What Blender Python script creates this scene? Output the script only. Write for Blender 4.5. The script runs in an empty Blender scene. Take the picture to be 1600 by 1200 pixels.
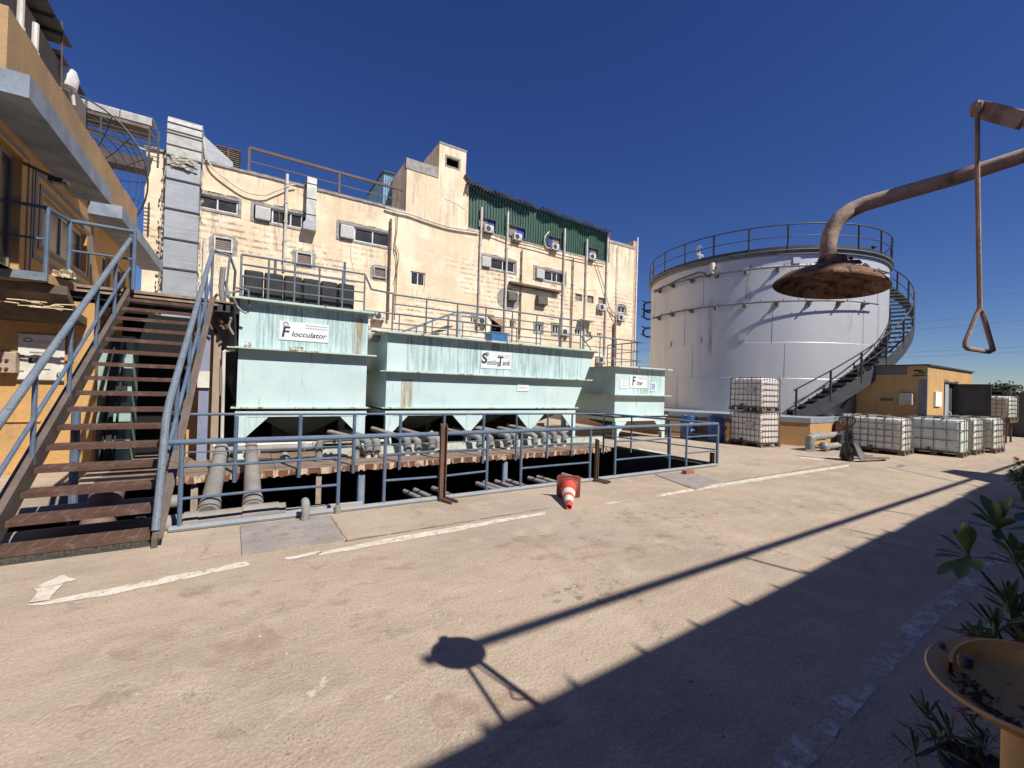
import bpy, math, random
from mathutils import Vector, Matrix, noise as mnoise
from math import sin, cos, pi, radians, tan, atan2, hypot
random.seed(7)
S = bpy.context.scene; COL = S.collection
# ------------------------------------------------------------------ camera
YAW, PIT, ROL = radians(57.9414), radians(0.5299), radians(1.6946)
FPX = 666.064; CH = 1.7
FW = Vector((cos(YAW)*cos(PIT), sin(YAW)*cos(PIT), sin(PIT)))
_r = Vector((sin(YAW), -cos(YAW), 0)); _u = _r.cross(FW)
RT = cos(ROL)*_r + sin(ROL)*_u; UP = -sin(ROL)*_r + cos(ROL)*_u
EYE = Vector((0, 0, CH))
cd = bpy.data.cameras.new('camera'); cam = bpy.data.objects.new('camera', cd); COL.objects.link(cam)
cam.matrix_world = Matrix(((RT.x, UP.x, -FW.x, 0), (RT.y, UP.y, -FW.y, 0), (RT.z, UP.z, -FW.z, CH), (0, 0, 0, 1)))
cd.sensor_width = 36; cd.lens = FPX/1600*36; cd.clip_start = .05; cd.clip_end = 3000
S.camera = cam
# ------------------------------------------------------------------ light
w = bpy.data.worlds.new('World'); S.world = w; w.use_nodes = True
SUN_EL, SUN_AZ = 48, 15
nt = w.node_tree; bg = nt.nodes['Background']
sky = nt.nodes.new('ShaderNodeTexSky'); sky.sky_type = 'NISHITA'; sky.sun_disc = False
sky.sun_elevation = radians(SUN_EL); sky.sun_rotation = radians(180-SUN_AZ)
sky.altitude = 0; sky.air_density = 1.0; sky.dust_density = 0; sky.ozone_density = 8
hs = nt.nodes.new('ShaderNodeHueSaturation'); hs.inputs['Hue'].default_value = .519; hs.inputs['Saturation'].default_value = 1.14; hs.inputs['Value'].default_value = 1.38
nt.links.new(sky.outputs[0], hs.inputs['Color']); nt.links.new(hs.outputs[0], bg.inputs[0]); bg.inputs[1].default_value = .048
sd = bpy.data.lights.new('sun', 'SUN'); sd.energy = 5.0; sd.angle = radians(.53); sd.color = (1, .95, .87)
so = bpy.data.objects.new('sun', sd); COL.objects.link(so)
sdir = Vector((-sin(radians(SUN_AZ))*cos(radians(SUN_EL)), cos(radians(SUN_AZ))*cos(radians(SUN_EL)), -sin(radians(SUN_EL))))
so.rotation_euler = sdir.to_track_quat('-Z', 'Y').to_euler(); so.location = (6, -20, 25)
S.view_settings.view_transform = 'Standard'; S.view_settings.look = 'None'
S.view_settings.exposure = 0.25; S.view_settings.gamma = 1
S.cycles.max_bounces = 6

def P(x, y, ax, c):
    """the point of the plane axis=c that the photograph shows at pixel x, y"""
    d = FW + RT*((x-800)/FPX) - UP*((y-600)/FPX)
    return EYE + d*((c-EYE[ax])/d[ax])
def G(x, y): return P(x, y, 2, 0)
def D(x, y, t): return EYE + (FW + RT*((x-800)/FPX) - UP*((y-600)/FPX))*t

# ------------------------------------------------------------------ object helpers
ORG = {}
def tag(o, label=None, cat=None, group=None, kind=None):
    if label: o['label'] = label
    if cat: o['category'] = cat
    if group: o['group'] = group
    if kind: o['kind'] = kind
    return o
def thing(name, label, cat, loc=(0, 0, 0), group=None):
    o = bpy.data.objects.new(name, None); COL.objects.link(o); o.location = loc; o.empty_display_size = .3
    ORG[o.name] = Vector(loc)
    return tag(o, label, cat, group)
KIDS = {}
def copy_tree(o, parent=None):
    c = o.copy(); COL.objects.link(c)
    if parent is not None: c.parent = parent
    ORG[c.name] = ORG.get(o.name, Vector((0, 0, 0)))
    KIDS.setdefault(c.name, [])
    if parent is not None: KIDS.setdefault(parent.name, []).append(c)
    for k in KIDS.get(o.name, [])[:]:
        copy_tree(k, c)
    return c

class M:
    def __init__(s): s.v = []; s.f = []
    def add(s, vs, fs):
        n = len(s.v); s.v += [Vector(a) for a in vs]; s.f += [tuple(i+n for i in f) for f in fs]; return s
    def box(s, x0, x1, y0, y1, z0, z1):
        v = [(x, y, z) for z in (z0, z1) for y in (y0, y1) for x in (x0, x1)]
        return s.add(v, [(0, 2, 3, 1), (4, 5, 7, 6), (0, 1, 5, 4), (2, 6, 7, 3), (0, 4, 6, 2), (1, 3, 7, 5)])
    def rbox(s, x0, x1, y0, y1, z0, z1, b=.03):
        # box with chamfered vertical edges and top/bottom lips
        def ring(z, i):
            return [(x0+i+b, y0+i, z), (x1-i-b, y0+i, z), (x1-i, y0+i+b, z), (x1-i, y1-i-b, z), (x1-i-b, y1-i, z), (x0+i+b, y1-i, z), (x0+i, y1-i-b, z), (x0+i, y0+i+b, z)]
        rs = [ring(z0, b*.6), ring(z0+b, 0), ring(z1-b, 0), ring(z1, b*.6)]
        v = [p for r in rs for p in r]; f = []
        for k in range(3):
            for i in range(8):
                j = (i+1) % 8; f.append((k*8+i, k*8+j, k*8+8+j, k*8+8+i))
        f.append(tuple(range(7, -1, -1))); f.append(tuple(range(24, 32)))
        return s.add(v, f)
    def beam(s, a, b, w=.05, h=.05, up=(0, 0, 1)):
        a = Vector(a); b = Vector(b); d = (b-a).normalized(); u = Vector(up)
        if abs(d.dot(u)) > .99: u = Vector((0, 1, 0))
        r = d.cross(u).normalized()*(w/2); u = r.cross(d).normalized()*(h/2)
        v = [p+i*r+j*u for p in (a, b) for i, j in ((-1, -1), (1, -1), (1, 1), (-1, 1))]
        return s.add(v, [(0, 3, 2, 1), (4, 5, 6, 7), (0, 1, 5, 4), (1, 2, 6, 5), (2, 3, 7, 6), (3, 0, 4, 7)])
    def tube(s, pts, r=.02, n=8, closed=False, cap=True):
        pts = [Vector(p) for p in pts]; m = len(pts); rs = r if isinstance(r, (list, tuple)) else [r]*m
        nrm = None; rings = []
        for i, p in enumerate(pts):
            if closed: t = (pts[(i+1) % m]-pts[i-1])
            else: t = pts[min(i+1, m-1)]-pts[max(i-1, 0)]
            t.normalize()
            if nrm is None:
                nrm = t.orthogonal().normalized()
            nrm = (nrm-t*nrm.dot(t))
            if nrm.length < 1e-6: nrm = t.orthogonal()
            nrm.normalize(); bn = t.cross(nrm)
            k = 1.0
            if 0 < i < m-1 or closed:
                a1 = (pts[i]-pts[i-1]).normalized(); c = max(.3, a1.dot(t)); k = 1/c if c < 1 else 1
            rings.append([p+(nrm*cos(2*pi*j/n)+bn*sin(2*pi*j/n))*rs[i]*min(k, 1.3) for j in range(n)])
        f = []; q = m if closed else m-1
        for i in range(q):
            for j in range(n):
                a = i*n+j; b = i*n+(j+1) % n; c = ((i+1) % m)*n+(j+1) % n; d = ((i+1) % m)*n+j
                f.append((a, b, c, d))
        if cap and not closed:
            f.append(tuple(range(n-1, -1, -1))); f.append(tuple((m-1)*n+j for j in range(n)))
        return s.add([p for r_ in rings for p in r_], f)
    def lathe(s, prof, c=(0, 0, 0), n=24, a0=0, a1=2*pi, mat=None):
        full = abs(a1-a0-2*pi) < 1e-6; k = n if full else n+1; c = Vector(c)
        v = []; f = []
        for r, z in prof:
            for j in range(k):
                a = a0+(a1-a0)*j/n; p = Vector((r*cos(a), r*sin(a), z))
                v.append(c+(mat @ p if mat else p))
        for i in range(len(prof)-1):
            for j in range(n):
                b = (j+1) % k; f.append((i*k+j, i*k+b, (i+1)*k+b, (i+1)*k+j))
        return s.add(v, f)
    def prism(s, poly, off):
        n = len(poly); off = Vector(off); poly = [Vector(p) for p in poly]
        v = poly+[p+off for p in poly]
        return s.add(v, [tuple(range(n)), tuple(range(2*n-1, n-1, -1))]+[(i, i+n, (i+1) % n+n, (i+1) % n) for i in range(n)])
    def quad(s, *p): return s.add(p, [tuple(range(len(p)))])
    def build(s, name, mat, parent=None, smooth=30, label=None, recalc=True):
        if not s.v: s.add([(0, 0, 0)]*3, [(0, 1, 2)])
        me = bpy.data.meshes.new(name)
        if parent is not None: o_ = ORG.get(parent.name, Vector((0, 0, 0)))
        else:
            xs = [v.x for v in s.v]; ys = [v.y for v in s.v]; zs = [v.z for v in s.v]
            o_ = Vector(((min(xs)+max(xs))/2, (min(ys)+max(ys))/2, min(zs)))
        me.from_pydata([v-o_ for v in s.v], [], s.f)
        me.update()
        if recalc:
            import bmesh
            bm = bmesh.new(); bm.from_mesh(me); bmesh.ops.recalc_face_normals(bm, faces=bm.faces); bm.to_mesh(me); bm.free()
        if smooth:
            me.polygons.foreach_set('use_smooth', [True]*len(me.polygons)); me.set_sharp_from_angle(angle=radians(smooth))
        me.materials.append(mat)
        o = bpy.data.objects.new(name, me); COL.objects.link(o); ORG[o.name] = o_
        if parent is not None: o.parent = parent; KIDS.setdefault(parent.name, []).append(o)
        else: o.location = o_
        if label: o['label'] = label
        return o

def text(name, s, size, loc, mat, parent=None, rot=None, ext=.002, shear=0, bold=0, sx=1):
    cu = bpy.data.curves.new(name, 'FONT'); cu.body = s; cu.size = size; cu.extrude = ext; cu.shear = shear; cu.offset = bold
    t = bpy.data.objects.new(name, cu); COL.objects.link(t)
    bpy.context.view_layer.update()
    me = bpy.data.meshes.new_from_object(t.evaluated_get(bpy.context.evaluated_depsgraph_get()))
    bpy.data.objects.remove(t)
    Rm = rot or Matrix(((1, 0, 0), (0, 0, -1), (0, 1, 0)))
    o_ = ORG.get(parent.name, Vector()) if parent is not None else Vector()
    for v in me.vertices: v.co = Rm @ Vector((v.co.x*sx, v.co.y, v.co.z)) + Vector(loc) - o_
    me.materials.clear(); me.materials.append(mat)
    o = bpy.data.objects.new(name, me); COL.objects.link(o); ORG[o.name] = o_
    if parent is not None: o.parent = parent; KIDS.setdefault(parent.name, []).append(o)
    return o

def arc(c, r, a0, a1, n, ax=(1, 0, 0), ay=(0, 0, 1)):
    c = Vector(c); ax = Vector(ax); ay = Vector(ay)
    return [c+ax*r*cos(a0+(a1-a0)*i/n)+ay*r*sin(a0+(a1-a0)*i/n) for i in range(n+1)]

# ------------------------------------------------------------------ materials
MATS = {}
def mat(name, c1, c2=None, scale=2., lo=.4, hi=.62, rough=.7, metal=0., st=(1, 1, 1), c3=None, s3=6., lo3=.55, hi3=.7, st3=(1, 1, 1),
        c4=None, s4=20., lo4=.62, hi4=.68, st4=(1, 1, 1), fine=.12, fs=40., bump=0., bs=60., obj=False, spec=None, trans=0, detail=5):
    if name in MATS: return MATS[name]
    m = bpy.data.materials.new(name); m.use_nodes = True; N = m.node_tree.nodes; L = m.node_tree.links
    b = N['Principled BSDF']; b.inputs['Roughness'].default_value = rough; b.inputs['Metallic'].default_value = metal
    if spec is not None: b.inputs['Specular IOR Level'].default_value = spec
    if obj: pos = N.new('ShaderNodeTexCoord').outputs['Object']
    else: pos = N.new('ShaderNodeNewGeometry').outputs['Position']
    def nz(sc, stv, dt=detail, rg=.6):
        mp = N.new('ShaderNodeMapping'); mp.inputs['Scale'].default_value = stv; L.new(pos, mp.inputs[0])
        t = N.new('ShaderNodeTexNoise'); t.inputs['Scale'].default_value = sc; t.inputs['Detail'].default_value = dt; t.inputs['Roughness'].default_value = rg
        L.new(mp.outputs[0], t.inputs[0]); return t.outputs[0]
    def ramp(x, a, c):
        r = N.new('ShaderNodeMapRange'); r.inputs[1].default_value = a; r.inputs[2].default_value = c; L.new(x, r.inputs[0]); return r.outputs[0]
    def mix(f, a, c, bt='MIX'):
        x = N.new('ShaderNodeMix'); x.data_type = 'RGBA'; x.blend_type = bt
        for i, q in ((0, f), (6, a), (7, c)):
            if hasattr(q, 'links'): L.new(q, x.inputs[i])
            else: x.inputs[i].default_value = q if i == 0 else (*q, 1)
        return x.outputs[2]
    col = c1
    if c2: col = mix(ramp(nz(scale, st), lo, hi), c1, c2)
    if c3: col = mix(ramp(nz(s3, st3), lo3, hi3), col, c3)
    if c4: col = mix(ramp(nz(s4, st4), lo4, hi4), col, c4)
    if fine:
        r = N.new('ShaderNodeMapRange'); r.inputs[1].default_value = .25; r.inputs[2].default_value = .75
        r.inputs[3].default_value = 1-fine; r.inputs[4].default_value = 1+fine; L.new(nz(fs, (1, 1, 1), 3), r.inputs[0])
        cmb = N.new('ShaderNodeCombineColor'); [L.new(r.outputs[0], cmb.inputs[i]) for i in range(3)]
        col = mix(1.0, col, cmb.outputs[0], 'MULTIPLY')
    if hasattr(col, 'links'): L.new(col, b.inputs['Base Color'])
    else: b.inputs['Base Color'].default_value = (*col, 1)
    if trans: b.inputs['Transmission Weight'].default_value = trans
    if bump:
        bp = N.new('ShaderNodeBump'); bp.inputs['Strength'].default_value = bump; bp.inputs['Distance'].default_value = .02
        L.new(nz(bs, (1, 1, 1), 5), bp.inputs['Height']); L.new(bp.outputs[0], b.inputs['Normal'])
    MATS[name] = m
    return m
def nodes(m): return m.node_tree.nodes, m.node_tree.links

plaster = mat('cream_plaster', (.75, .60, .415), (.69, .535, .36), 1.6, .40, .70, .9, c3=(.86, .73, .54), s3=.7, lo3=.45, hi3=.65, fine=.14, fs=9, bump=.25, bs=14)
concrete_trim = mat('grey_trim', (.36, .34, .31), (.22, .21, .19), 4, rough=.9, fine=.2, bump=.2)
ochre = mat('ochre_wall', (.60, .36, .14), (.52, .29, .10), 1.2, .35, .65, .9, c3=(.40, .25, .13), s3=2.2, lo3=.52, hi3=.75, st3=(1, 1, .5), c4=(.30, .20, .12), s4=11, lo4=.62, hi4=.70, st4=(1, 1, .6), fine=.12, fs=25, bump=.3, bs=40)
ochre_dirty = mat('weathered_ochre_parapet', (.50, .32, .15), (.36, .24, .13), 1.0, .35, .65, .9, c3=(.24, .18, .12), s3=1.7, lo3=.55, hi3=.8, st3=(1, 1, .35), fine=.15, fs=25, bump=.3, bs=40)
blue_grey = mat('blue_grey_slab', (.30, .35, .42), (.20, .24, .30), 2.5, .4, .65, .85, c3=(.40, .42, .43), s3=8, lo3=.6, hi3=.75, fine=.15, bump=.2)
rail_blue = mat('blue_rail_paint', (.085, .128, .20), (.12, .165, .235), 5, .4, .7, .6, c3=(.10, .09, .085), s3=22, lo3=.62, hi3=.7, fine=.1)
rail_worn = mat('mottled_blue_rail', (.13, .17, .225), (.175, .21, .25), 6, .4, .65, .7, c3=(.13, .10, .08), s3=26, lo3=.56, hi3=.66, fine=.15, bump=.2)
rust = mat('rusty_steel', (.13, .065, .04), (.20, .10, .06), 4, .4, .65, .9, c3=(.07, .04, .03), s3=9, lo3=.55, hi3=.7, fine=.2, bump=.3)
rust_post = mat('dark_rust_post', (.12, .07, .05), (.16, .09, .06), 4, rough=.9, c3=(.05, .035, .03), s3=9, fine=.2, bump=.3)
brown_steel = mat('brown_grey_stringer', (.105, .082, .068), (.14, .105, .085), 3, rough=.8, c3=(.10, .06, .045), s3=12, lo3=.58, hi3=.7, fine=.2)
dark_steel = mat('charcoal_paint', (.035, .037, .042), (.055, .056, .06), 3, rough=.55, fine=.1)
black = mat('black_void', (.008, .008, .009), rough=.9, fine=0)
black_plastic = mat('black_plastic', (.018, .018, .02), (.03, .03, .03), 3, rough=.45, fine=.1)
galv = mat('galvanised_duct', (.36, .38, .41), (.28, .30, .33), 1.2, .35, .65, .55, .15, c3=(.45, .46, .47), s3=3, lo3=.5, hi3=.7, st3=(.2, 1, 9), fine=.08, fs=18)
white_metal = mat('white_frame', (.72, .72, .70), (.55, .54, .51), 6, rough=.5, fine=.06)
white_pipe = mat('white_pipe', (.68, .64, .58), (.5, .46, .41), 3, rough=.5, st=(1, 1, .4), fine=.08)
dark_pipe = mat('brown_downpipe', (.10, .075, .06), (.16, .11, .08), 2, rough=.7, fine=.1)
glass = mat('dark_glass', (.022, .024, .026), (.05, .05, .05), 1.5, rough=.28, fine=0, spec=.35)
grey_pipe = mat('grey_sewer_pipe', (.24, .22, .20), (.30, .27, .24), 2, rough=.75, c3=(.20, .15, .11), s3=5, lo3=.55, hi3=.75, fine=.1)
pvc = mat('grey_plastic_elbow', (.20, .205, .20), (.27, .27, .26), 5, rough=.5, c3=(.33, .29, .24), s3=9, fine=.1)
galv_light = mat('pale_galvanised', (.5, .49, .46), (.36, .35, .33), 3, rough=.6, metal=.1, fine=.1)
# ================================================================== SETTING
def struct(o, name=None): return tag(o, kind='structure')
ground_m = mat('dusty_concrete', (.445, .35, .258), (.36, .285, .212), .55, .42, .62, .93, c3=(.50, .40, .30), s3=2.3, lo3=.53, hi3=.72, c4=(.20, .145, .105), s4=30, lo4=.64, hi4=.72, fine=.22, fs=62, bump=.55, bs=38)
def upgrade_ground(m):
    N, L = nodes(m); b = N['Principled BSDF']; src = b.inputs['Base Color'].links[0].from_socket
    pos = N.new('ShaderNodeNewGeometry').outputs['Position']
    def mixc(f, a, c):
        x = N.new('ShaderNodeMix'); x.data_type = 'RGBA'; L.new(f, x.inputs[0]); L.new(a, x.inputs[6]); x.inputs[7].default_value = (*c, 1); return x.outputs[2]
    def rng(s, a, c, o0=0, o1=1):
        r = N.new('ShaderNodeMapRange'); r.inputs[1].default_value = a; r.inputs[2].default_value = c; r.inputs[3].default_value = o0; r.inputs[4].default_value = o1; L.new(s, r.inputs[0]); return r.outputs[0]
    # brushed / swept streaks running obliquely across the yard
    mp = N.new('ShaderNodeMapping'); mp.inputs['Rotation'].default_value = (0, 0, radians(-24)); mp.inputs['Scale'].default_value = (1.6, 5.5, 1); L.new(pos, mp.inputs[0])
    n1 = N.new('ShaderNodeTexNoise'); n1.inputs['Scale'].default_value = 1.6; n1.inputs['Detail'].default_value = 9; n1.inputs['Roughness'].default_value = .80; L.new(mp.outputs[0], n1.inputs[0])
    c = mixc(rng(n1.outputs[0], .50, .74, 0, .55), src, (.54, .45, .35))
    c = mixc(rng(n1.outputs[0], .47, .28, 0, .55), c, (.27, .19, .14))
    # dusty patches where the cement skin has worn off, reddish and grey
    n2 = N.new('ShaderNodeTexNoise'); n2.inputs['Scale'].default_value = .33; n2.inputs['Detail'].default_value = 7; n2.inputs['Roughness'].default_value = .6; L.new(pos, n2.inputs[0])
    c = mixc(rng(n2.outputs[0], .55, .75, 0, .45), c, (.40, .275, .185))
    c = mixc(rng(n2.outputs[0], .45, .30, 0, .6), c, (.34, .30, .25))
    # exposed aggregate: light and dark grains
    v = N.new('ShaderNodeTexVoronoi'); v.inputs['Scale'].default_value = 62; L.new(pos, v.inputs[0])
    n3 = N.new('ShaderNodeTexNoise'); n3.inputs['Scale'].default_value = 1.3; n3.inputs['Detail'].default_value = 4; L.new(pos, n3.inputs[0])
    mul = N.new('ShaderNodeMath'); mul.operation = 'MULTIPLY'; L.new(rng(v.outputs[0], .36, .18, 0, 1), mul.inputs[0]); L.new(rng(n3.outputs[0], .42, .62, .05, .75), mul.inputs[1])
    sep = N.new('ShaderNodeSeparateColor'); L.new(v.outputs[1], sep.inputs[0])
    hi = N.new('ShaderNodeMath'); hi.operation = 'GREATER_THAN'; hi.inputs[1].default_value = .6; L.new(sep.outputs[0], hi.inputs[0])
    m1 = N.new('ShaderNodeMath'); m1.operation = 'MULTIPLY'; L.new(mul.outputs[0], m1.inputs[0]); L.new(hi.outputs[0], m1.inputs[1])
    c = mixc(m1.outputs[0], c, (.58, .50, .41))
    lo = N.new('ShaderNodeMath'); lo.operation = 'LESS_THAN'; lo.inputs[1].default_value = .25; L.new(sep.outputs[0], lo.inputs[0])
    m2 = N.new('ShaderNodeMath'); m2.operation = 'MULTIPLY'; L.new(mul.outputs[0], m2.inputs[0]); L.new(lo.outputs[0], m2.inputs[1])
    c = mixc(m2.outputs[0], c, (.13, .10, .08))
    # thin cracks
    vc = N.new('ShaderNodeTexVoronoi'); vc.feature = 'DISTANCE_TO_EDGE'; vc.inputs['Scale'].default_value = .34
    ad = N.new('ShaderNodeVectorMath'); ad.operation = 'MULTIPLY_ADD'; L.new(n1.outputs[1], ad.inputs[0]); ad.inputs[1].default_value = (.5, .5, .5); L.new(pos, ad.inputs[2]); L.new(ad.outputs[0], vc.inputs[0])
    m3 = N.new('ShaderNodeMath'); m3.operation = 'MULTIPLY'; L.new(rng(vc.outputs[0], .006, .0015, 0, 1), m3.inputs[0]); L.new(rng(n3.outputs[0], .50, .58, 0, .5), m3.inputs[1])
    c = mixc(m3.outputs[0], c, (.17, .12, .09))
    L.new(c, b.inputs['Base Color'])
    # coarse relief
    bp = N.new('ShaderNodeBump'); bp.inputs['Strength'].default_value = .5; bp.inputs['Distance'].default_value = .009
    L.new(n1.outputs[0], bp.inputs['Height']); L.new(b.inputs['Normal'].links[0].from_socket, bp.inputs['Normal']); L.new(bp.outputs[0], b.inputs['Normal'])
upgrade_ground(ground_m)
pit_m = mat('pit_black_wall', (.012, .012, .012), (.02, .018, .016), 2, rough=.95, fine=.1)  # near-black colour carries the deep shade inside the pit
PX0, PX1, PY0, PY1 = -7.0, 9.45, 6.02, 15.2     # the pit; the deck covers Y > 9.3
b = M()
xs = [-400, -60, PX0, PX1, 60, 700]; ys = [-300, -40, PY0, PY1, 60, 900]
for i in range(5):
    for j in range(5):
        if i == 2 and j == 2: continue
        b.quad((xs[i], ys[j], 0), (xs[i+1], ys[j], 0), (xs[i+1], ys[j+1], 0), (xs[i], ys[j+1], 0))
g = b.build('ground', ground_m, recalc=False, smooth=0); struct(g)
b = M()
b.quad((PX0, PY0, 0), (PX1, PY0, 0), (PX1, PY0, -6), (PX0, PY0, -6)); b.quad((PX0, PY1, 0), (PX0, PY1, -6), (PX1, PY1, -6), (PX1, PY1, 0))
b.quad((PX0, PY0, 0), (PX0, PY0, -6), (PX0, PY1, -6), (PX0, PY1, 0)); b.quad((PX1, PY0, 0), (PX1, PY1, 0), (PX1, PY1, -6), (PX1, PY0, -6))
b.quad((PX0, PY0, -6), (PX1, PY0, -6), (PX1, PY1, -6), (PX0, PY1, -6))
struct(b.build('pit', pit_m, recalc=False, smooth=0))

paint_m = mat('worn_white_paint', (.70, .63, .53), (.60, .51, .41), 7, rough=.85, fine=.15, bump=.3)
def worn(m, sc, lo, hi, st=(1, 1, 1)):
    N, L = nodes(m); b = N['Principled BSDF']; pos = N.new('ShaderNodeNewGeometry').outputs['Position']
    mp = N.new('ShaderNodeMapping'); mp.inputs['Scale'].default_value = st; L.new(pos, mp.inputs[0])
    n = N.new('ShaderNodeTexNoise'); n.inputs['Scale'].default_value = sc; n.inputs['Detail'].default_value = 9; n.inputs['Roughness'].default_value = .75; L.new(mp.outputs[0], n.inputs[0])
    r = N.new('ShaderNodeMapRange'); r.inputs[1].default_value = lo; r.inputs[2].default_value = hi; L.new(n.outputs[0], r.inputs[0]); L.new(r.outputs[0], b.inputs['Alpha'])
worn(paint_m, 9, .36, .46)
paint_faint = mat('very_worn_paint', (.66, .62, .56), (.55, .51, .45), 7, rough=.9, fine=.15); worn(paint_faint, 5, .42, .60)
def jag(poly, amp=.012, step=.09):
    out = []
    for i in range(len(poly)):
        a = Vector(poly[i]); c = Vector(poly[(i+1) % len(poly)]); n = max(1, int((c-a).length/step))
        for k in range(n): p = a.lerp(c, k/n); out.append(p+Vector((random.uniform(-amp, amp), random.uniform(-amp, amp), 0)))
    return out
def marking(pxs, name, m=paint_m, z=.004, world=False):
    pts = [Vector(p) for p in pxs] if world else [G(x, y) for x, y in pxs]
    pts = [Vector((p.x, p.y, z)) for p in jag(pts)]
    b = M(); b.quad(*pts); o = b.build(name, m, recalc=False, smooth=0); struct(o); return o
marking([(38, 946), (150, 924), (260, 902), (385, 877.5), (391, 883), (265, 911), (160, 932), (70, 946)], 'white_line')
marking([(44, 943), (57, 927), (51, 920), (99, 899), (119, 908), (100, 912), (88, 927), (80, 938)], 'white_arrow', z=.008)
marking([(446, 872), (500, 861), (503, 865), (449, 876)], 'white_line')
marking([(492, 865), (600, 843), (700, 825), (800, 808), (853, 800), (851, 805), (790, 815), (700, 833), (600, 851), (497, 869)], 'white_line')
marking([(1025, 774), (1100, 760), (1200, 744), (1326, 726), (1328, 729), (1200, 749), (1100, 765), (1028, 777)], 'white_line')
marking([(945, 786), (985, 780), (1000, 779), (985, 783), (940, 791)], 'white_line', paint_faint)
marking([(1251, 714), (1287, 718), (1286, 720), (1250, 716)], 'white_line')
marking([(1000, 701), (1045, 708.5), (1040, 710), (998, 703)], 'white_line')
marking([(1170, 1215), (1290, 1100), (1380, 1005), (1470, 930), (1565, 860), (1580, 875), (1500, 940), (1420, 1020), (1330, 1120), (1250, 1215)], 'white_line', paint_faint)
marking([(1545, 693), (1566, 686), (1600, 683), (1600, 685), (1566, 689)], 'white_line', paint_faint)
scuff_m = mat('pale_scuff', (.56, .47, .38), (.50, .41, .32), 9, rough=.95, fine=.15); worn(scuff_m, 8, .44, .60)
for pts in ([(560, 1012), (530, 1040), (480, 1082), (420, 1130), (368, 1168), (372, 1172), (428, 1134), (490, 1086), (540, 1044), (566, 1016)], [(845, 892), (815, 906), (795, 918), (798, 921), (820, 909), (848, 895)], [(330, 1195), (312, 1200), (318, 1192)], [(640, 1060), (600, 1095), (603, 1098), (644, 1063)],
            [(930, 962), (900, 985), (860, 1000), (862, 1003), (903, 989), (934, 966)], [(620, 900), (560, 912), (562, 915), (622, 903)], [(210, 1040), (120, 1066), (122, 1070), (212, 1044)], [(1180, 985), (1130, 1000), (1132, 1003), (1183, 988)]): marking(pts, 'pale_scuff', scuff_m, .0035)
def blob(cx, cy, rx, ry, name, m, z, seed):
    R5 = random.Random(seed); marking([(cx+rx*cos(2*pi*k/20)*R5.uniform(.75, 1.2), cy+ry*sin(2*pi*k/20)*R5.uniform(.75, 1.2)) for k in range(20)], name, m, z)
st1 = mat('old_oil_stain', (.24, .195, .15), (.30, .25, .20), 3, rough=.85, fine=.25, fs=50); worn(st1, 3.2, .52, .95)
st2 = mat('reddish_dirt', (.40, .26, .17), (.44, .31, .22), 3, rough=.95, fine=.2, fs=50); worn(st2, 2.4, .48, .88)
st3 = mat('exposed_aggregate', (.17, .14, .11), (.46, .40, .33), 55, .42, .58, rough=.95, fine=.3, fs=80); worn(st3, 9, .53, .74)
for k, q in enumerate(((1010, 835, 130, 34), (900, 930, 60, 16), (650, 985, 150, 40), (420, 930, 150, 26), (1250, 790, 110, 14), (240, 1120, 170, 50))): blob(*q, 'yard_stain', (st1, st3)[k == 1], .0012+.0002*k, 50+k)
for k, q in enumerate(((860, 858, 90, 20), (560, 880, 110, 14), (330, 1010, 160, 36), (780, 1110, 110, 40))): blob(*q, 'yard_stain', st2, .0030+.0001*k, 70+k)
for k, q in enumerate(((1040, 805, 90, 14), (940, 925, 70, 22), (1180, 860, 60, 16))): blob(*q, 'yard_stain', st3, .0037+.0001*k, 90+k)
joint_m = mat('dark_joint', (.19, .14, .105), (.27, .20, .15), 11, rough=.95, fine=.2); worn(joint_m, 6, .40, .50)
for pts in ([(514, 806), (542, 846), (545, 846), (517, 806)], [(537, 845), (700, 819), (860, 793), (861, 794), (700, 820.5), (538, 847)], [(1127, 754), (1210, 741), (1330, 722), (1330, 723), (1210, 742), (1128, 755)]): marking(pts, 'yard_joint', joint_m, .0025)
# ------------------------------------------------------------------ concrete seams and covers in the yard
plate_m = mat('grey_cover_plate', (.34, .30, .265), (.27, .24, .215), 3, .4, .65, .75, c3=(.24, .16, .11), s3=6, lo3=.56, hi3=.75, fine=.16, bump=.25)
def slab(quad_px, name, label, cat, z0, z1, m):
    pts = [G(x, y) for x, y in quad_px]
    b = M(); b.prism([Vector((p.x, p.y, z0)) for p in pts], (0, 0, z1-z0)); o = b.build(name, m); tag(o, label, cat); return o
slab([(375, 823), (514, 806), (537, 845), (378, 868)], 'cover_plate', 'large grey concrete cover plate with rusty left edge in front of the pit railing', 'cover plate', .001, .016, plate_m)
slab([(1023, 742), (1075, 737.5), (1127, 754), (1087, 766)], 'cover_plate', 'thin grey metal plate lying on the ground beside the brick', 'metal plate', .001, .013, plate_m)
b = M(); p = G(1075, 741); b.rbox(p.x-.13, p.x+.13, p.y-.06, p.y+.06, .0, .09, .008)
tag(b.build('brick', mat('red_brick', (.38, .13, .09), (.28, .1, .07), 9, rough=.9, fine=.2)), 'single red brick under the bottom rail at the right end of the railing', 'brick')

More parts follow.
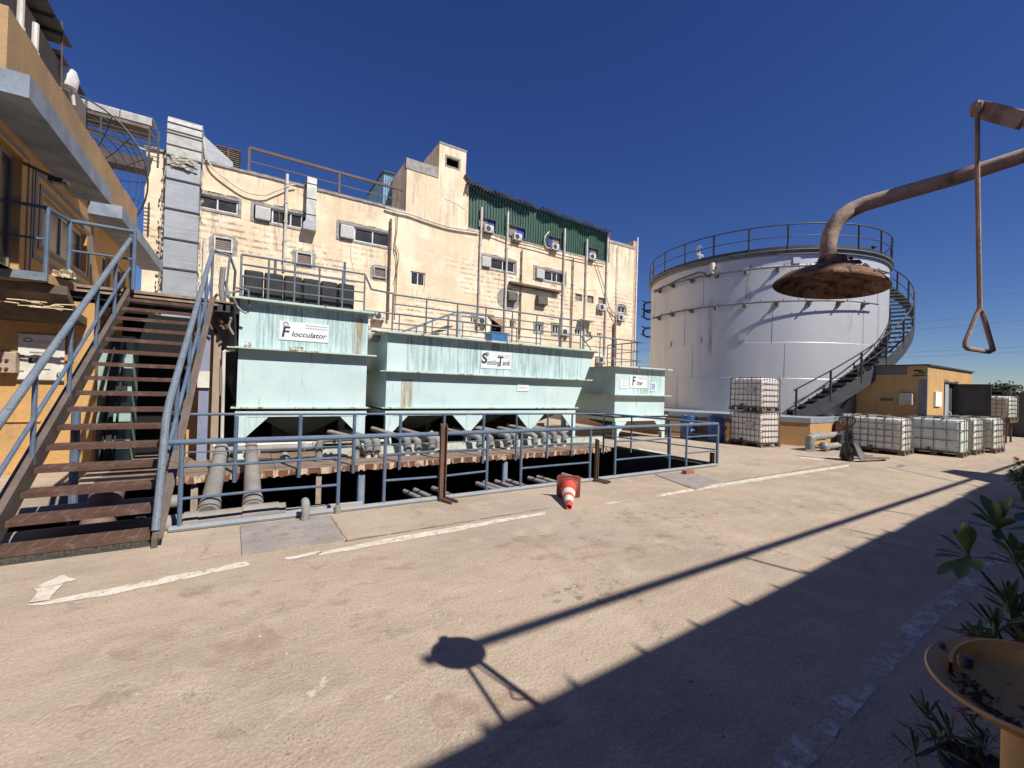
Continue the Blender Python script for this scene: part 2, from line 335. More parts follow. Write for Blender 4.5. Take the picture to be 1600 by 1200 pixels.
# small stones and grit scattered on the yard
b = M(); rr = random.Random(5)
for i in range(1500):
    t = rr.random()
    if t < .5: x = rr.uniform(-3, 12); y = rr.uniform(1.2, 6.0)
    else: c = rr.choice([(2.2, 3.2), (3.3, 3.6), (4.4, 3.9), (1.0, 3.0), (5.5, 3.3), (2.6, 1.6)]); x = c[0]+rr.gauss(0, .7); y = c[1]+rr.gauss(0, .35)
    if y > 5.95: continue
    s_ = rr.uniform(.002, .006) if rr.random() < .93 else rr.uniform(.006, .013)
    a = rr.uniform(0, pi); v = []
    for k in range(5): v.append((x+s_*cos(a+k*1.257)*rr.uniform(.7, 1.3), y+s_*sin(a+k*1.257)*rr.uniform(.7, 1.2), .0))
    n0 = len(v); v.append((x, y, s_*rr.uniform(.5, .9))); b.add(v, [(k, (k+1) % 5, 5) for k in range(5)])
o = b.build('gravel', mat('grit', (.34, .26, .19), (.52, .45, .36), 14, .45, .55, .9, c3=(.12, .09, .07), s3=21, lo3=.56, hi3=.6)); tag(o, 'fine grit and small stones scattered over the yard', kind='stuff')

# ================================================================== CREAM FACTORY BUILDING  (front plane Y = 24)
YB = 24.0
def F_(x, y, Y=YB): p = P(x, y, 1, Y); return p.x, p.z
def upgrade_plaster(m):
    N, L = nodes(m); b = N['Principled BSDF']; src = b.inputs['Base Color'].links[0].from_socket
    pos = N.new('ShaderNodeNewGeometry').outputs['Position']; sp = N.new('ShaderNodeSeparateXYZ'); L.new(pos, sp.inputs[0])
    def mixc(f, a, c):
        x = N.new('ShaderNodeMix'); x.data_type = 'RGBA'; L.new(f, x.inputs[0]); L.new(a, x.inputs[6]); x.inputs[7].default_value = (*c, 1); return x.outputs[2]
    def rng(s, a, c, o0=0, o1=1):
        r = N.new('ShaderNodeMapRange'); r.inputs[1].default_value = a; r.inputs[2].default_value = c; r.inputs[3].default_value = o0; r.inputs[4].default_value = o1; L.new(s, r.inputs[0]); return r.outputs[0]
    def mul(a, c):
        x = N.new('ShaderNodeMath'); x.operation = 'MULTIPLY'; L.new(a, x.inputs[0]); L.new(c, x.inputs[1]); return x.outputs[0]
    def noise(sc, st, dt=4, rg=.6):
        mp = N.new('ShaderNodeMapping'); mp.inputs['Scale'].default_value = st; L.new(pos, mp.inputs[0])
        t = N.new('ShaderNodeTexNoise'); t.inputs['Scale'].default_value = sc; t.inputs['Detail'].default_value = dt; t.inputs['Roughness'].default_value = rg; L.new(mp.outputs[0], t.inputs[0]); return t.outputs[0]
    # mortar courses grinning through: short dashes every 0.28 m, only in patches
    bands = N.new('ShaderNodeMath'); bands.operation = 'SINE'
    k = N.new('ShaderNodeMath'); k.operation = 'MULTIPLY'; k.inputs[1].default_value = 2*pi/.30; L.new(sp.outputs[2], k.inputs[0]); 
    wob = N.new('ShaderNodeMath'); wob.operation = 'MULTIPLY_ADD'; L.new(noise(.8, (1, 1, 1)), wob.inputs[0]); wob.inputs[1].default_value = 2.5; L.new(k.outputs[0], wob.inputs[2]); L.new(wob.outputs[0], bands.inputs[0])
    patch = mul(rng(noise(.26, (1, 1, 1.2), 2), .44, .56), rng(noise(3.4, (1, 1, .5), 4, .7), .42, .58))
    # concentrated below z 9.6 (the top storey under the windows stays dirtier)
    zz = mul(rng(sp.outputs[2], 10.0, 9.2), rng(sp.outputs[2], 4.5, 5.5))
    c = mixc(mul(mul(rng(bands.outputs[0], -.05, .8, 0, .72), patch), zz), src, (.20, .165, .13))
    # rain streaks hanging from the copings
    top = rng(sp.outputs[2], 10.4, 11.6); st = rng(noise(3.2, (1, 1, .12), 3), .50, .66, 0, .55)
    c = mixc(mul(top, st), c, (.30, .26, .21))
    c = mixc(mul(rng(noise(1.1, (1, 1, .10), 4), .55, .72, 0, .35), rng(sp.outputs[2], 2, 11)), c, (.44, .36, .27))
    c = mixc(rng(noise(.45, (1, 1, 1), 6, .65), .52, .70, 0, .5), c, (.86, .76, .60))
    L.new(c, b.inputs['Base Color'])
upgrade_plaster(plaster)

fb = thing('factory_building', 'long cream plastered factory building with stained walls and a green clad top storey', 'factory building', (11, 30, 0))
XL, XR = -3.9, 26.3
def in_wall(x, z):
    if XL < x < 23.4 and 0 < z < 11.55:
        if x > 11.46 and z > 11.5: return False
        return True
    if 7.5 < x < 11.46 and 11.5 < z < 14.64: return True
    if 9.43 < x < 11.2 and 14.6 < z < 16.28: return True
    if 23.3 < x < XR and 0 < z < 13.3: return True
    return False
# openings: name -> (TL px, BR px)
STRIP = [((309, 301), (372, 336)), ((397, 319), (489, 361)), ((530, 348), (608, 387)), ((750.5, 398), (804.5, 427)), ((836, 418), (882.5, 444))]
VENT = [((335, 369), (363, 396)), ((463, 393), (487, 416)), ((583.4, 416), (602.6, 436))]
SMALL = [((642, 423), (664, 448)), ((965.6, 478), (977, 490)), ((735, 492.5), (744, 505)), ((796, 500), (805, 514)), ((836, 505.6), (846.6, 519.7)), ((863.4, 508), (873, 522.5)), ((898, 514), (907.5, 524)), ((916, 518), (923.4, 529)), ((933, 520), (940, 526.5))]
BROWN = [((899, 458), (909.4, 471.4)), ((917.4, 461), (927.4, 474.4)), ((935, 464), (944.5, 477))]
BIGO = [((768, 497), (784, 524)), ((698, 244), (717, 264))]
holes = []
for L_ in (STRIP, VENT, SMALL, BROWN, BIGO):
    for a, c in L_:
        (x0, z1), (x1, z0) = F_(*a), F_(*c); holes.append((x0, x1, z0, z1))
bx = sorted(set([XL, 7.5, 9.43, 11.2, 11.46, 23.4, XR]+[v for h_ in holes for v in h_[:2]]))
bz = sorted(set([0, 11.55, 13.3, 14.64, 16.28]+[v for h_ in holes for v in h_[2:]]))
b = M()
for i in range(len(bx)-1):
    for j in range(len(bz)-1):
        cx, cz = (bx[i]+bx[i+1])/2, (bz[j]+bz[j+1])/2
        if not in_wall(cx, cz) or any(h_[0] < cx < h_[1] and h_[2] < cz < h_[3] for h_ in holes): continue
        b.quad((bx[i], YB, bz[j]), (bx[i+1], YB, bz[j]), (bx[i+1], YB, bz[j+1]), (bx[i], YB, bz[j+1]))
for x0, x1, z0, z1 in holes:
    d = .16
    b.quad((x0, YB, z0), (x0, YB+d, z0), (x0, YB+d, z1), (x0, YB, z1)); b.quad((x1, YB, z0), (x1, YB, z1), (x1, YB+d, z1), (x1, YB+d, z0))
    b.quad((x0, YB, z0), (x1, YB, z0), (x1, YB+d, z0), (x0, YB+d, z0)); b.quad((x0, YB, z1), (x0, YB+d, z1), (x1, YB+d, z1), (x1, YB, z1))
YR = 37
b.quad((XL, YB, 0), (XL, YB, 11.55), (XL, YR, 11.55), (XL, YR, 0)); b.quad((XR, YB, 0), (XR, YR, 0), (XR, YR, 13.3), (XR, YB, 13.3))
b.quad((XL, YR, 0), (XL, YR, 11.55), (XR, YR, 11.55), (XR, YR, 0)); b.quad((XL, YB, 11.549), (11.46, YB, 11.549), (11.46, YR, 11.549), (XL, YR, 11.549))
# stair tower solids
b.quad((7.5, YB, 11.55), (7.5, YB, 14.64), (7.5, 29.5, 14.64), (7.5, 29.5, 11.55)); b.quad((7.5, YB, 14.64), (9.43, YB, 14.64), (9.43, 29.5, 14.64), (7.5, 29.5, 14.64))
b.quad((9.43, YB, 14.64), (9.43, YB, 16.28), (9.43, 26.6, 16.28), (9.43, 26.6, 14.64)); b.quad((9.43, YB, 16.28), (11.2, YB, 16.28), (11.2, 26.6, 16.28), (9.43, 26.6, 16.28))
b.quad((11.2, YB, 14.64), (11.46, YB, 13.95), (11.46, YB, 14.0), (11.2, YB, 14.64)); b.quad((11.46, YB, 11.55), (11.46, 29.5, 11.55), (11.46, 29.5, 14.3), (11.46, YB, 14.3)); b.quad((11.2, YB, 14.3), (11.2, 26.6, 14.3), (11.2, 26.6, 16.28), (11.2, YB, 16.28))
b.quad((7.5, 29.5, 11.5), (7.5, 29.5, 14.64), (11.46, 29.5, 14.64), (11.46, 29.5, 11.5)); b.quad((9.43, 26.6, 14.64), (9.43, 26.6, 16.28), (11.2, 26.6, 16.28), (11.2, 26.6, 14.64))
b.quad((23.4, YB, 11.5), (23.4, YB, 13.3), (23.4, 34, 13.3), (23.4, 34, 11.5)); b.quad((23.4, YB, 13.3), (XR, YB, 13.3), (XR, 34, 13.3), (23.4, 34, 13.3))
b.build('wall', plaster, fb, recalc=False, smooth=0)
# black sheets standing in for the unlit rooms behind all openings
b = M(); b.quad((XL+.1, YB+.5, .1), (XR-.1, YB+.5, .1), (XR-.1, YB+.5, 11.4), (XL+.1, YB+.5, 11.4)); b.quad((9.5, YB+.6, 14.7), (11.1, YB+.6, 14.7), (11.1, YB+.6, 16.2), (9.5, YB+.6, 16.2)); b.build('interior_partition', black, fb, recalc=False)
# copings
b = M()
n = 44
for i in range(n):
    x0 = XL-.06+(11.4-.1+3.9)*i/n if 0 else XL-.06+(7.45-XL+.06)*i/n; x1 = XL-.06+(7.45-XL+.06)*(i+1)/n; dz = random.uniform(-.02, .02)
    b.box(x0, x1-.002, YB-.07, YB+.3, 11.55+dz*.3, 11.66+dz)
b.build('coping', concrete_trim, fb)
for q in ((7.44, 9.42, YB-.04, YB+.3, 14.1, 14.70), (9.40, 11.24, YB-.03, YB+.25, 16.2, 16.31), (23.45, XR+.05, YB-.04, YB+.3, 13.15, 13.38)): b = M(); b.box(*q); b.build('coping', concrete_trim, fb)
# water stains under the openings and a few cracks
wstain = mat('facade_water_stain', (.36, .30, .23), (.25, .21, .17), 6, .4, .6, .95, st=(1, 1, .3), fine=.15); worn(wstain, 1.4, .52, .92, (3.2, 3.2, .33))
for h_ in holes[:8]+holes[8:12]:
    b = M(); x0_, x1_, z1_ = h_[0]-.1, h_[1]+.15, h_[2]-.12; L_ = random.uniform(.9, 1.9); n = 10
    for k in range(n):
        xa_, xb_ = x0_+(x1_-x0_)*k/n, x0_+(x1_-x0_)*(k+1)/n; l_ = L_*random.uniform(.45, 1.0); b.quad((xa_, YB-.003, z1_-l_), (xb_, YB-.003, z1_-l_*random.uniform(.8, 1.2)), (xb_, YB-.003, z1_), (xa_, YB-.003, z1_))
    b.build('water_stain', wstain, fb, recalc=False, smooth=0)
for cx, cz, dx, dz in ((9.8, 13.0, 1.5, -.35), (11.28, 12.6, .02, -.9), (4.6, 9.2, .25, -1.6), (13.8, 8.9, .1, -2.2), (1.1, 10.8, .12, -1.7), (20.5, 9.2, 1.8, -.1), (8.6, 8.2, -.3, -1.4)):
    p = Vector((cx, YB-.002, cz)); b = M(); pts = [p]
    for k in range(9): p = p+Vector((dx/9+random.uniform(-.05, .05), 0, dz/9+random.uniform(-.05, .05))); pts.append(p)
    b.tube(pts, .012, 4); b.build('crack', mat('crack_dark', (.25, .19, .14), fine=0), fb)
# right hand stone strip and its white edge
brickish = mat('stone_strip', (.42, .27, .18), (.56, .42, .30), 7, .4, .6, .9, fine=.25, fs=12, bump=.4, bs=12)
b = M(); b.box(XR+.003, XR+.42, YB+.12, YB+6, 0, 13.9); b.build('stone_strip', brickish, fb)
b = M(); b.box(XR+.40, XR+.50, YB+.05, YB+.12, 0, 14.25); b.build('edge_trim', white_metal, fb)
b = M(); b.prism([(XR-1.6, YB+3, 13.3), (XR+.42, YB+3, 13.3), (XR+.42, YB+3, 14.2)], (0, 3, 0)); b.build('roof_gable', dark_steel, fb)

def frame_box(b, x0, x1, z0, z1, y0, y1, t):
    b.box(x0, x1, y0, y1, z1-t, z1); b.box(x0, x1, y0, y1, z0, z0+t); b.box(x0, x0+t, y0+.001, y1-.001, z0+t, z1-t); b.box(x1-t, x1, y0+.001, y1-.001, z0+t, z1-t)
vinyl = mat('slatted_white_ac', (.66, .66, .63), (.5, .5, .48), 5, rough=.5, st=(1, 1, 20), fine=.05)
louvre = mat('grey_brown_louvre', (.20, .16, .135), (.27, .22, .19), 6, rough=.7, st=(1, 1, 14), fine=.1)
def window(x0, x1, z0, z1, mull=(.5,), ac=False, parent=fb, Y=YB, surround=True):
    f = None
    if surround:
        b = M(); t = .13
        b.box(x0-t, x1+t, Y-.035, Y-.004, z1, z1+t); b.box(x0-t, x1+t, Y-.035, Y-.004, z0-t*.8, z0); b.box(x0-t, x0, Y-.034, Y-.004, z0, z1); b.box(x1, x1+t, Y-.034, Y-.004, z0, z1)
        for q in range(9):
            xx = random.uniform(x0, x1); b.box(xx-.2, xx+.2, Y-.03, Y-.004, z1+t-.001, z1+t+random.uniform(.01, .06))
        b.build('window_surround', concrete_trim, parent)
    xs0 = x0+(.34*(z1-z0)+.5 if ac else 0)
    b = M(); frame_box(b, xs0+.01, x1-.01, z0+.01, z1-.01, Y+.07, Y+.13, .065)
    for k in mull: xm = xs0+(x1-xs0)*k; b.box(xm-.03, xm+.03, Y+.065, Y+.125, z0+.07, z1-.07)
    f = b.build('window', white_metal, parent)
    b = M(); b.box(xs0+.05, x1-.05, Y+.10, Y+.105, z0+.05, z1-.05); b.build('pane', glass, f)
    if ac:
        b = M(); b.rbox(x0+.06, xs0-.05, Y-.20, Y+.12, z0+.02, z1-.1, .02); 
        for q in range(9): zz = z0+.08+(z1-z0-.25)*q/8; b.box(x0+.1, xs0-.09, Y-.212, Y-.199, zz-.012, zz+.012)
        b.build('cooler_box', vinyl, parent)
for i, h_ in enumerate(holes[:5]): window(*h_, mull=((.48,), (.45, .72), (.52,), (.5,), (.40, .62))[i], ac=i > 0)
for i, (x0, x1, z0, z1) in enumerate(holes[5:8]):
    b = M(); frame_box(b, x0, x1, z0, z1, YB-.1, YB+.08, .05); f = b.build('vent', white_metal if i < 2 else galv_light, fb)
    b = M(); n = 7
    for q in range(n): zz = z0+(z1-z0)*(q+.5)/n; b.beam(((x0+x1)/2, YB-.02, zz), ((x0+x1)/2, YB+.03, zz+.02), x1-x0-.08, .075)
    b.box(x0+.05, x1-.05, YB+.08, YB+.1, z0+.05, z1-.05); b.build('louvre', louvre, f)
    b = M(); pts = []
    for k in range(22): a = 2*pi*k/22; r_ = 1+random.uniform(0, .18); ex = (x1-x0)/2*1.42*r_; ez = (z1-z0)/2*1.35*r_; q = .42; pts.append(((x0+x1)/2+ex*abs(cos(a))**q*(1 if cos(a) > 0 else -1), YB-.008, (z0+z1)/2-.04+ez*abs(sin(a))**q*(1 if sin(a) > 0 else -1)))
    b.prism(pts, (0, .006, 0)); b.build('cement_patch', concrete_trim, fb)
for i, h_ in enumerate(holes[8:17]): window(*h_, mull=(.5,), surround=i in (1, 4, 5), Y=YB)
for x0, x1, z0, z1 in holes[17:20]:
    b = M(); frame_box(b, x0, x1, z0, z1, YB+.02, YB+.1, .04); b.box(x0, x1, YB+.1, YB+.12, z0, z1); b.build('shutter', louvre, fb)
x0, x1, z0, z1 = holes[20]
b = M(); b.prism([(x0-.3, YB-.05, z1+.1), (x1+.1, YB-.05, z1-.1), (x1, YB-.02, z0+.3), (x0+.6, YB-.3, z1-.5)], (0, .04, 0)); b.build('loose_board', mat('brown_board', (.34, .21, .13), (.24, .14, .09), 4, rough=.9), fb)
x0, x1, z0, z1 = holes[21]
b = M(); frame_box(b, x0-.1, x1+.1, z0-.1, z1+.1, YB-.012, YB-.003, .1); b.build('window_surround', concrete_trim, fb)
b = M(); p0 = F_(794, 442); p1 = F_(872, 457); b.beam((p0[0], YB-.2, p0[1]), (p1[0], YB-.2, p1[1]), .3, .13); b.beam((p0[0], YB-.18, p0[1]-.13), (p1[0], YB-.18, p1[1]-.13), .05, .05); b.build('awning_rail', dark_pipe, fb)
b = M(); p0 = F_(902, 500); p1 = F_(922, 504); b.beam((p0[0], YB-.3, p0[1]), (p1[0], YB-.3, p1[1]), .6, .05); b.build('small_canopy', galv_light, fb)
# hooded vents
for a, c in (((791, 454), (804, 474)), ((837, 461), (851, 480))):
    (x0, z1), (x1, z0) = F_(*a), F_(*c)
    b = M(); b.prism([(x0, YB-.003, z1), (x0, YB-.35, z1-.1), (x0, YB-.38, z0+.12), (x0, YB-.003, z0)], (x1-x0, 0, 0)); f = b.build('vent_hood', mat('soot_brown', (.10, .09, .075), (.15, .13, .11), 5, rough=.9), fb)
x0, z1 = F_(783, 449); x1, z0 = F_(806, 480)
b = M(); c = ((x0+x1)/2, (z0+z1)/2); b.prism([(c[0]+.9*cos(2*pi*k/24)*random.uniform(.95, 1.05), YB-.004, c[1]-.1+.75*sin(2*pi*k/24)) for k in range(24)], (0, .003, 0)); b.build('cement_patch', concrete_trim, fb)
# ---- green corrugated top storey
green = mat('dark_green_sheet', (.028, .078, .056), (.042, .10, .073), 2, .4, .65, .5, c3=(.025, .06, .045), s3=5, lo3=.55, hi3=.8, st3=(1, 1, .2), fine=.08)
gx0, gx1 = 11.5, 23.3; gz0, gz1a, gz1b = 11.6, 14.1, 13.75
GW = [((747, 337), (775, 362)), ((794, 350), (821, 377)), ((856, 367), (876, 391)), ((918, 385), (934, 407))]
gh = []
for a, c in GW: (x0, z1), (x1, z0) = F_(*a, YB+.1), F_(*c, YB+.1); gh.append((x0, x1, max(z0, gz0+.15), z1))
b = M(); n = 56
def gz(x): return gz1a+(gz1b-gz1a)*(x-gx0)/(gx1-gx0)
for i in range(n):
    xa = gx0+(gx1-gx0)*i/n; w_ = (gx1-gx0)/n
    prof = [(xa, .12), (xa+w_*.35, .12), (xa+w_*.5, .06), (xa+w_*.85, .06), (xa+w_, .12)]
    for (p, yp), (q, yq) in zip(prof, prof[1:]):
        m_ = (p+q)/2; hs = [h_ for h_ in gh if h_[0] < m_ < h_[1]]
        zs = [gz0, gz(m_)+.13] if not hs else [gz0, hs[0][2], hs[0][3], gz(m_)+.13]
        for k in range(0, len(zs), 2): b.quad((p, YB+yp, zs[k]), (q, YB+yq, zs[k]), (q, YB+yq, zs[k+1]), (p, YB+yp, zs[k+1]))
b.build('green_cladding', green, fb, recalc=False, smooth=0)
b = M(); b.box(gx0-.05, gx1+.1, YB-.02, YB+.3, 11.5, 11.62); b.build('ledge', concrete_trim, fb)
blue_sheet = mat('blue_plastic_sheet', (.05, .09, .42), (.03, .05, .22), 3, rough=.4)
for i, (x0, x1, z0, z1) in enumerate(gh):
    b = M(); frame_box(b, x0, x1, z0, z1, YB+.06, YB+.2, .06); f = b.build('window', dark_steel, fb)
    xm = x0+(x1-x0)*(.55 if i < 2 else .42)
    b = M(); b.box(x0+.05, xm, YB+.2, YB+.22, z0, z1); b.build('shutter', louvre if i < 2 else blue_sheet, f)
    b = M(); b.box(xm+.003, x1-.05, YB+.2, YB+.22, z0, z1); b.build('pane', blue_sheet if i < 2 else louvre, f)
b = M(); b.box(gx1-.02, gx1+.12, YB+.02, YB+.2, 11.6, 13.95); b.box(gx1+.14, gx1+.25, YB-.02, YB+.2, 11.6, 13.9); b.build('corner_post', dark_pipe, fb)
# ragged rusty roof over it
roof_rust = mat('rusty_roof_sheet', (.035, .027, .024), (.06, .04, .032), 3, rough=.9, c3=(.03, .025, .022), s3=4, fine=.2)
b = M(); n = 110
for i in range(n):
    xa = gx0-.3+(gx1+.4-gx0)*i/n; xb = gx0-.3+(gx1+.4-gx0)*(i+1)/n; f0 = .42+.10*sin(i*.37)+random.uniform(-.02, .03)+(.12 if i % 17 == 0 else 0); zz = gz((xa+xb)/2)+.10+(.05 if i % 2 else 0)+random.uniform(-.006, .012)
    if 44 < i < 50: f0 = random.uniform(-.15, .2)
    b.quad((xa, YB-f0, zz-.02), (xb, YB-f0, zz-.02), (xb, YB+8, zz+.9), (xa, YB+8, zz+.9)); b.quad((xa, YB-f0, zz-.02), (xb, YB-f0, zz-.02), (xb, YB-f0+.01, zz-.13), (xa, YB-f0+.01, zz-.13))
    if random.random() < .05: b.beam((xa, YB-f0, zz), (xb+.15, YB-f0-.05, zz+random.uniform(.02, .1)), .05, .02)
b.beam((gx0-.4, YB-.1, 14.75), (gx0+.35, YB-.15, 14.15), .1, .12); b.beam((gx0+.35, YB-.15, 14.17), (gx0+2.2, YB-.3, 14.14), .1, .06)
b.build('roof', roof_rust, fb, recalc=False, smooth=0)
# roof hut in blue sheet
tb = thing('roof_hut', 'small blue corrugated hut on the factory roof behind the railing', 'roof hut', (8, 27.5, 11.6))
(x0, z1), (x1, _) = F_(600, 269, 27), F_(622, 276, 27)
b = M(); n = 10
for i in range(n):
    xa = x0+(x1+.6-x0)*i/n; w_ = (x1+.6-x0)/n; b.quad((xa, 27, 11.6), (xa+w_*.5, 27, 11.6), (xa+w_*.5, 27, z1), (xa, 27, z1)); b.quad((xa+w_*.5, 27, 11.6), (xa+w_, 26.93, 11.6), (xa+w_, 26.93, z1), (xa+w_*.5, 27, z1))
b.box(x0, x1+.6, 27.05, 31, 11.6, z1); b.build('wall', mat('faded_blue_sheet', (.20, .36, .50), (.13, .26, .38), 3, rough=.5), tb, smooth=0)
b = M(); b.box(x0-.1, x1+.7, 26.85, 31.1, z1, z1+.06); b.build('roof', dark_steel, tb)

# ---- things on the facade
def pipe_thing(name, label, cat, pts, r, m, group=None, clips=0, seg=8):
    b = M(); b.tube(pts, r, seg)
    pts = [Vector(p) for p in pts]
    for k in range(clips):
        t = (k+.5)/clips; p = pts[0].lerp(pts[-1], t); d = (pts[-1]-pts[0]).normalized(); b.tube([p-d*.04, p+d*.04], r*1.35, seg)
    return tag(b.build(name, m), label, cat, group)
def down(x, y, xb, yb, Y=YB-.12): a = P(x, y, 1, Y); c = P(xb, yb, 1, Y); return [(a.x, Y, a.z), (a.x, Y, min(.2, c.z) if 0 else c.z)]
dp = [((449, 272), (441, 420), white_pipe, .07, 'tall white vent pipe rising above the roof edge left of the small duct'),
      ((611, 342), (607, 500), dark_pipe, .06, 'brown downpipe right of the third strip window'),
      ((753, 324), (741, 515), white_pipe, .07, 'pale downpipe at the left end of the green storey'),
      ((794, 331), (785, 520), white_pipe, .07, 'pale downpipe crossing the fourth strip window'),
      ((816, 390), (811, 530), dark_pipe, .045, 'thin brown downpipe between the two hooded vents'),
      ((883, 357), (873, 545), white_pipe, .07, 'pale downpipe at the right end of the fifth strip window'),
      ((896, 403), (889, 545), dark_pipe, .045, 'thin brown downpipe left of the small shuttered openings'),
      ((917.6, 374), (909, 545), white_pipe, .07, 'pale downpipe between the small shuttered openings'),
      ((950, 368), (943, 560), white_pipe, .07, 'pale downpipe at the right end of the green storey'),
      ((966, 384), (959, 560), white_pipe, .035, 'thin cream conduit near the right corner of the factory'),
      ((960, 506), (956, 575), dark_pipe, .09, 'short thick dark pipe low on the right end of the factory')]
for a, c, m_, r_, lb in dp: pipe_thing('downpipe', lb, 'downpipe', down(*a, *c), r_, m_, 'pipes down the factory wall', 5)
p = P(320, 373, 1, YB-.1); pipe_thing('downpipe', 'short white pipe beside the large duct near the stair landing', 'downpipe', [(p.x, YB-.1, p.z), (p.x, YB-.1, 4)], .06, white_pipe, 'pipes down the factory wall')
def cable(pxs, r, m, label, Y=YB-.15, name='cable', cat='cable'):
    pts = []
    P_ = [P(x, y, 1, Y) for x, y in pxs]
    for i in range(len(P_)-1):
        p0 = P_[max(i-1, 0)]; p1 = P_[i]; p2 = P_[i+1]; p3 = P_[min(i+2, len(P_)-1)]
        for k in range(6):
            t = k/6; pts.append(.5*((2*p1)+(p2-p0)*t+(2*p0-5*p1+4*p2-p3)*t*t+(3*p1-p0-3*p2+p3)*t**3))
    pts.append(P_[-1]); b = M(); b.tube(pts, r, 6); return tag(b.build(name, m), label, cat)
cable([(318, 216), (322, 240), (332, 262), (360, 285), (385, 300), (412, 305), (430, 299), (452, 290), (463, 288)], .035, white_pipe, 'pale hose sagging from the large duct across the wall to the vent pipe', YB-.2, 'hose', 'hose')
cable([(602, 324), (622, 330), (640, 334), (665, 343), (700, 354), (735, 360), (748, 362)], .06, white_pipe, 'pale cable bundle running from the roof edge along the stair tower')
cable([(748, 362), (770, 367), (800, 378), (840, 388), (870, 397), (905, 405), (945, 413)], .03, dark_pipe, 'dark cable along the ledge under the green storey')
cable([(621, 334), (620, 360), (617, 385), (620, 400), (620, 430), (616, 500)], .025, dark_pipe, 'thin dark cable hanging beside the brown downpipe')
cable([(618, 384), (623, 398), (622, 410), (617, 440)], .02, dark_pipe, 'loop of thin cable hanging beside the brown downpipe')
cable([(931, 410), (938, 430), (948, 463), (952, 480), (962, 500), (968, 498), (950, 480)], .03, mat('grey_cable', (.28, .26, .24)), 'grey cable drooping diagonally below the rightmost unit of the green storey')
cable([(858, 362), (851, 372), (853, 385), (860, 388)], .04, white_pipe, 'bent white hose beside the third window of the green storey', YB-.1, 'hose', 'hose')

# air conditioners
ac_m = mat('ac_white', (.66, .65, .61), (.52, .50, .46), 6, rough=.5, fine=.06)
def make_ac():
    t = thing('air_conditioner', None, 'air conditioner')
    b = M(); b.rbox(-.42, .42, -.16, .16, 0, .6, .03); b.build('casing', ac_m, t)
    b = M(); b.lathe([(.23, -.17), (.23, -.15)], (-.1, 0, .3), 20, mat=Matrix(((1, 0, 0), (0, 0, 1), (0, 1, 0)))); b.prism([(-.1+.23*cos(k*pi/10), -.168, .3+.23*sin(k*pi/10)) for k in range(20)], (0, .01, 0)); b.build('fan_grille', dark_steel, t)
    b = M(); b.beam((-.3, -.2, -.03), (-.3, .25, -.03), .04, .05); b.beam((.3, -.2, -.03), (.3, .25, -.03), .04, .05); b.beam((-.3, -.18, -.05), (-.3, .25, -.3), .03, .03); b.beam((.3, -.18, -.05), (.3, .25, -.3), .03, .03); b.build('bracket', dark_pipe, t)
    b = M(); b.box(.17, .36, -.172, -.161, .12, .2); b.build('side_panel', mat('ac_shadow_grey', (.25, .25, .25)), t)  # small grey panel on the casing front
    return t
acs = [((756.6, 351.6), (772.4, 365), 'white air conditioner under the leftmost window of the green storey'), ((802.6, 364.4), (816, 377), 'white air conditioner under the second window of the green storey'),
       ((862.4, 380.4), (874, 392), 'white air conditioner under the third window of the green storey'), ((921, 396), (931.4, 407), 'white air conditioner under the rightmost window of the green storey'),
       ((936, 475), (947, 486), 'white air conditioner below the third small shutter'), ((965.6, 492.5), (977, 502), 'grey air conditioner under the small window at the far right of the factory'),
       ((583, 487), (602, 501), 'white air conditioner on the factory wall between the two largest tanks'), ((748, 493), (761, 508), 'grey air conditioner low on the wall beside the loose brown board'),
       ((879, 511), (889, 525), 'dark air conditioner low on the wall behind the settling tank railing'), ((935, 556), (946, 568), 'grey air conditioner low on the wall above the filter tank')]
ac0 = None
for i, (a, c, lb) in enumerate(acs):
    Yp = YB-.3
    pa, pc = P(*a, 1, Yp), P(*c, 1, Yp); wd = pc.x-pa.x; ht = pa.z-pc.z
    o = make_ac() if ac0 is None else copy_tree(ac0)
    ac0 = ac0 or o; s_ = (wd/.84+ht/.6)/2
    o.location = ((pa.x+pc.x)/2, Yp+.16*s_-.0, pc.z); o.scale = (s_, 1, s_); o['label'] = lb; o['group'] = 'air conditioners on the factory wall'
# large duct left
dt = thing('ventilation_duct', 'large square galvanised duct climbing the left end of the factory and bending over its roof', 'air duct', (-1.9, 23.6, 0))
x0, x1 = P(258, 320, 1, 23.3).x, P(311, 320, 1, 23.3).x
ztop = P(285, 247, 1, 23.3).z; zz = 0; k = 0
b = M(); fl = M()
while zz < ztop-.2:
    z2 = min(zz+1.28, ztop); j = random.uniform(-.012, .012)
    b.box(x0+j, x1+j, 23.3, 23.9, zz, z2-.003); fl = M(); fl.box(x0-.04, x1+.04, 23.26, 23.94, z2-.035, z2+.025); fl.build('flange', dark_steel, dt); zz = z2; k += 1
b.build('shaft', galv, dt)
b = M(); za = P(285, 240, 1, 23.3).z; zt = P(285, 182, 1, 23.3).z
b.box(x0-.02, x1+.02, 23.28, 24.2, ztop+.03, zt-.75)
prof = [(23.28, zt-.75), (23.28, zt-.45), (23.34, zt-.2), (23.5, zt-.06), (23.8, zt), (25.0, zt), (25.0, zt-.75)]
b.prism([(x0-.02, y, z) for y, z in prof], (x1-x0+.04, 0, 0)); b.build('elbow', galv_light, dt)
b = M()
for za_ in (ztop+.95, ztop+.45, zt-.72, zt-.1-.3): b.box(x0-.05, x1+.05, 23.255, 23.275, za_-.02, za_+.02)
b.build('seam_strap', dark_steel, dt)
torn = mat('torn_insulation', (.30, .27, .23), (.55, .50, .43), 8, rough=.9, fine=.2)
b = M()
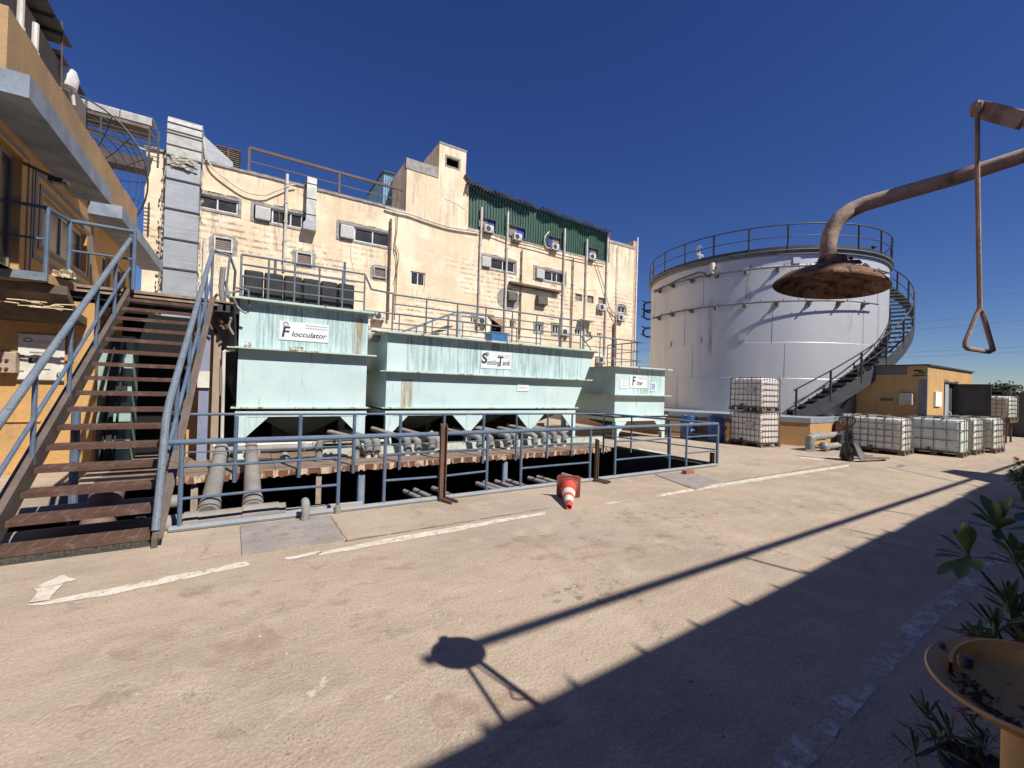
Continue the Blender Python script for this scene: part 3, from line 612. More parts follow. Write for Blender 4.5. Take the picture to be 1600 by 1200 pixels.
def scrap(x, z, w, h, y=23.2):
    pts = []
    for k in range(10): a = 2*pi*k/10; pts.append((x+w*cos(a)*random.uniform(.4, 1.2), y+random.uniform(-.03, .03), z+h*sin(a)*random.uniform(.4, 1.2)))
    b.quad(*pts)
for q in range(22): scrap(x0+random.uniform(.2, x1-x0-.2), ztop+random.uniform(-.35, .12)-.1, .26, .07)
for q in range(110): sd_ = random.choice((x0-.06, x1+.06)); scrap(sd_+random.uniform(-.03, .08)*(1 if sd_ > x0 else -1), random.uniform(5, ztop), .035, .11, 23.3)
b.build('torn_wrap', torn, dt, recalc=False, smooth=0)
b = M(); a = [(x1+.02, 24.0, ztop+.5), (x1+.02, 24.0, zt-.25), (x1+1.15, 24.3, zt-1.0), (x1+1.2, 24.3, zt-1.7), (x1+.95, 24.3, ztop+.05), (x1+.02, 24.0, ztop+.05)]
b.prism(a, (0, 1.0, 0)); b.build('transition', galv, dt)
# louvred unit on the roof
lu = thing('roof_louvre_unit', 'dark louvred cooling unit on the roof right of the large duct', 'cooling unit', (.5, 25.2, 11.6))
(lx0, lz1), (lx1, _) = F_(340, 228, 25), F_(374, 237, 25)
b = M(); b.box(lx0, lx1, 25.1, 26.5, 11.6, lz1); b.build('casing', black_plastic, lu)
b = M()
for q in range(13): z_ = 11.7+(lz1-11.75)*q/12; b.beam((lx0, 25.06, z_), (lx1, 25.06, z_-.0), .08, .03)
b.build('louvre', mat('louvre_slat', (.20, .16, .13), (.12, .1, .09), 3), lu)
b = M(); b.box((lx0+lx1)/2-.04, (lx0+lx1)/2+.04, 25.0, 25.03, 11.6, lz1); b.box(lx0-.05, lx1+.05, 24.98, 26.6, lz1, lz1+.05); b.build('frame', rust, lu)
b = M(); p = F_(347, 252, 24.6); b.rbox(p[0]-.4, p[0]+.4, 24.5, 24.9, 11.66, 11.66+.5, .04); tag(b.build('white_box', white_metal), 'small white box at the roof edge below the louvred unit', 'box')
# small duct
sdk = thing('ventilation_duct', 'narrow galvanised duct hanging over the roof edge beside the second strip window', 'air duct', (2.6, 23.7, 9))
x0, x1 = P(479, 315, 1, 23.6).x, P(494, 318, 1, 23.6).x; z1 = P(486, 274, 1, 23.6).z; z0 = P(486, 352, 1, 23.6).z
b = M(); b.prism([(x0, 23.55, z0), (x0, 23.55, z1-.25), (x0, 23.62, z1-.08), (x0, 23.8, z1), (x0, 25.2, z1), (x0, 25.2, z1-.4), (x0, 23.95, z1-.4), (x0, 23.95, z0)], (x1-x0, 0, 0)); b.build('shaft', galv_light, sdk)
b = M(); b.prism([(x0-.12, 23.5, z0-.25), (x0-.12, 23.5, z0+.05), (x0, 23.5, z0+.2), (x1, 23.5, z0+.2), (x1+.05, 23.5, z0-.25)], (0, .5, 0)); b.build('outlet', galv, sdk)
for q in (z0+.5, z0+1.3, z1-.45): b = M(); b.box(x0-.02, x1+.02, 23.53, 23.97, q, q+.03); b.build('flange', dark_steel, sdk)
# roof railing
rr_ = thing('roof_railing', 'brown steel railing along the factory roof edge', 'railing', (4, 24.3, 11.6))
z0r = 11.66; ztr = P(390, 231, 1, 24.3).z; xa = P(390, 231, 1, 24.3).x; xb = 7.4
b = M(); b.beam((xa, 24.3, ztr), (xb, 24.3, ztr), .12, .12); b.build('top_rail', mat('brown_paint', (.13, .085, .07), (.1, .06, .05), 3), rr_)
b = M(); zm = z0r+(ztr-z0r)*.5; b.beam((xa, 24.3, zm), (xb, 24.3, zm), .04, .04); b.beam((xa, 24.3, z0r+.12), (xb, 24.3, z0r+.12), .08, .1); b.build('mid_rail', dark_pipe, rr_)
for xp in (xa, P(530, 290, 1, 24.3).x, P(622, 300, 1, 24.3).x): b = M(); b.beam((xp, 24.3, z0r), (xp, 24.3, ztr), .1, .1); b.build('post', dark_pipe, rr_)
xp = P(530, 290, 1, 24.3).x; b = M(); b.beam((xp+.05, 24.3, ztr), (xp+.1, 25.6, z0r), .08, .08); b.build('brace', dark_pipe, rr_)
# ================================================================== OCHRE OFFICE BUILDING (left)
ob = thing('office_building', 'ochre two storey building with blue grey sunshade slabs and a stained parapet', 'office building', (-5, 12, 0))
XW = -3.05
FL = 3.28
Z_PAR = 6.92
b = M()
# upper wall with holes on plane X = XW : (y0, y1, z0, z1)
ho = [(8.9, 9.75, FL, 5.05), (10.62, 13.0, 3.95, 4.80), (14.2, 15.0, FL, 4.75), (15.6, 16.6, FL+.6, 4.75)]
ys = sorted(set([8.0, 17.5]+[v for h_ in ho for v in h_[:2]])); zs = sorted(set([FL, 5.6]+[v for h_ in ho for v in h_[2:]]))
for i in range(len(ys)-1):
    for j in range(len(zs)-1):
        cy, cz = (ys[i]+ys[i+1])/2, (zs[j]+zs[j+1])/2
        if any(h_[0] < cy < h_[1] and h_[2] < cz < h_[3] for h_ in ho): continue
        b.quad((XW, ys[i], zs[j]), (XW, ys[i+1], zs[j]), (XW, ys[i+1], zs[j+1]), (XW, ys[i], zs[j+1]))
for y0, y1, z0, z1 in ho:
    d = .18
    b.quad((XW, y0, z0), (XW-d, y0, z0), (XW-d, y0, z1), (XW, y0, z1)); b.quad((XW, y1, z0), (XW, y1, z1), (XW-d, y1, z1), (XW-d, y1, z0))
    b.quad((XW, y0, z0), (XW, y1, z0), (XW-d, y1, z0), (XW-d, y0, z0)); b.quad((XW, y0, z1), (XW-d, y0, z1), (XW-d, y1, z1), (XW, y1, z1))
b.quad((XW, 8.0, FL), (XW, 8.0, 5.6), (-12, 8.0, 5.6), (-12, 8.0, FL)); b.quad((XW, 17.5, 0), (XW, 17.5, 5.6), (-12, 17.5, 5.6), (-12, 17.5, 0))
b.quad((XW, 8.0, FL), (-12, 8.0, FL), (-12, 9.56, FL), (XW, 9.56, FL))
b.build('upper_wall', ochre, ob, recalc=False, smooth=0)
b = M(); b.box(-12, -2.3, 10.5, 10.72, -.9, 3.0); b.box(-12, -2.95, 10.47, 10.499, .88, .9)
b.build('lower_wall', ochre, ob)
b = M()
for i in range(17):
    y0 = 8.96+i*.503; b.box(-3.35, XW+.05, y0, y0+.5005, 5.58, Z_PAR+random.uniform(-.03, .02))
b.box(-12, -3.351, 8.96, 9.2, 5.58, Z_PAR); b.build('parapet', ochre_dirty, ob)
b = M(); b.quad((-12, 9.2, 6.2), (-3.3, 9.2, 6.2), (-3.3, 17.4, 6.2), (-12, 17.4, 6.2)); b.build('roof_deck', concrete_trim, ob)
def sunshade(y0, y1, xo, z0, z1, cut):
    b = M(); b.prism([(XW+.003, y0, z0), (xo-cut, y0, z0), (xo, y0+cut, z0), (xo, y1, z0), (XW+.003, y1, z0)], (0, 0, z1-z0)); b.build('sunshade_slab', blue_grey, ob)
sunshade(8.1, 12.1, -2.5, 5.30, 5.60, .0); sunshade(12.95, 18.6, -2.48, 5.28, 5.57, .0)
stripe = mat('blue_grey_stripe', (.17, .18, .20), (.22, .22, .23), 4, rough=.85, fine=.1)
for y0, y1, z0, z1 in ho[1:2]:
    b = M(); x = XW+.004; t = .10
    for o_ in (.10, .30):
        b.box(x, x+.008, y0-o_-t, y1+o_+t, z1+o_-.05, z1+o_+.03); b.box(x, x+.008, y0-o_-t, y1+o_+t, z0-o_-.03, z0-o_+.05); b.box(x+.0005, x+.0085, y0-o_-t, y0-o_, z0-o_, z1+o_); b.box(x+.0005, x+.0085, y1+o_, y1+o_+t, z0-o_, z1+o_)
    b.build('stripe_border', stripe, ob)
b = M(); x = XW+.004
for yy in (9.95, 10.12): b.box(x, x+.008, yy, yy+.05, FL, 5.1)
b.box(x, x+.008, 8.9, 9.95, 5.12, 5.16); b.build('stripe_border', stripe, ob)
for k, (y0, y1, z0, z1) in enumerate(ho):
    x = XW-.14; b = M(); t = .06
    b.box(x, x+.05, y0, y1, z1-t, z1); b.box(x, x+.05, y0, y1, z0, z0+t)
    for q in ((y0, y0+t), (y1-t, y1), ((y0+y1)/2-.03, (y0+y1)/2+.03)): b.box(x+.001, x+.051, q[0], q[1], z0+t, z1-t)
    nm = 'door' if k in (0, 2) else 'window'
    f = b.build(nm, galv_light if k else louvre, ob)
    b = M(); b.box(x+.02, x+.024, y0+.02, y1-.02, z0+.02, z1-.02); b.build('pane', glass, f)
# balcony floors
b = M(); b.box(-6, -2.68, 9.62, 10.5, FL-.14, FL); b.prism([(-2.68, 9.62, FL-.14), (-2.5, 10.18, FL-.14), (-3.0, 10.18, FL-.14), (-3.0, 9.7, FL-.14)], (0, 0, .14)); b.build('balcony_slab', ochre_dirty, ob)
b = M(); b.box(-6, -2.68, 9.56, 9.618, FL-.12, FL+.01); b.build('balcony_edge_beam', rail_worn, ob)
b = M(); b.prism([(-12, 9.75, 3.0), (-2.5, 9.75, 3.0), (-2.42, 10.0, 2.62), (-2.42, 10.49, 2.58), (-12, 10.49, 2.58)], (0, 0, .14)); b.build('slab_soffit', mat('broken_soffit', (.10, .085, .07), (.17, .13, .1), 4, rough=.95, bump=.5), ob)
b = M()
for q in range(26): x = random.uniform(-3.4, -2.5); y = random.uniform(9.70, 9.74); z = 2.80+random.uniform(-.05, .05); b.beam((x, y, z), (x+random.uniform(.05, .25), y-random.uniform(0, .03), z+random.uniform(-.02, .02)), .03, .012)
b.build('flaking_plaster', plaster, ob)
# balcony railing
br = thing('balcony_railing', 'blue grey tube railing along the balcony of the ochre building', 'railing', (-2.9, 9.65, FL))
a = P(-40, 307, 1, 9.65); c = P(75, 325, 1, 9.65); d = P(110, 342, 1, 10.22); e = P(211, 358, 1, 10.22)
b = M(); b.tube([(a.x-2, 9.65, c.z), (c.x, 9.65, c.z), (d.x, 10.22, c.z), (e.x, 10.22, c.z)], .028); b.build('top_rail', rail_blue, br)
b = M(); zm = FL+(c.z-FL)*.52; b.tube([(a.x-2, 9.65, zm), (c.x, 9.65, zm)], .02); b.tube([(d.x, 10.22, zm), (e.x, 10.22, zm)], .02); b.build('mid_rail', rail_blue, br)
for x, y in ((c.x, 9.65), (d.x, 10.22), (e.x, 10.22)): b = M(); b.tube([(x, y, FL), (x, y, c.z)], .032); b.build('post', rail_blue, br)
# junk on balcony
b = M()
for q in range(14):
    x, y = c.x+.13+random.uniform(-.12, .12), 9.9+random.uniform(-.15, .15); s_ = random.uniform(.03, .07); b.box(x-s_, x+s_, y-s_, y+s_, FL, FL+random.uniform(.03, .16))
tag(b.build('rag_heap', mat('mixed_rags', (.45, .12, .07), (.08, .16, .06), 12, .42, .5, c3=(.6, .55, .4), s3=9, lo3=.5, hi3=.55, fine=.2)), 'small heap of coloured rags on the balcony edge', 'rags')
# electric box and sign
eb = thing('switch_box', 'beige electric switch box with four red buttons on the ochre wall', 'switch box', (-3.3, 10.3, 1.6))
p0 = P(-25, 548, 1, 10.3); p1 = P(24, 583, 1, 10.3)
b = M(); b.rbox(p0.x, p1.x, 10.3, 10.47, p1.z, p0.z, .01); b.box(p0.x-.03, p1.x+.05, 10.44, 10.468, p1.z+.03, p1.z+.06); b.box(p0.x-.03, p1.x+.05, 10.44, 10.468, p0.z-.06, p0.z-.03)
b.build('case', mat('beige_box', (.36, .29, .21), (.42, .35, .26), 4, rough=.7, fine=.1), eb)
red_dark = mat('dark_red_button', (.22, .03, .02), fine=0, rough=.4)
for dx in (-.17, -.10):
    for dz in (.09, .23): b = M(); b.lathe([(0, .035), (.022, .03), (.024, 0)], (p1.x+dx, 10.3, p1.z+dz-.02), 10, mat=Matrix(((1, 0, 0), (0, 0, -1), (0, 1, 0)))); b.build('button', red_dark, eb)
sg = thing('notice_board', 'dirty white notice board with faded lettering on the ochre wall behind the stairs', 'sign', (-2.9, 10.48, 1.5))
p0 = P(30, 521, 1, 10.47); p1 = P(100, 594, 1, 10.47)
ink = mat('sign_ink', (.03, .035, .05), fine=0); ink_g = mat('sign_ink_grey', (.16, .20, .24), fine=0)
signw = mat('sign_white', (.68, .66, .60), (.58, .54, .46), 5, fine=.06)
b = M(); b.box(p0.x, p1.x, 10.45, 10.465, p1.z, p0.z); b.build('panel', signw, sg)
b = M(); b.box(p0.x-.01, p1.x+.01, 10.44, 10.466, p0.z, p0.z+.015); b.box(p0.x-.01, p1.x+.01, 10.44, 10.466, p1.z-.02, p1.z); b.build('frame', dark_pipe, sg)
wS = p1.x-p0.x; hS = p0.z-p1.z
def onb(u, v): return (p0.x+wS*u, 10.448, p0.z-hS*v)
b = M(); c_ = onb(.2, .13); b.tube([(c_[0]+.05*cos(k*pi/8), 10.447, c_[2]+.033*sin(k*pi/8)) for k in range(16)], .006, 5, closed=True)
for v in (.13, .17): x_, _, z_ = onb(.32, v); b.box(x_, x_+wS*.55, 10.446, 10.449, z_-.006, z_)
b.build('emblem', ink, sg)
b = M(); c_ = onb(.5, .58); b.prism([(c_[0]+.085*cos(k*pi/12), 10.446, c_[2]+.06*sin(k*pi/12)) for k in range(24)], (0, .003, 0)); b.build('emblem', ink_g, sg)
b = M()
for u, v, w_, h_ in ((.22, .52, .05, .03), (.24, .56, .03, .03), (.23, .6, .06, .03), (.52, .76, .1, .015), (.84, .86, .02, .06), (.9, .87, .015, .05), (.86, .83, .07, .012)): x_, _, z_ = onb(u, v); b.box(x_, x_+w_, 10.4455, 10.449, z_-h_, z_)
for k in range(12): x_, _, z_ = onb(.25+k*.035, .39); b.box(x_, x_+.012, 10.4455, 10.449, z_-.02, z_+random.uniform(-.005, .01))
b.build('lettering', ink, sg)
# flood light
flt = thing('flood_light', 'small black flood light on an arm under the ochre parapet', 'flood light', (-3.0, 9.9, 4.9))
p = P(88, 282, 0, -2.7)
b = M(); b.beam((XW, p.y-.1, p.z+.14), (p.x-.02, p.y, p.z+.04), .03, .04); b.build('arm', brown_steel, flt)
b = M(); b.add(*(lambda m_: (m_.v, m_.f))(M().rbox(p.x-.08, p.x+.14, p.y-.09, p.y+.09, p.z-.04, p.z+.03, .01))); b.build('head', black_plastic, flt)
b = M(); b.box(p.x-.04, p.x+.10, p.y-.06, p.y+.06, p.z-.048, p.z-.041); b.build('lens', galv_light, flt)
# set back top storey + sheet canopy
tp = thing('rooftop_storey', 'stained grey brown rooftop wall with a corrugated canopy above the ochre building', 'rooftop building', (-6, 15, 6.2))
b = M(); b.box(-9, -4.5, 10, 18.6, 6.2, 10.15); b.build('wall', mat('stained_grey_wall', (.20, .17, .14), (.14, .125, .11), .8, .4, .6, .9, c3=(.26, .19, .13), s3=2, fine=.15, bump=.2), tp)
sheet = mat('asbestos_sheet', (.20, .18, .16), (.15, .135, .12), 2, rough=.9, fine=.15)
def canopy(x1, y0, y1, z, x0=-9.0):
    b = M(); n = int((y1-y0)/.09)
    for i in range(n):
        ya = y0+(y1-y0)*i/n; yb = y0+(y1-y0)*(i+1)/n; za = z+(.025 if i % 2 else -.025); zb = z+(.025 if (i+1) % 2 else -.025)
        b.quad((x0, ya, za), (x1, ya, za), (x1, yb, zb), (x0, yb, zb))
    b.build('canopy_roof', sheet, tp, recalc=False, smooth=0)
    for k in range(int((y1-y0)/.62)): b = M(); y = y0+.3+k*.62; b.beam((x0, y, z-.07), (x1-.02, y, z-.07), .06, .07); b.build('purlin', dark_steel, tp)
canopy(-4.2, 9, 16.15, 10.5); canopy(-4.5, 16.3, 18.6, 10.47)
b = M(); p = P(97, 33, 0, -4.25); b.tube([p, (-4.3, p.y+.4, 8.2)], .02, 6); b.build('stay_rod', brown_steel, tp)
b = M(); c0 = P(106, 108, 0, -4.4); b.lathe([(.0, -.30), (.20, -.26), (.24, .02), (.18, .22), (.0, .26)], c0+Vector((0, 0, -.25)), 18); b.tube([c0+Vector((.1, 0, -.5)), c0+Vector((.12, .1, -.9))], .04); tag(b.build('white_cowl', white_metal), 'white ventilation cowl on the wall above the covered bridge', 'vent cowl')
for i, (xa, ya, yb) in enumerate(((31, -14, 50), (54, 34, 82))):
    a = P(xa, yb, 0, XW-.15); pipe_thing('vent_pipe', ('taller white pipe with a collar on the ochre parapet', 'shorter white pipe on the ochre parapet')[i], 'pipe', [(XW-.15, a.y, 6.6), (XW-.15, a.y, P(xa, ya, 0, XW-.15).z)], .045, white_pipe, 'white pipes on the parapet', 1)
# ------------------------------------------------------------------ covered bridge between the two buildings
cb = thing('covered_bridge', 'covered steel footbridge with a pale sheet roof joining the two buildings', 'footbridge', (-6, 22, 9.8))
za = P(238, 183, 1, 22).z; xe = P(239, 183, 1, 22).x; n = 3
b = M()
for i in range(n):
    x0 = -6.3+(xe+6.3)*i/n if i else -11; x1 = -6.3+(xe+6.3)*(i+1)/n
    prof = [(22.0, za-.32), (21.98, za-.1), (22.1, za), (22.5, za+.1), (23.2, za+.12)]
    b.prism([(x0, y, z) for y, z in prof]+[(x0, y, z-.03) for y, z in prof[::-1]], (x1-x0-.025, 0, 0))
b.build('roof', galv_light, cb)
b = M(); b.prism([(-11, 22.03, za-.33), (-11, 22.03, za-.50), (-11, 23.2, za-.45), (-11, 23.2, za-.1)], (xe-.1+11, 0, 0)); b.build('roof_underside', mat('dirty_soffit', (.13, .10, .085), (.2, .16, .13), 2, rough=.9), cb)  # underside coloured darker brown than the roof sheet
zf = P(228, 258, 1, 22).z
b = M(); b.beam((-11, 22.0, zf), (-3.6, 22.0, zf), .15, .42); b.box(-11, -3.6, 22.08, 22.9, zf-.1, zf); b.build('floor_beam', mat('dark_brown_girder', (.06, .045, .038), (.085, .065, .05), 3), cb)
b = M()
for k in range(7): z = zf+.25+k*.16; b.beam((-11, 22, z), (xe+.25, 22, z), .03, .03)
b.build('rail_bars', dark_steel, cb)
for x in (-7.5, -6.2, -4.9, xe-.08, xe+.2): b = M(); b.beam((x, 22, zf), (x, 22, za-.5), .06, .06); b.build('post', dark_steel, cb)
b = M(); b.beam((XL, 24.0, 11.45), (-7, 22.1, 11.2), .12, .08); b.build('handrail', galv_light, cb)
# mesh dish
ds = thing('mesh_dish', 'large wire mesh satellite dish behind the covered bridge', 'satellite dish', (-5.3, 21, 9.2))
c0 = P(120, 272, 1, 21.2); R_ = 2.75
mt = Matrix.Rotation(radians(100), 3, 'X') @ Matrix.Rotation(radians(-12), 3, 'Y')
b = M()
for r_ in (.5, .8, 1.1, 1.4, 1.7, 2.0, 2.2): b.tube([c0+mt @ Vector((r_*cos(k*pi/18), r_*sin(k*pi/18), r_*r_*.16)) for k in range(36)], .012, 4, closed=True)
b.tube([c0+mt @ Vector((R_*.88*cos(k*pi/24), R_*.88*sin(k*pi/24), .94)) for k in range(48)], .028, 5, closed=True)
for k in range(20): a = k*pi/10; b.tube([c0+mt @ Vector((q*cos(a), q*sin(a), q*q*.16)) for q in (.2, .8, 1.6, 2.42)], .014, 4)
b.build('reflector', dark_steel, ds)
b = M(); b.tube([c0, c0+Vector((0, .3, -1.4))], .06); b.build('mast', dark_steel, ds)

# ================================================================== STEEL STAIRCASE
st = thing('steel_staircase', 'steel staircase with rust brown treads and blue grey tube handrails climbing to the ochre building', 'staircase', (-1.3, 5.6, 0))
NS = 17; Y0, Y1 = 5.5, 10.4; ZT = 3.28
def stair_x(y): t = (y-Y0)/(Y1-Y0); return (-1.90+.08*t, -.74+.10*t)
def sz(y): return ZT*(y-Y0)/(Y1-Y0)
tread_m = mat('tread_rust_paint', (.082, .040, .029), (.11, .056, .04), 6, .4, .65, .8, c3=(.17, .12, .09), s3=7, lo3=.55, hi3=.72, st3=(1, 2, 1), fine=.25, bump=.3)
def tread_lines(m):
    N, L = nodes(m); b = N['Principled BSDF']; src = b.inputs['Base Color'].links[0].from_socket
    pos = N.new('ShaderNodeNewGeometry').outputs['Position']; sp = N.new('ShaderNodeSeparateXYZ'); L.new(pos, sp.inputs[0])
    a = N.new('ShaderNodeMath'); a.operation = 'MODULO'; q = N.new('ShaderNodeMath'); q.operation = 'ADD'; q.inputs[1].default_value = 20; L.new(sp.outputs[0], q.inputs[0]); L.new(q.outputs[0], a.inputs[0]); a.inputs[1].default_value = .125
    l = N.new('ShaderNodeMath'); l.operation = 'LESS_THAN'; l.inputs[1].default_value = .005; L.new(a.outputs[0], l.inputs[0])
    ge = N.new('ShaderNodeNewGeometry'); sn = N.new('ShaderNodeSeparateXYZ'); L.new(ge.outputs['Normal'], sn.inputs[0]); g2 = N.new('ShaderNodeMath'); g2.operation = 'GREATER_THAN'; g2.inputs[1].default_value = .5; L.new(sn.outputs[2], g2.inputs[0]); mu = N.new('ShaderNodeMath'); mu.operation = 'MULTIPLY'; L.new(l.outputs[0], mu.inputs[0]); L.new(g2.outputs[0], mu.inputs[1])
    x = N.new('ShaderNodeMix'); x.data_type = 'RGBA'; L.new(mu.outputs[0], x.inputs[0]); L.new(src, x.inputs[6]); x.inputs[7].default_value = (.24, .17, .13, 1); L.new(x.outputs[2], b.inputs['Base Color'])
tread_lines(tread_m)
for i in range(NS-1):
    y = Y0+(Y1-Y0)*(i+.35)/NS; z = .11+(ZT-.11)*i/(NS-1); xa, xb = stair_x(y)
    b = M(); b.box(xa+.03, xb-.03, y, y+.27, z-.03, z); b.box(xa+.03, xb-.03, y-.001, y+.02, z-.055, z-.031); b.build('tread', tread_m, st)
y = Y0+.07; b = M(); xa, xb = stair_x(y); b.box(xa-.1, xb-.03, y-.02, y+.28, .0, .008)
b.box(xa-.15, xb-.04, y+.02, y+.03, .01, .05); b.build('skirt_mesh', mat('dark_mesh', (.04, .035, .03), (.09, .08, .065), 60, .45, .55, fine=.1), st)
for s_ in (0, 1):
    b = M(); xa = stair_x(Y0)[s_]; xb = stair_x(Y1)[s_]
    lo, hi = -.20, .05; ya_, yb_ = Y0-.03, Y1
    sl = ZT/(Y1-Y0)
    poly = [(xa, ya_, .0), (xa, ya_, .10), (xb, yb_, ZT+.06), (xb, yb_, ZT-.17), (xa+.0, ya_+.3, .0)]
    b.prism(poly, (.045 if s_ else -.045, 0, 0)); b.prism([(xa+(.046 if s_ else -.046), ya_, .10), (xa+(.09 if s_ else -.09), ya_, .10), (xb+(.09 if s_ else -.09), yb_, ZT+.06), (xb+(.046 if s_ else -.046), yb_, ZT+.06)], (0, 0, -.012))
    b.build('stringer', brown_steel, st)
def rail_pt(s_, t, h): y = Y0+(Y1-Y0)*t; return Vector((stair_x(y)[s_]+(.02 if s_ else -.02), y, sz(y)+h))
# handrails follow the photograph's rails
for s_ in (0, 1):
    t0 = .03 if s_ else .05
    A = rail_pt(s_, t0, 1.02); B = rail_pt(s_, 1, 1.0)
    if s_: pts = [rail_pt(1, .01, .12), rail_pt(1, .05, .55), rail_pt(1, .08, .98), rail_pt(1, .12, 1.05), B]
    else: pts = [rail_pt(0, .00, .02), rail_pt(0, .0, .9), rail_pt(0, .03, 1.0), B]
    b = M(); b.tube(pts, .036, 10); b.build('handrail', rail_worn, st)
    b = M(); b.tube([rail_pt(s_, .04, .50), rail_pt(s_, 1, .46)], .022, 8); b.build('mid_rail', rail_blue, st)
    for t in (.22, .42, .62, .80, 1.0): b = M(); b.tube([rail_pt(s_, t, .0), rail_pt(s_, t, 1.0)], .024, 8); b.build('baluster', rail_blue, st)
# landing
b = M()
for k in range(9): y = 10.42+k*.115; b.box(-2.98, -.24, y, y+.10, ZT-.03, ZT+.0)
b.box(-2.9, -.5, 10.36, 10.41, ZT-.035, ZT+.015); b.box(-2.9, -.5, 10.37, 10.415, ZT-.11, ZT-.07); b.build('landing', mat('landing_plank', (.36, .27, .18), (.24, .17, .12), 6, rough=.8, fine=.15), st)
b = M(); b.beam((-2.9, 10.5, ZT-.13), (-.3, 10.5, ZT-.13), .1, .16); b.beam((-2.9, 11.4, ZT-.13), (-.3, 11.4, ZT-.13), .1, .16)
for k in range(5): x = -2.8+k*.6; b.beam((x, 10.45, ZT-.12), (x, 11.4, ZT-.12), .05, .14)
b.prism([(-.62, 10.5, ZT-.05), (-.24, 10.5, ZT-.05), (-.19, 10.9, 2.3), (-.19, 11.3, 1.2), (-.55, 11.3, 2.3)], (.03, .01, 0))
b.build('landing_frame', dark_steel, st)
b = M(); e = P(333, 379, 1, 10.4); xr = stair_x(Y1)[1]+.02; b.tube([rail_pt(1, 1, 1.0), (xr+.28, 10.55, ZT+.97), (xr+.38, 10.7, ZT+.7), (xr+.35, 11.0, ZT+.0)], .024, 8); b.tube([(xr+.28, 10.55, ZT+.97), (xr+.22, 10.55, ZT)], .02, 8); b.tube([(xr+.38, 10.7, ZT+.36), (xr+.62, 10.7, ZT+.34), (xr+.66, 10.7, ZT)], .02, 8); b.build('landing_rail', rail_worn, st)
b = M(); b.box(-3.0, -1.85, 11.42, 17.4, ZT-.08, ZT-.01); b.build('walkway', mat('walkway_plank', (.30, .22, .15), (.22, .16, .12), 5), st)

# ------------------------------------------------------------------ things under and beside the stairs
pl_teal = mat('pale_teal_panel', (.36, .50, .45), (.28, .42, .38), 2, .35, .65, .6, c3=(.45, .55, .5), s3=8, fine=.08)
tc = thing('control_cabinet', 'pale teal steel cabinet with a louvred door under the stair landing', 'cabinet', (-2.0, 11.3, 0))
xa, xb = P(152, 600, 1, 11.25).x, P(206, 600, 1, 11.25).x
b = M(); b.box(xa, xb, 11.25, 11.8, -.1, 2.5); b.build('case', pl_teal, tc)
b = M()
for k in range(3): x = xa+.16+k*.09; b.beam((x-.06, 11.2, 0), (x+.05, 11.2, 2.45), .03, .06)
b.beam((xb-.3, 11.18, 0), (xb-.26, 11.18, 2.45), .08, .05); b.build('door_post', dark_steel, tc)
b = M(); 
for k in range(12): b.box(xb-.24, xb-.06, 11.235, 11.249, .3+k*.035, .312+k*.035)
b.build('louvre', dark_steel, tc); b = M()
for k in range(12): b.box(xb-.24, xb-.06, 11.235, 11.249, 1.2+k*.03, 1.212+k*.03)
b.build('louvre', dark_steel, tc)
lw = thing('annex_wall', 'ochre annex wall with a dark doorway behind the stairs', 'wall', (-1, 12.6, 0))
b = M(); b.box(-1.05, -.50, 11.6, 11.8, -.1, 3.1); b.build('wall', ochre, lw)
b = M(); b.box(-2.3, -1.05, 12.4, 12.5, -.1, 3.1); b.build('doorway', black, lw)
b = M(); b.box(-.49, .6, 12.3, 12.4, -.1, 3.3); b.build('dark_panel', black, lw)  # black sheet added for the unlit void beside the flocculator
b = M(); x = P(252, 560, 1, 11.6).x
for k in range(10): b.box(-1.3, -1.1, 11.62, 11.64, .9+k*.05, .93+k*.05)
b.build('louvre', galv_light, lw)
for i, (xp, wd, mm, lb) in enumerate(((319, .17, mat('lilac_column', (.20, .22, .33), (.26, .27, .36), 3, rough=.8, fine=.1), 'blue lilac painted steel column beside the stairs'), (338, .13, mat('beige_column', (.38, .30, .22), (.30, .24, .18), 3, rough=.8, fine=.1), 'beige column between the stairs and the flocculator tank'))):
    x = P(xp, 600, 1, 10.9).x; b = M(); b.box(x-wd/2, x+wd/2, 10.85, 11.0, 0, 2.75-.1*i); tag(b.build('column', mm), lb, 'column')
b = M(); p = P(318, 592, 1, 10.8); b.box(p.x-.1, p.x+.1, 10.79, 10.82, p.z-.18, p.z+.16); tag(b.build('notice', signw), 'small blank white notice on the lilac column', 'notice')
pA = P(368, 546, 1, 10.7); pB = P(350, 550, 1, 10.7); pC = P(347, 690, 1, 10.7)
pipe_thing('overflow_pipe', 'white plastic pipe dropping from the left flange of the flocculator tank', 'pipe', [pA, pB+Vector((.04, 0, .03)), pB, pB+Vector((0, 0, -.06)), (pC.x, 10.7, .15)], .032, white_pipe)
# valve cluster between landing and tank
vc = thing('valve_cluster', 'tangle of grey hoses and red valves between the landing and the flocculator tank', 'valves', (-.35, 10.7, 2.6))
b = M()
for q in range(9):
    a = Vector((-.42+random.uniform(-.1, .1), 10.7+random.uniform(-.1, .2), 3.9-q*.12)); pts = [a]
    for k in range(5): a = a+Vector((random.uniform(-.08, .1), random.uniform(-.1, .1), random.uniform(-.22, .05))); pts.append(a)
    b.tube(pts, .022, 6)
b.tube([(-.45, 10.6, 4.0), (-.47, 10.6, 3.6), (-.44, 10.6, 3.3)], .05, 8); b.build('hose', pvc, vc)
b = M()
for q in range(5): x, z = -.40+random.uniform(-.06, .08), 2.95+random.uniform(-.2, .2); b.lathe([(.0, -.02), (.03, -.02), (.03, .02), (0, .02)], (x, 10.6, z), 8)
b.build('valve', mat('dirty_red', (.22, .05, .04), (.12, .04, .035), 8), vc)
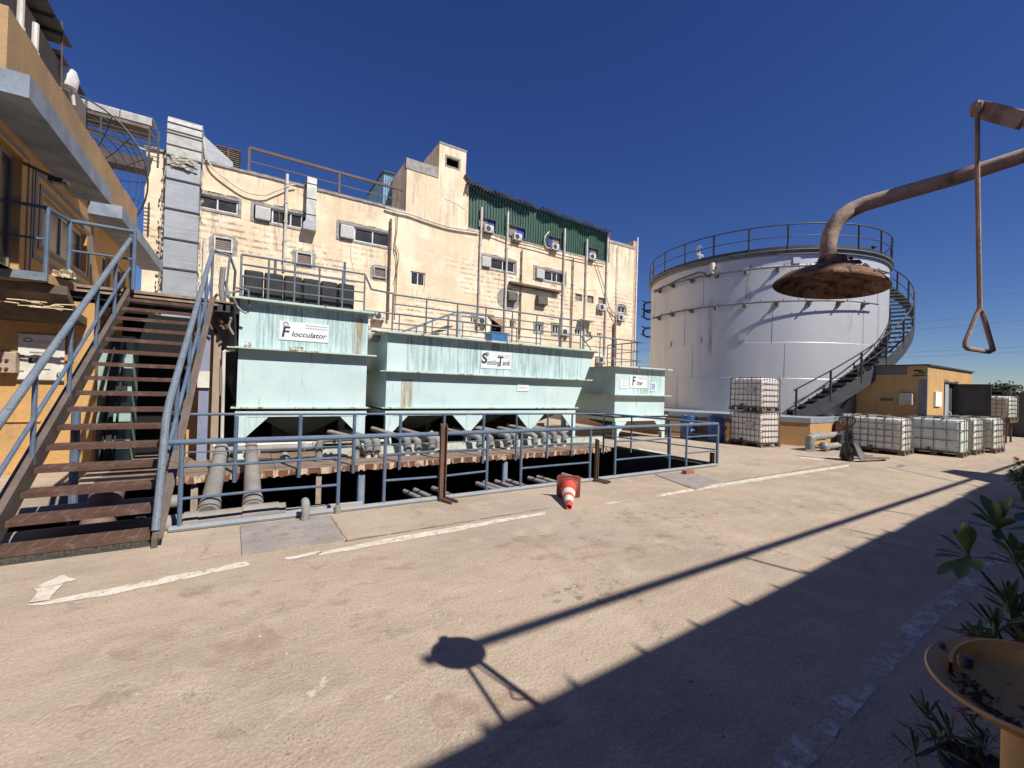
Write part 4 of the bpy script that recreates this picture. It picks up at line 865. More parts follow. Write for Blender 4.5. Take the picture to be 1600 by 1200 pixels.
# big brown pipe stub and rag under the stairs
b = M(); p = G(95, 815); b.tube([(-1.55, 6.9, -.6), (-1.45, 7.2, .05), (-1.42, 7.3, .3)], .17, 16); tag(b.build('pipe_stub', mat('brown_pipe', (.22, .14, .11), (.17, .11, .09), 4, fine=.15)), 'wide brown pipe stub rising from the pit under the stairs', 'pipe')
pipe_thing('pit_post', 'blue pipe post standing in the pit under the left side of the stairs', 'post', [(-1.75, 7.3, -.9), (-1.75, 7.3, 1.25)], .045, rail_blue)
b = M(); b.box(-3.2, -2.05, 9.35, 10.48, -.5, -.38)
b.box(-12, -2.0, 9.3, 10.49, -.42, -.0); tag(b.build('ledge', ground_m), 'concrete ledge at the foot of the ochre wall', 'ledge')
# ================================================================== WATER TREATMENT TANKS (front planes about Y = 10.8)
def make_teal(name, c1, c2):
    m = mat(name, c1, c2, 1.1, .40, .66, .62, c3=(.60, .72, .70), s3=.9, lo3=.45, hi3=.75, st3=(1, 1, 2), c4=(.26, .38, .36), s4=5, lo4=.60, hi4=.80, st4=(2.2, 2.2, .22), fine=.07, fs=30, bump=.35, bs=1.6)
    return m
teal = make_teal('pale_teal_paint', (.53, .68, .68), (.475, .62, .625))
teal_dark = mat('dark_teal_side', (.09, .12, .12), (.06, .085, .085), 1.5, rough=.7, c3=(.1, .14, .13), s3=3, lo3=.5, hi3=.7, fine=.12)  # hopper colour darkened to carry the shade under the tanks
rust_lip = mat('flange_rusted', (.46, .60, .56), (.52, .60, .54), 2, .4, .6, .7, c3=(.30, .14, .06), s3=5.5, lo3=.56, hi3=.63, st3=(1, .3, 1), fine=.1)
rust_stain = mat('rust_run', (.50, .36, .15), (.44, .24, .09), 9, .4, .6, .8, st=(1, 1, .25), fine=.1)
def add_alpha(m, sc=6, lo=.42, hi=.62, st=(1, 1, 1)): worn(m, sc, lo, hi, st)
add_alpha(rust_stain, 5, .38, .72, (3, 3, .35))
def tank(name, label, cat, front, ydepth, x0, x1, ztop, zmid, zbot, legs, flare=None, deep=3.0, hop=1, yb=None):
    """front: plane Y of the face, box x0..x1; flare: extra width at the top right"""
    Yf = front; Yb = Yf+deep
    t = thing(name, label, cat, ((x0+x1)/2, Yf+deep/2, 0))
    def xr(z): return x1 if not flare else (flare[1] if z >= zmid else flare[2]) if 0 else (x1 if not flare else flare[2]+(flare[1]-flare[2])*(z-flare[0])/(ztop-flare[0]))
    b = M(); z0 = zbot; v = [(x0, Yf, z0), (xr(z0), Yf, z0), (xr(z0), Yb, z0), (x0, Yb, z0), (x0, Yf, ztop), (xr(ztop), Yf, ztop), (xr(ztop), Yb, ztop), (x0, Yb, ztop)]
    b.add(v, [(0, 1, 5, 4), (2, 3, 7, 6), (0, 4, 7, 3), (1, 2, 6, 5), (0, 3, 2, 1), (4, 5, 6, 7)]); b.build('body', teal, t, smooth=0)
    b = M()
    for z, pr in ((ztop, .20), (zmid, .20), (zbot+.005, .10)):
        e = xr(z)
        b.box(x0-pr*.35, e+pr*.9, Yf-pr, Yf-.002, z-.012, z+.012); b.box(x0-pr*.35, e+pr*.9, Yf-pr-.003, Yf-pr+.012, z-.012, z+.035 if z == ztop else z+.022); b.box(x0-pr, x0-.002, Yf-pr+.013, Yb, z-.012, z+.012)
        b.box(e+.002, e+pr, Yf-.001, Yb, z-.012, z+.012)
    b.build('flange', rust_lip, t)
    # base frame and legs
    b = M(); zb = zbot-.19
    b.box(x0-.02, xr(zbot)+.02, Yf-.05, Yf+.06, zb, zbot-.07); b.box(x0-.02, xr(zbot)+.02, Yb-.1, Yb, zb, zbot-.07); b.box(x0-.02, x0+.1, Yf+.062, Yb-.1, zb, zbot-.07); b.box(xr(zbot)-.1, xr(zbot)+.0, Yf+.062, Yb-.1, zb, zbot-.07)
    b.build('base_frame', teal, t)
    for lx in legs:
        for yy in (Yf, Yb-.12):
            b = M(); w_ = .16; b.box(lx-w_/2, lx+w_/2, yy-.05, yy-.035, .0, zb); b.box(lx-w_/2, lx+w_/2, yy+.085, yy+.10, .0, zb); b.box(lx-.01, lx+.01, yy-.034, yy+.084, 0, zb); b.build('leg', teal, t)
        for s_ in (-1, 1):
            if (lx == legs[0] and s_ < 0) or (lx == legs[-1] and s_ > 0): continue
            b = M(); xx = lx+s_*.082; b.prism([(xx, Yf-.04, zb-.002), (xx+s_*.42, Yf-.04, zb-.002), (xx, Yf-.04, zb-.44)], (0, .02, 0)); b.build('gusset', teal, t)
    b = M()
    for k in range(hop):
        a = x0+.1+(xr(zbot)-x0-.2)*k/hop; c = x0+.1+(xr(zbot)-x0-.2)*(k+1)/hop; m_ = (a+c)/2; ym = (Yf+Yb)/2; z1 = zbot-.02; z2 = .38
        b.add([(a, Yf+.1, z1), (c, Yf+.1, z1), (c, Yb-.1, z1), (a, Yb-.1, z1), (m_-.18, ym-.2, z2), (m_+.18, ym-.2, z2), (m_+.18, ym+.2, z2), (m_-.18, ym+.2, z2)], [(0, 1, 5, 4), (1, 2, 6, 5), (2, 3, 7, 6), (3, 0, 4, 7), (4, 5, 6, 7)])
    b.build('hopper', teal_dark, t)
    return t
YT = 10.8
fl_ = tank('flocculator_tank', 'tall pale teal steel tank with the large Flocculator sign and rusty flange spots', 'water tank', YT, 3, -.14, 2.53, 3.42, 2.38, 1.10, (-.04, 2.44), deep=2.6)
se_ = tank('settling_tank', 'longest pale teal steel tank with the Settling Tank sign and a slanted right end', 'water tank', YT, 3, 3.02, 9.26, 3.0, 2.03, 1.10, (3.10, 5.35, 7.45, 9.15), flare=(1.10, 10.05, 9.20), deep=3.2, hop=3)
fi_ = tank('filter_tank', 'smallest pale teal steel tank with the Filter sign at the right end of the row', 'water tank', 10.7, 3, 10.95, 13.58, 2.55, 1.57, .83, (11.05, 13.5), deep=3.0)
# rust run marks and dark fill line
def stain(parent, px, Y, m=rust_stain):
    x0 = P(px[0], px[1], 1, Y).x; x1 = P(px[2], px[3], 1, Y).x; z1 = P(px[0], px[1], 1, Y).z; z0 = P(px[2], px[3], 1, Y).z
    b = M(); b.quad((x0, Y-.004, z0), (x1, Y-.004, z0), (x1, Y-.004, z1), (x0, Y-.004, z1)); b.build('rust_stain', m, parent, recalc=False, smooth=0)
stain(fl_, (554, 497, 566, 554), YT); stain(se_, (627, 592, 644, 638), YT); stain(se_, (768, 531, 779, 548), YT)
rust_spot = mat('rust_spot', (.40, .19, .07), (.30, .12, .04), 14, rough=.9); add_alpha(rust_spot, 11, .47, .56)
stain(fl_, (373, 533, 396, 542.5), YT-.21, rust_spot); stain(fl_, (452, 541, 474, 549), YT-.21, rust_spot)
b = M(); 
# signs
algae = mat('dark_water_streak', (.30, .44, .44), (.22, .34, .34), 8, .4, .6, .7, st=(1, 1, .2), fine=.1); add_alpha(algae, 2.2, .46, .80, (7, 7, .35))
for par, q_ in ((fl_, (400, 478, 572, 553)), (se_, (636, 529, 925, 592)), (fi_, (985, 585, 1030, 614))):
    x0_, z1_ = P(q_[0], q_[1], 1, YT).x, P(q_[0], q_[1], 1, YT).z-.1; x1_ = P(q_[2], q_[3], 1, YT).x; z0_ = {fl_: 2.42, se_: 2.07, fi_: 1.62}[par]; Yq = YT if par != fi_ else 10.7
    z1_ = {fl_: 3.38, se_: 2.96, fi_: 2.5}[par]; x1_ = min(x1_, 9.55) if par == se_ else x1_
    b = M(); b.quad((x0_, Yq-.003, z0_), (x1_, Yq-.003, z0_), (x1_, Yq-.003, z1_), (x0_, Yq-.003, z1_)); b.build('water_streaks', algae, par, recalc=False, smooth=0)
def sign(parent, a, c, Y, words, rows, name='sign', emblem=None, rounded=False):
    x0, z1 = P(*a, 1, Y).x, P(*a, 1, Y).z; x1, z0 = P(*c, 1, Y).x, P(*c, 1, Y).z
    b = M(); b.box(x0, x1, Y, Y+.012, z0, z1); o = b.build(name, signw_c, parent, label=None)
    for s_, u, v, size, sh, m_, bd, sx in words: text('lettering', s_, size, (x0+(x1-x0)*u, Y-.001, z0+(z1-z0)*v), m_, o, ext=.0015, shear=sh, bold=bd, sx=sx)
    b = M()
    for u0, u1, v in rows:
        xx = x0+(x1-x0)*u0; xe_ = x0+(x1-x0)*u1; zz = z0+(z1-z0)*v
        while xx < xe_:
            l_ = random.uniform(.02, .05); b.box(xx, min(xx+l_, xe_), Y-.0025, Y-.0005, zz-.006, zz+.006+random.uniform(0, .006)); xx += l_+.012
    if rows: b.build('small_lettering', ink_g, o)
    if emblem:
        u, v, r_ = emblem; b = M(); c_ = Vector((x0+(x1-x0)*u, Y-.003, z0+(z1-z0)*v)); b.tube([c_+Vector((r_*cos(k*pi/9), 0, r_*sin(k*pi/9))) for k in range(18)], .006, 5, closed=True); b.tube([c_+Vector((r_*.6*cos(k*pi/6), 0, r_*.6*sin(k*pi/6))) for k in range(12)], .004, 5, closed=True); b.build('emblem', ink_g, o)
    return o, (x0, x1, z0, z1)
signw_c = mat('sign_white_clean', (.80, .82, .82), (.70, .74, .74), 3, rough=.4, fine=.03)
ink2 = mat('sign_ink_dark', (.035, .035, .04), fine=0, rough=.5)
o, q = sign(fl_, (437, 501), (513, 536), YT-.016, [('locculator', .23, .22, .165, .25, ink2, .0025, 1.08), ('F', .03, .17, .33, .15, ink2, .007, 1.0)], [(.52, .98, .86), (.52, .98, .72)], emblem=(.12, .83, .055))
o, q = sign(se_, (752.5, 548), (799, 577.5), YT-.016, [('S', .0, .30, .40, .1, ink2, .012, 1.0), ('ettling', .18, .22, .20, .2, ink2, .002, .86), ('T', .52, .18, .40, .05, ink2, .006, .8), ('ank', .69, .24, .20, .2, ink2, .003, .9)], [(.52, .96, .80), (.52, .96, .68)], emblem=(.18, .82, .06))
sign(se_, (808.5, 598.5), (826, 611.5), YT-.016, [], [(.3, .7, .82), (.18, .86, .42)], 'notice')
o, q = sign(fi_, (984, 587), (1011.5, 607), 10.7-.016, [('F', .12, .22, .46, .12, ink2, .008, .8), ('ilter', .38, .26, .22, .25, ink2, .003, .9)], [(.45, .95, .88), (.5, .95, .78)])
sign(fi_, (969, 594), (981, 607), 10.7-.016, [], [(.25, .7, .72), (.12, .86, .35)], 'notice')
o, q = sign(fi_, (1017, 597), (1025, 611.5), 10.7-.016, [], [], 'notice')
x0, x1, z0, z1 = q; bl = mat('sticker_blue', (.06, .16, .42), fine=0)
b = M(); 
for i in range(7):
    zz = z0+.05+i*(z1-z0-.1)/7
    for j in range(3): w_ = random.uniform(.03, .055); b.box(x0+.04+j*.07, x0+.04+j*.07+w_, 10.7-.0175, 10.7-.016, zz, zz+.035)
b.build('lettering', bl, o)

# tank railings ------------------------------------------------------------
rail_tank = mat('dull_blue_tank_rail', (.11, .15, .19), (.16, .19, .21), 5, rough=.6, c3=(.16, .09, .06), s3=14, lo3=.58, hi3=.68, fine=.1)
def railing(t, pts, h, mids, posts, r=.021, m=rail_tank, base=None):
    """pts: list of rail foot points; h: height; posts: spacing"""
    pts = [Vector(p) for p in pts]
    b = M(); b.tube([p+Vector((0, 0, h)) for p in pts], r*1.15, 8); b.build('top_rail', m, t)
    for q in mids: b = M(); b.tube([p+Vector((0, 0, h*q)) for p in pts], r*.8, 6); b.build('mid_rail', m, t)
    tot = [0]
    for a, c in zip(pts, pts[1:]): tot.append(tot[-1]+(c-a).length)
    k = max(1, round(tot[-1]/posts))
    for i in range(k+1):
        s_ = tot[-1]*i/k
        for j in range(len(pts)-1):
            if s_ <= tot[j+1]+1e-6: break
        p = pts[j].lerp(pts[j+1], (s_-tot[j])/max(1e-6, tot[j+1]-tot[j]))
        b = M(); b.tube([p, p+Vector((0, 0, h))], r, 7); b.build('post', m, t)
t = thing('tank_railing', 'blue grey railing along the front top edge of the flocculator tank', 'railing', (1.2, 10.9, 3.43), 'railings on the tanks')
railing(t, [(-.14, 10.72, 3.43), (2.4, 10.72, 3.43)], .93, (.28, .52, .78), .56)
b = M(); b.tube([(2.4, 10.72, 4.36), (2.56, 10.72, 4.02), (3.1, 10.72, 3.99)], .024, 8); b.build('stepped_rail', rail_tank, t)
for x, z0, z1 in ((.22, 4.1, 4.5), (2.05, 4.0, 4.75)): b = M(); b.tube([(x+.3 if x < 1 else x, 11.4, z0-.6), (x+.3 if x < 1 else x, 11.4, z1)], .03, 8); b.build('spigot', rail_blue, t)
t = thing('tank_railing', 'blue grey railing along the rear top edge of the flocculator tank', 'railing', (1.2, 13.3, 3.43), 'railings on the tanks')
railing(t, [(-.14, 13.3, 3.43), (2.5, 13.3, 3.43)], 1.0, (.5,), .85)
t = thing('tank_railing', 'long blue grey railing along the front top edge of the settling tank', 'railing', (6, 10.9, 3.0), 'railings on the tanks')
railing(t, [(3.1, 10.72, 3.01), (9.33, 10.72, 3.01)], .96, (.25, .5, .75), .9)
b = M(); b.tube([(9.33, 10.72, 3.97), (10.0, 10.9, 3.5), (10.3, 11.6, 3.42)], .024, 8); b.tube([(9.33, 10.72, 3.5), (10.0, 10.9, 3.05)], .02, 8); b.build('sloping_rail', rail_tank, t)
t = thing('tank_railing', 'blue grey railing along the rear top edge of the settling tank', 'railing', (6, 13.9, 3.0), 'railings on the tanks')
railing(t, [(3.1, 13.9, 3.01), (10.0, 13.9, 3.01)], 1.0, (.5,), 1.15)
t = thing('tank_railing', 'blue grey railing round the top of the filter tank', 'railing', (12, 11.9, 2.55), 'railings on the tanks')
railing(t, [(10.3, 11.7, 2.56), (13.4, 11.7, 2.56), (13.4, 13.6, 2.56)], 1.13, (.33, .66), .8)
t = thing('tank_steps', 'short steel step ladder with sloping handrails on top of the settling tank', 'steps', (4.8, 12.2, 3.0))
a = P(640, 515, 1, 12.2); c = P(715, 487, 1, 12.2)
for dy in (0, .7): b = M(); b.beam((a.x, 12.2+dy, a.z), (c.x, 12.2+dy, c.z), .04, .05); b.beam((c.x, 12.2+dy, c.z+.0), (c.x+1.3, 12.2+dy, c.z+.02), .04, .05); b.beam((c.x, 12.2+dy, 3.0), (c.x, 12.2+dy, c.z), .05, .05); b.beam((a.x+.45, 12.2+dy, 3.0), (a.x+.45, 12.2+dy, a.z+.22), .04, .04); b.build('handrail', rail_tank, t)
b = M()
for k in range(4): b.box(a.x+.5+k*.22, a.x+.72+k*.22, 12.2, 12.9, 3.12+k*.14, 3.14+k*.14)
b.build('step', dark_steel, t)
p = P(717, 500, 1, 12.0); b = M(); b.box(p.x-.04, p.x+.06, 11.95, 12.05, 3.0, P(717, 485, 1, 12.0).z); tag(b.build('upright_post', galv_light), 'flat galvanised post standing on the settling tank', 'post')
(a, c) = P(768, 522, 1, 12), P(794, 534, 1, 12)
t = thing('blue_tub', 'blue plastic tub on top of the settling tank', 'tub', ((a.x+c.x)/2, 12.2, 3.0))
b = M(); b.rbox(a.x, c.x, 12, 12.5, 3.01, a.z+.05, .03); b.build('body', mat('tub_blue', (.05, .16, .36), (.04, .12, .28), 3, rough=.4), t); b = M(); b.rbox(a.x-.03, c.x+.03, 11.97, 12.53, a.z+.051, a.z+.09, .015); b.build('rim', mat('tub_blue', (.05, .16, .36)), t)
# black tanks on flocculator
bt0 = None
for k in range(6):
    x = .10+k*.40
    if bt0 is None:
        t = thing('dosing_tank', None, 'dosing tank'); b = M(); b.rbox(-.19, .19, -.17, .17, 0, .76, .03); b.build('body', black_plastic, t)
        b = M(); b.lathe([(0, .785), (.06, .785), (.06, .761)], (0, 0, 0), 12); b.build('lid', black_plastic, t); bt0 = t
    else: t = copy_tree(bt0)
    t.location = (x, 11.5, 3.43); t['group'] = 'black dosing tanks on the flocculator'; t['label'] = ('black dosing tank at the left end of the row on the flocculator', 'second black dosing tank from the left on the flocculator', 'third black dosing tank from the left on the flocculator', 'third black dosing tank from the right on the flocculator', 'second black dosing tank from the right on the flocculator', 'black dosing tank at the right end of the row on the flocculator')[k]
pipe_thing('header_pipe', 'white pipe running over the row of black dosing tanks', 'pipe', [(-.1, 11.28, 4.28), (2.3, 11.28, 4.26)], .022, white_pipe)
pipe_thing('transfer_pipe', 'thick grey flanged pipe joining the flocculator to the settling tank', 'pipe', [(2.54, 11.6, 2.98), (2.9, 11.6, 2.98), (3.6, 12.2, 2.98)], .14, grey_pipe, seg=16)
b = M(); b.lathe([(.2, -.04), (.2, .04), (.13, .04), (.13, -.04), (.2, -.04)], (2.72, 11.6, 2.98), 20, mat=Matrix(((0, 0, 1), (0, 1, 0), (-1, 0, 0)))); tag(b.build('pipe_flange', galv_light), 'ring flange on the thick pipe between the two largest tanks', 'flange')

# ================================================================== DECK, PIPES AND PIT
dk_m = mat('worn_deck_plate', (.20, .145, .11), (.27, .21, .165), 1.8, .38, .66, .85, c3=(.15, .075, .045), s3=4, lo3=.52, hi3=.72, st3=(1, 3, 1), fine=.18, bump=.3)
rust_edge = mat('flaking_rusty_edge', (.21, .088, .045), (.13, .058, .035), 5, .4, .62, .9, c3=(.60, .46, .34), s3=9, lo3=.50, hi3=.57, st3=(1, 1, .22), fine=.25, bump=.5)
dk = thing('steel_deck', 'worn steel deck with a flaking rusty front edge over the pit', 'deck', (3.5, 12, -.1))
xx = -.95; k = 0; de = M(); dt_ = M()
while xx < 9.40:
    w_ = min(random.choice((1.2, 1.5, 2.0)), 9.42-xx); dz = random.uniform(-.010, .004); y0 = 9.28+random.uniform(-.03, .03)
    dt_.box(xx+.006, xx+w_-.006, y0, 15.19, -.03+dz, -.001+dz); n = int(w_/.07)+1
    for i in range(n):
        a = xx+w_*i/n; c = xx+w_*(i+1)/n; de.box(a, c, y0-.004, y0+.02, -.125+random.uniform(-.022, .015), -.002+dz)
    xx += w_; k += 1
dt_.build('deck_plate', dk_m, dk); de.build('edge_beam', rust_edge, dk)
# left strip of deck behind stairs
b = M()
for q in range(4): b.box(-2.0, -.96, 9.34+q*.35, 9.6+q*.35, -.06, -.002)
b.box(-2.0, -.96, 10.8, 15.1, -.06, -.001); b.build('deck_plank', dk_m, dk)
b = M(); b.box(1.5, 10.2, 10.45, 10.6, .0, .18); b.build('curb_beam', mat('pale_teal_beam', (.52, .58, .52), (.46, .46, .38), 3, .4, .65, .7, c3=(.35, .27, .2), s3=6, fine=.12), dk)
# support columns
for i, (xp, yb) in enumerate(((565, 742), (790, 720))):
    p = P(xp, yb, 1, 9.4); pipe_thing('deck_column', ('blue pipe column under the deck below the gap between the two largest tanks', 'blue pipe column under the deck edge below the middle of the settling tank')[i], 'column', [(p.x, 9.45, -5.9), (p.x, 9.45, -.04)], .085, mat('column_blue', (.20, .26, .36), (.26, .31, .40), 4, fine=.1), 'columns under the deck', seg=12)
for i, xp in enumerate((303, 496)):
    p = P(xp, 770, 1, 9.4); b = M(); b.box(p.x-.04, p.x+.06, 9.34, 9.4, -.75, -.1); tag(b.build('hanger', mat('cream_steel', (.42, .34, .26), (.3, .22, .16), 6)), ('short cream hanger under the deck edge left of the sloping pipes', 'short cream hanger under the deck edge below the flocculator')[i], 'hanger', 'hangers under the deck')
# big pipes
def run(name, label, pts, r, m, collars=(), cr=1.18, parent=None):
    t = thing(name, label, 'pipe', Vector(pts[0])) if parent is None else parent
    b = M(); b.tube(pts, r, 18); b.build('pipe', m, t)
    for (a, c) in collars: b = M(); b.tube([a, c], r*cr, 18); b.build('collar', m, t)
    return t
for i, (xt, xb_) in enumerate(((345, 325), (393, 395))):
    a = P(xt, 700, 1, 9.75); c = P(xb_, 797, 1, 6.42); A = Vector((a.x, 9.75, .30)); C_ = Vector((c.x, 6.40, .03)); d = (C_-A).normalized()
    run('sloping_pipe', ('thick grey sewer pipe sloping across the pit, the one nearer the stairs', 'thick grey sewer pipe sloping across the pit, right of its twin')[i], [A+Vector((0, .35, .06)), A, C_], .112, grey_pipe, [(A-d*.1, A-d*.02), (A+d*.0, A+d*.05), (C_-d*.45, C_-d*.0)], 1.12)['group'] = 'sloping sewer pipes'
    b = M(); b.lathe([(.15, 0), (.15, .03), (.11, .03)], A+Vector((0, .0, -.02)), 18, mat=Matrix(((1, 0, 0), (0, .6, -1), (0, 1, .3))).to_3x3()); b.build('flange', grey_pipe, bpy.data.objects['sloping_pipe' if i == 0 else 'sloping_pipe.001'])
run('collecting_pipe', 'long grey sewer pipe lying in the pit along its front edge', [(-2.6, 6.32, -.02), (-.55, 6.32, -.01), (.5, 6.32, .0)], .11, grey_pipe, [((-.56, 6.32, -.01), (-.42, 6.32, -.01)), ((.02, 6.32, 0), (.42, 6.32, 0)), ((-1.0, 6.32, -.01), (-.92, 6.32, -.01))], 1.14)
run('collecting_pipe', 'second grey sewer pipe lying further back in the pit under the stairs', [(-2.3, 7.15, .06), (-.7, 7.15, .06)], .09, grey_pipe)
pipe_thing('floor_channel', 'flat grey steel channel lying along the pit edge behind the blue bottom rail', 'channel', [(.35, 6.28, .0), (1.45, 6.2, .0)], .05, galv_light, seg=4)
# header pipes near the flocculator
run('header_pipe', 'dull grey header pipe with clamps lying on the deck under the flocculator', [(-.4, 10.25, .28), (1.55, 10.25, .28)], .075, grey_pipe, [((.05, 10.25, .28), (.11, 10.25, .28)), ((1.1, 10.25, .28), (1.16, 10.25, .28)), ((1.3, 10.25, .28), (1.36, 10.25, .28))], 1.35)
up = thing('looped_pipe', 'dark plastic pipe loop with two elbows standing on the deck under the flocculator', 'pipe', (1.75, 10.0, 0))
b = M(); b.tube([(1.4, 10.0, 0), (1.4, 10.0, .36), (1.43, 10.0, .44), (1.5, 10.0, .47), (2.05, 10.0, .47), (2.14, 10.0, .44), (2.17, 10.0, .36), (2.17, 10.0, 0)], .075, 14); b.build('pipe', pvc, up)
for xa in (1.68, 1.8): b = M(); b.tube([(xa, 10, .47), (xa+.04, 10, .47)], .1, 14); b.build('collar', dark_steel, up)
b = M(); p = P(445, 697, 1, 10.2); b.lathe([(0, .0), (.08, .0), (.10, .05), (.06, .14), (0, .16)], (p.x, 10.1, .06), 12); tag(b.build('capped_stub', pvc), 'round grey pipe cap on the deck beside the looped pipe', 'pipe cap')
pipe_thing('thin_pipe', 'thin pale pipe running low across the deck under the tanks', 'pipe', [(-.5, 10.40, .36), (2.9, 10.40, .33)], .035, white_pipe)
# elbows from the tank bottoms
el0 = None
elbows = [(576, 'elbow pipe, left one of the pair right of the flocculator legs'), (589, 'elbow pipe, right one of the pair right of the flocculator legs'), (636, 'elbow pipe, left one of three left of the rusty post'), (653, 'elbow pipe, middle one of three left of the rusty post'), (675, 'elbow pipe, right one of three left of the rusty post'),
          (749, 'elbow pipe, first of the four between the middle tank legs'), (767, 'elbow pipe, second of the four between the middle tank legs'), (793, 'elbow pipe, third of the four between the middle tank legs'), (806, 'elbow pipe, last of the four between the middle tank legs'),
          (836, 'elbow pipe, first of the four at the right end of the settling tank'), (850, 'elbow pipe, second of the four at the right end of the settling tank'), (866, 'elbow pipe, third of the four at the right end of the settling tank'), (880, 'elbow pipe, last of the four at the right end of the settling tank')]
for xp, lb in elbows:
    x = P(xp, 690, 1, 10.1).x
    if el0 is None:
        t = thing('elbow_pipe', None, 'pipe'); b = M(); b.tube([(-.62, 1.05, .52), (-.13, .24, .40)], .058, 12); b.build('pipe', grey_pipe, t)
        b = M(); b.tube([(-.15, .26, .405), (-.04, .09, .39), (0, 0, .33), (0, -.01, .24), (0, -.01, .13)], [.08, .082, .088, .082, .076], 14); b.tube([(0, -.01, .2), (0, -.01, .10)], .095, 14); b.build('elbow', pvc, t)
        b = M(); b.tube([(0, -.01, .1), (0, -.01, -.02)], .06, 12); b.build('riser', white_pipe, t); el0 = t
    else: t = copy_tree(el0)
    t.location = (x, 10.1+random.uniform(-.04, .04), 0); t.rotation_euler[2] = random.uniform(-.12, .12); t.scale = (1, 1, random.uniform(.92, 1.1)); t['label'] = 'grey '+lb; t['group'] = 'elbow pipes under the tanks'
b = M(); p = P(708, 678, 1, 10.2); b.tube([P(652, 688, 1, 10.6), P(665, 684, 1, 10.4), P(674, 679, 1, 10.2), P(683, 686, 1, 10.2), P(684, 700, 1, 10.2)], .085, 12); tag(b.build('bent_hose', mat('pale_hose', (.36, .32, .28), (.28, .25, .22), 6)), 'thick bent hose lying over the elbow pipes left of the rusty post', 'hose')
# stubs lying across the pit edge
stubs = [655, 671, 700, 770, 781, 800, 817, 852, 866, 905]
sb0 = None
for i, xp in enumerate(stubs):
    p = P(xp, 760, 1, 6.6)
    b = M(); L_ = .55 if i != 4 else .75; x = P(xp, 775-(xp-655)*.12, 1, 6.35).x
    b.tube([(x-.10, 6.75, -.02), (x+.06, 6.04, -.06)], .042, 10)
    tag(b.build('pipe_stub', grey_pipe), ('leftmost pale pipe stub poking over the pit edge', 'second pale pipe stub from the left at the pit edge', 'pale pipe stub right behind the foot of the first rusty post', 'pale pipe stub at the pit edge below the middle of the settling tank', 'long pale pipe stub at the pit edge beside the blue column', 'pale pipe stub just right of the blue column', 'second pale pipe stub right of the blue column', 'left of the two pale pipe stubs behind the traffic cone', 'right of the two pale pipe stubs behind the traffic cone', 'rightmost pale pipe stub at the pit edge beside the second rusty post')[i], 'pipe', 'pipe stubs at the pit edge')
# pit railings ------------------------------------------------------------
t = thing('pit_railing', 'blue tube railing with a bottom rail along the front edge of the pit', 'railing', (4.5, 5.95, 0))
b = M(); b.tube([(-.76, 5.95, .99), (2, 5.95, .985), (9.5, 5.95, 1.0)], .032, 10); b.build('top_rail', rail_blue, t)
b = M(); b.tube([(-.66, 5.95, .035), (2, 5.94, .03), (5, 5.95, .03), (9.5, 5.95, .035)], .036, 8); b.build('bottom_rail', mat('dirty_blue_rail', (.22, .27, .33), (.30, .30, .30), 4, .4, .65, c3=(.35, .28, .22), s3=9, lo3=.5, hi3=.7), t)
posts = [-.57, 1.08, 1.68, 3.30, 3.95, 5.49, 6.14, 7.77, 8.34, 9.5]
for x in posts: b = M(); b.tube([(x, 5.95, .03), (x, 5.95, .98)], .024 if x < 9.4 else .034, 8); b.build('post', rail_blue, t)
for a, c in zip(posts[::2], posts[1::2]):
    for z in (.36, .72): b = M(); b.tube([(a, 5.95, z), ((a+c)/2, 5.95, z+random.uniform(-.02, .015)), (c, 5.95, z+random.uniform(-.01, .01))], .017, 7); b.build('mid_rail', rail_blue, t)
t = thing('pit_railing', 'blue tube railing along the front edge of the deck behind the pit', 'railing', (4, 9.22, 0))
b = M(); b.tube([(-.95, 9.22, 1.08), (9.05, 9.22, 1.02)], .024, 8); b.build('top_rail', rail_blue, t)
b = M(); b.tube([(-.95, 9.22, .42), (9.05, 9.22, .36)], .014, 6); b.build('mid_rail', rail_blue, t)
for x in (-.11, .94, 1.95, 2.92, 3.95, 4.99, 5.95, 6.95, 7.8, 9.02): b = M(); b.tube([(x, 9.22, -.16), (x, 9.22, 1.04)], .036 if x < 5.5 else .026, 8); b.build('post', rail_blue, t)
t = thing('pit_railing', 'blue tube railing along the right end of the pit', 'railing', (9.3, 7.5, 0))
b = M(); b.tube([(9.05, 9.22, 1.02), (9.5, 5.95, 1.0)], .028, 8); b.build('top_rail', dark_blue := mat('shaded_blue_rail', (.13, .18, .26), (.17, .22, .29), 4), t)  # separate blue tone for the rails at the right end
for z in (.38, .70): b = M(); b.tube([(9.06, 9.15, z), (9.49, 6.0, z)], .017, 7); b.build('mid_rail', dark_blue, t)
for k in (.28, .62): y = 9.22-3.27*k; x = 9.05+.45*k; b = M(); b.tube([(x, y, 0), (x, y, 1.01)], .022, 8); b.build('post', dark_blue, t)
b = M(); b.beam((9.48, 9.2, .03), (9.52, 6.0, .03), .06, .06); b.box(9.44, 9.52, 6.02, 6.1, 0, .3); b.build('bottom_rail', dark_steel, t)
for i, (x, h_) in enumerate(((2.52, 1.12), (5.60, .78))):
    t = thing('rusty_post', ('taller rust brown channel post with splayed feet, left of the traffic cone', 'shorter dark rusty channel post, right of the traffic cone')[i], 'post', (x, 5.88, 0), 'rusty posts at the pit edge')
    b = M(); w_ = .05 if i == 0 else .026; b.box(x-w_, x+w_, 5.90, 5.915, .02, h_+.02); b.box(x-w_, x-w_+.012, 5.855, 5.899, .02, h_); b.box(x+w_-.012, x+w_, 5.855, 5.899, .02, h_); b.build('post', rust_post, t)
    b = M(); b.beam((x-.04, 5.9, .04), (x+.05, 5.64, .02), .035, .035); b.beam((x+.06, 5.9, .04), (x+.16, 5.68, .02), .035, .035); b.build('foot', rust_post, t)
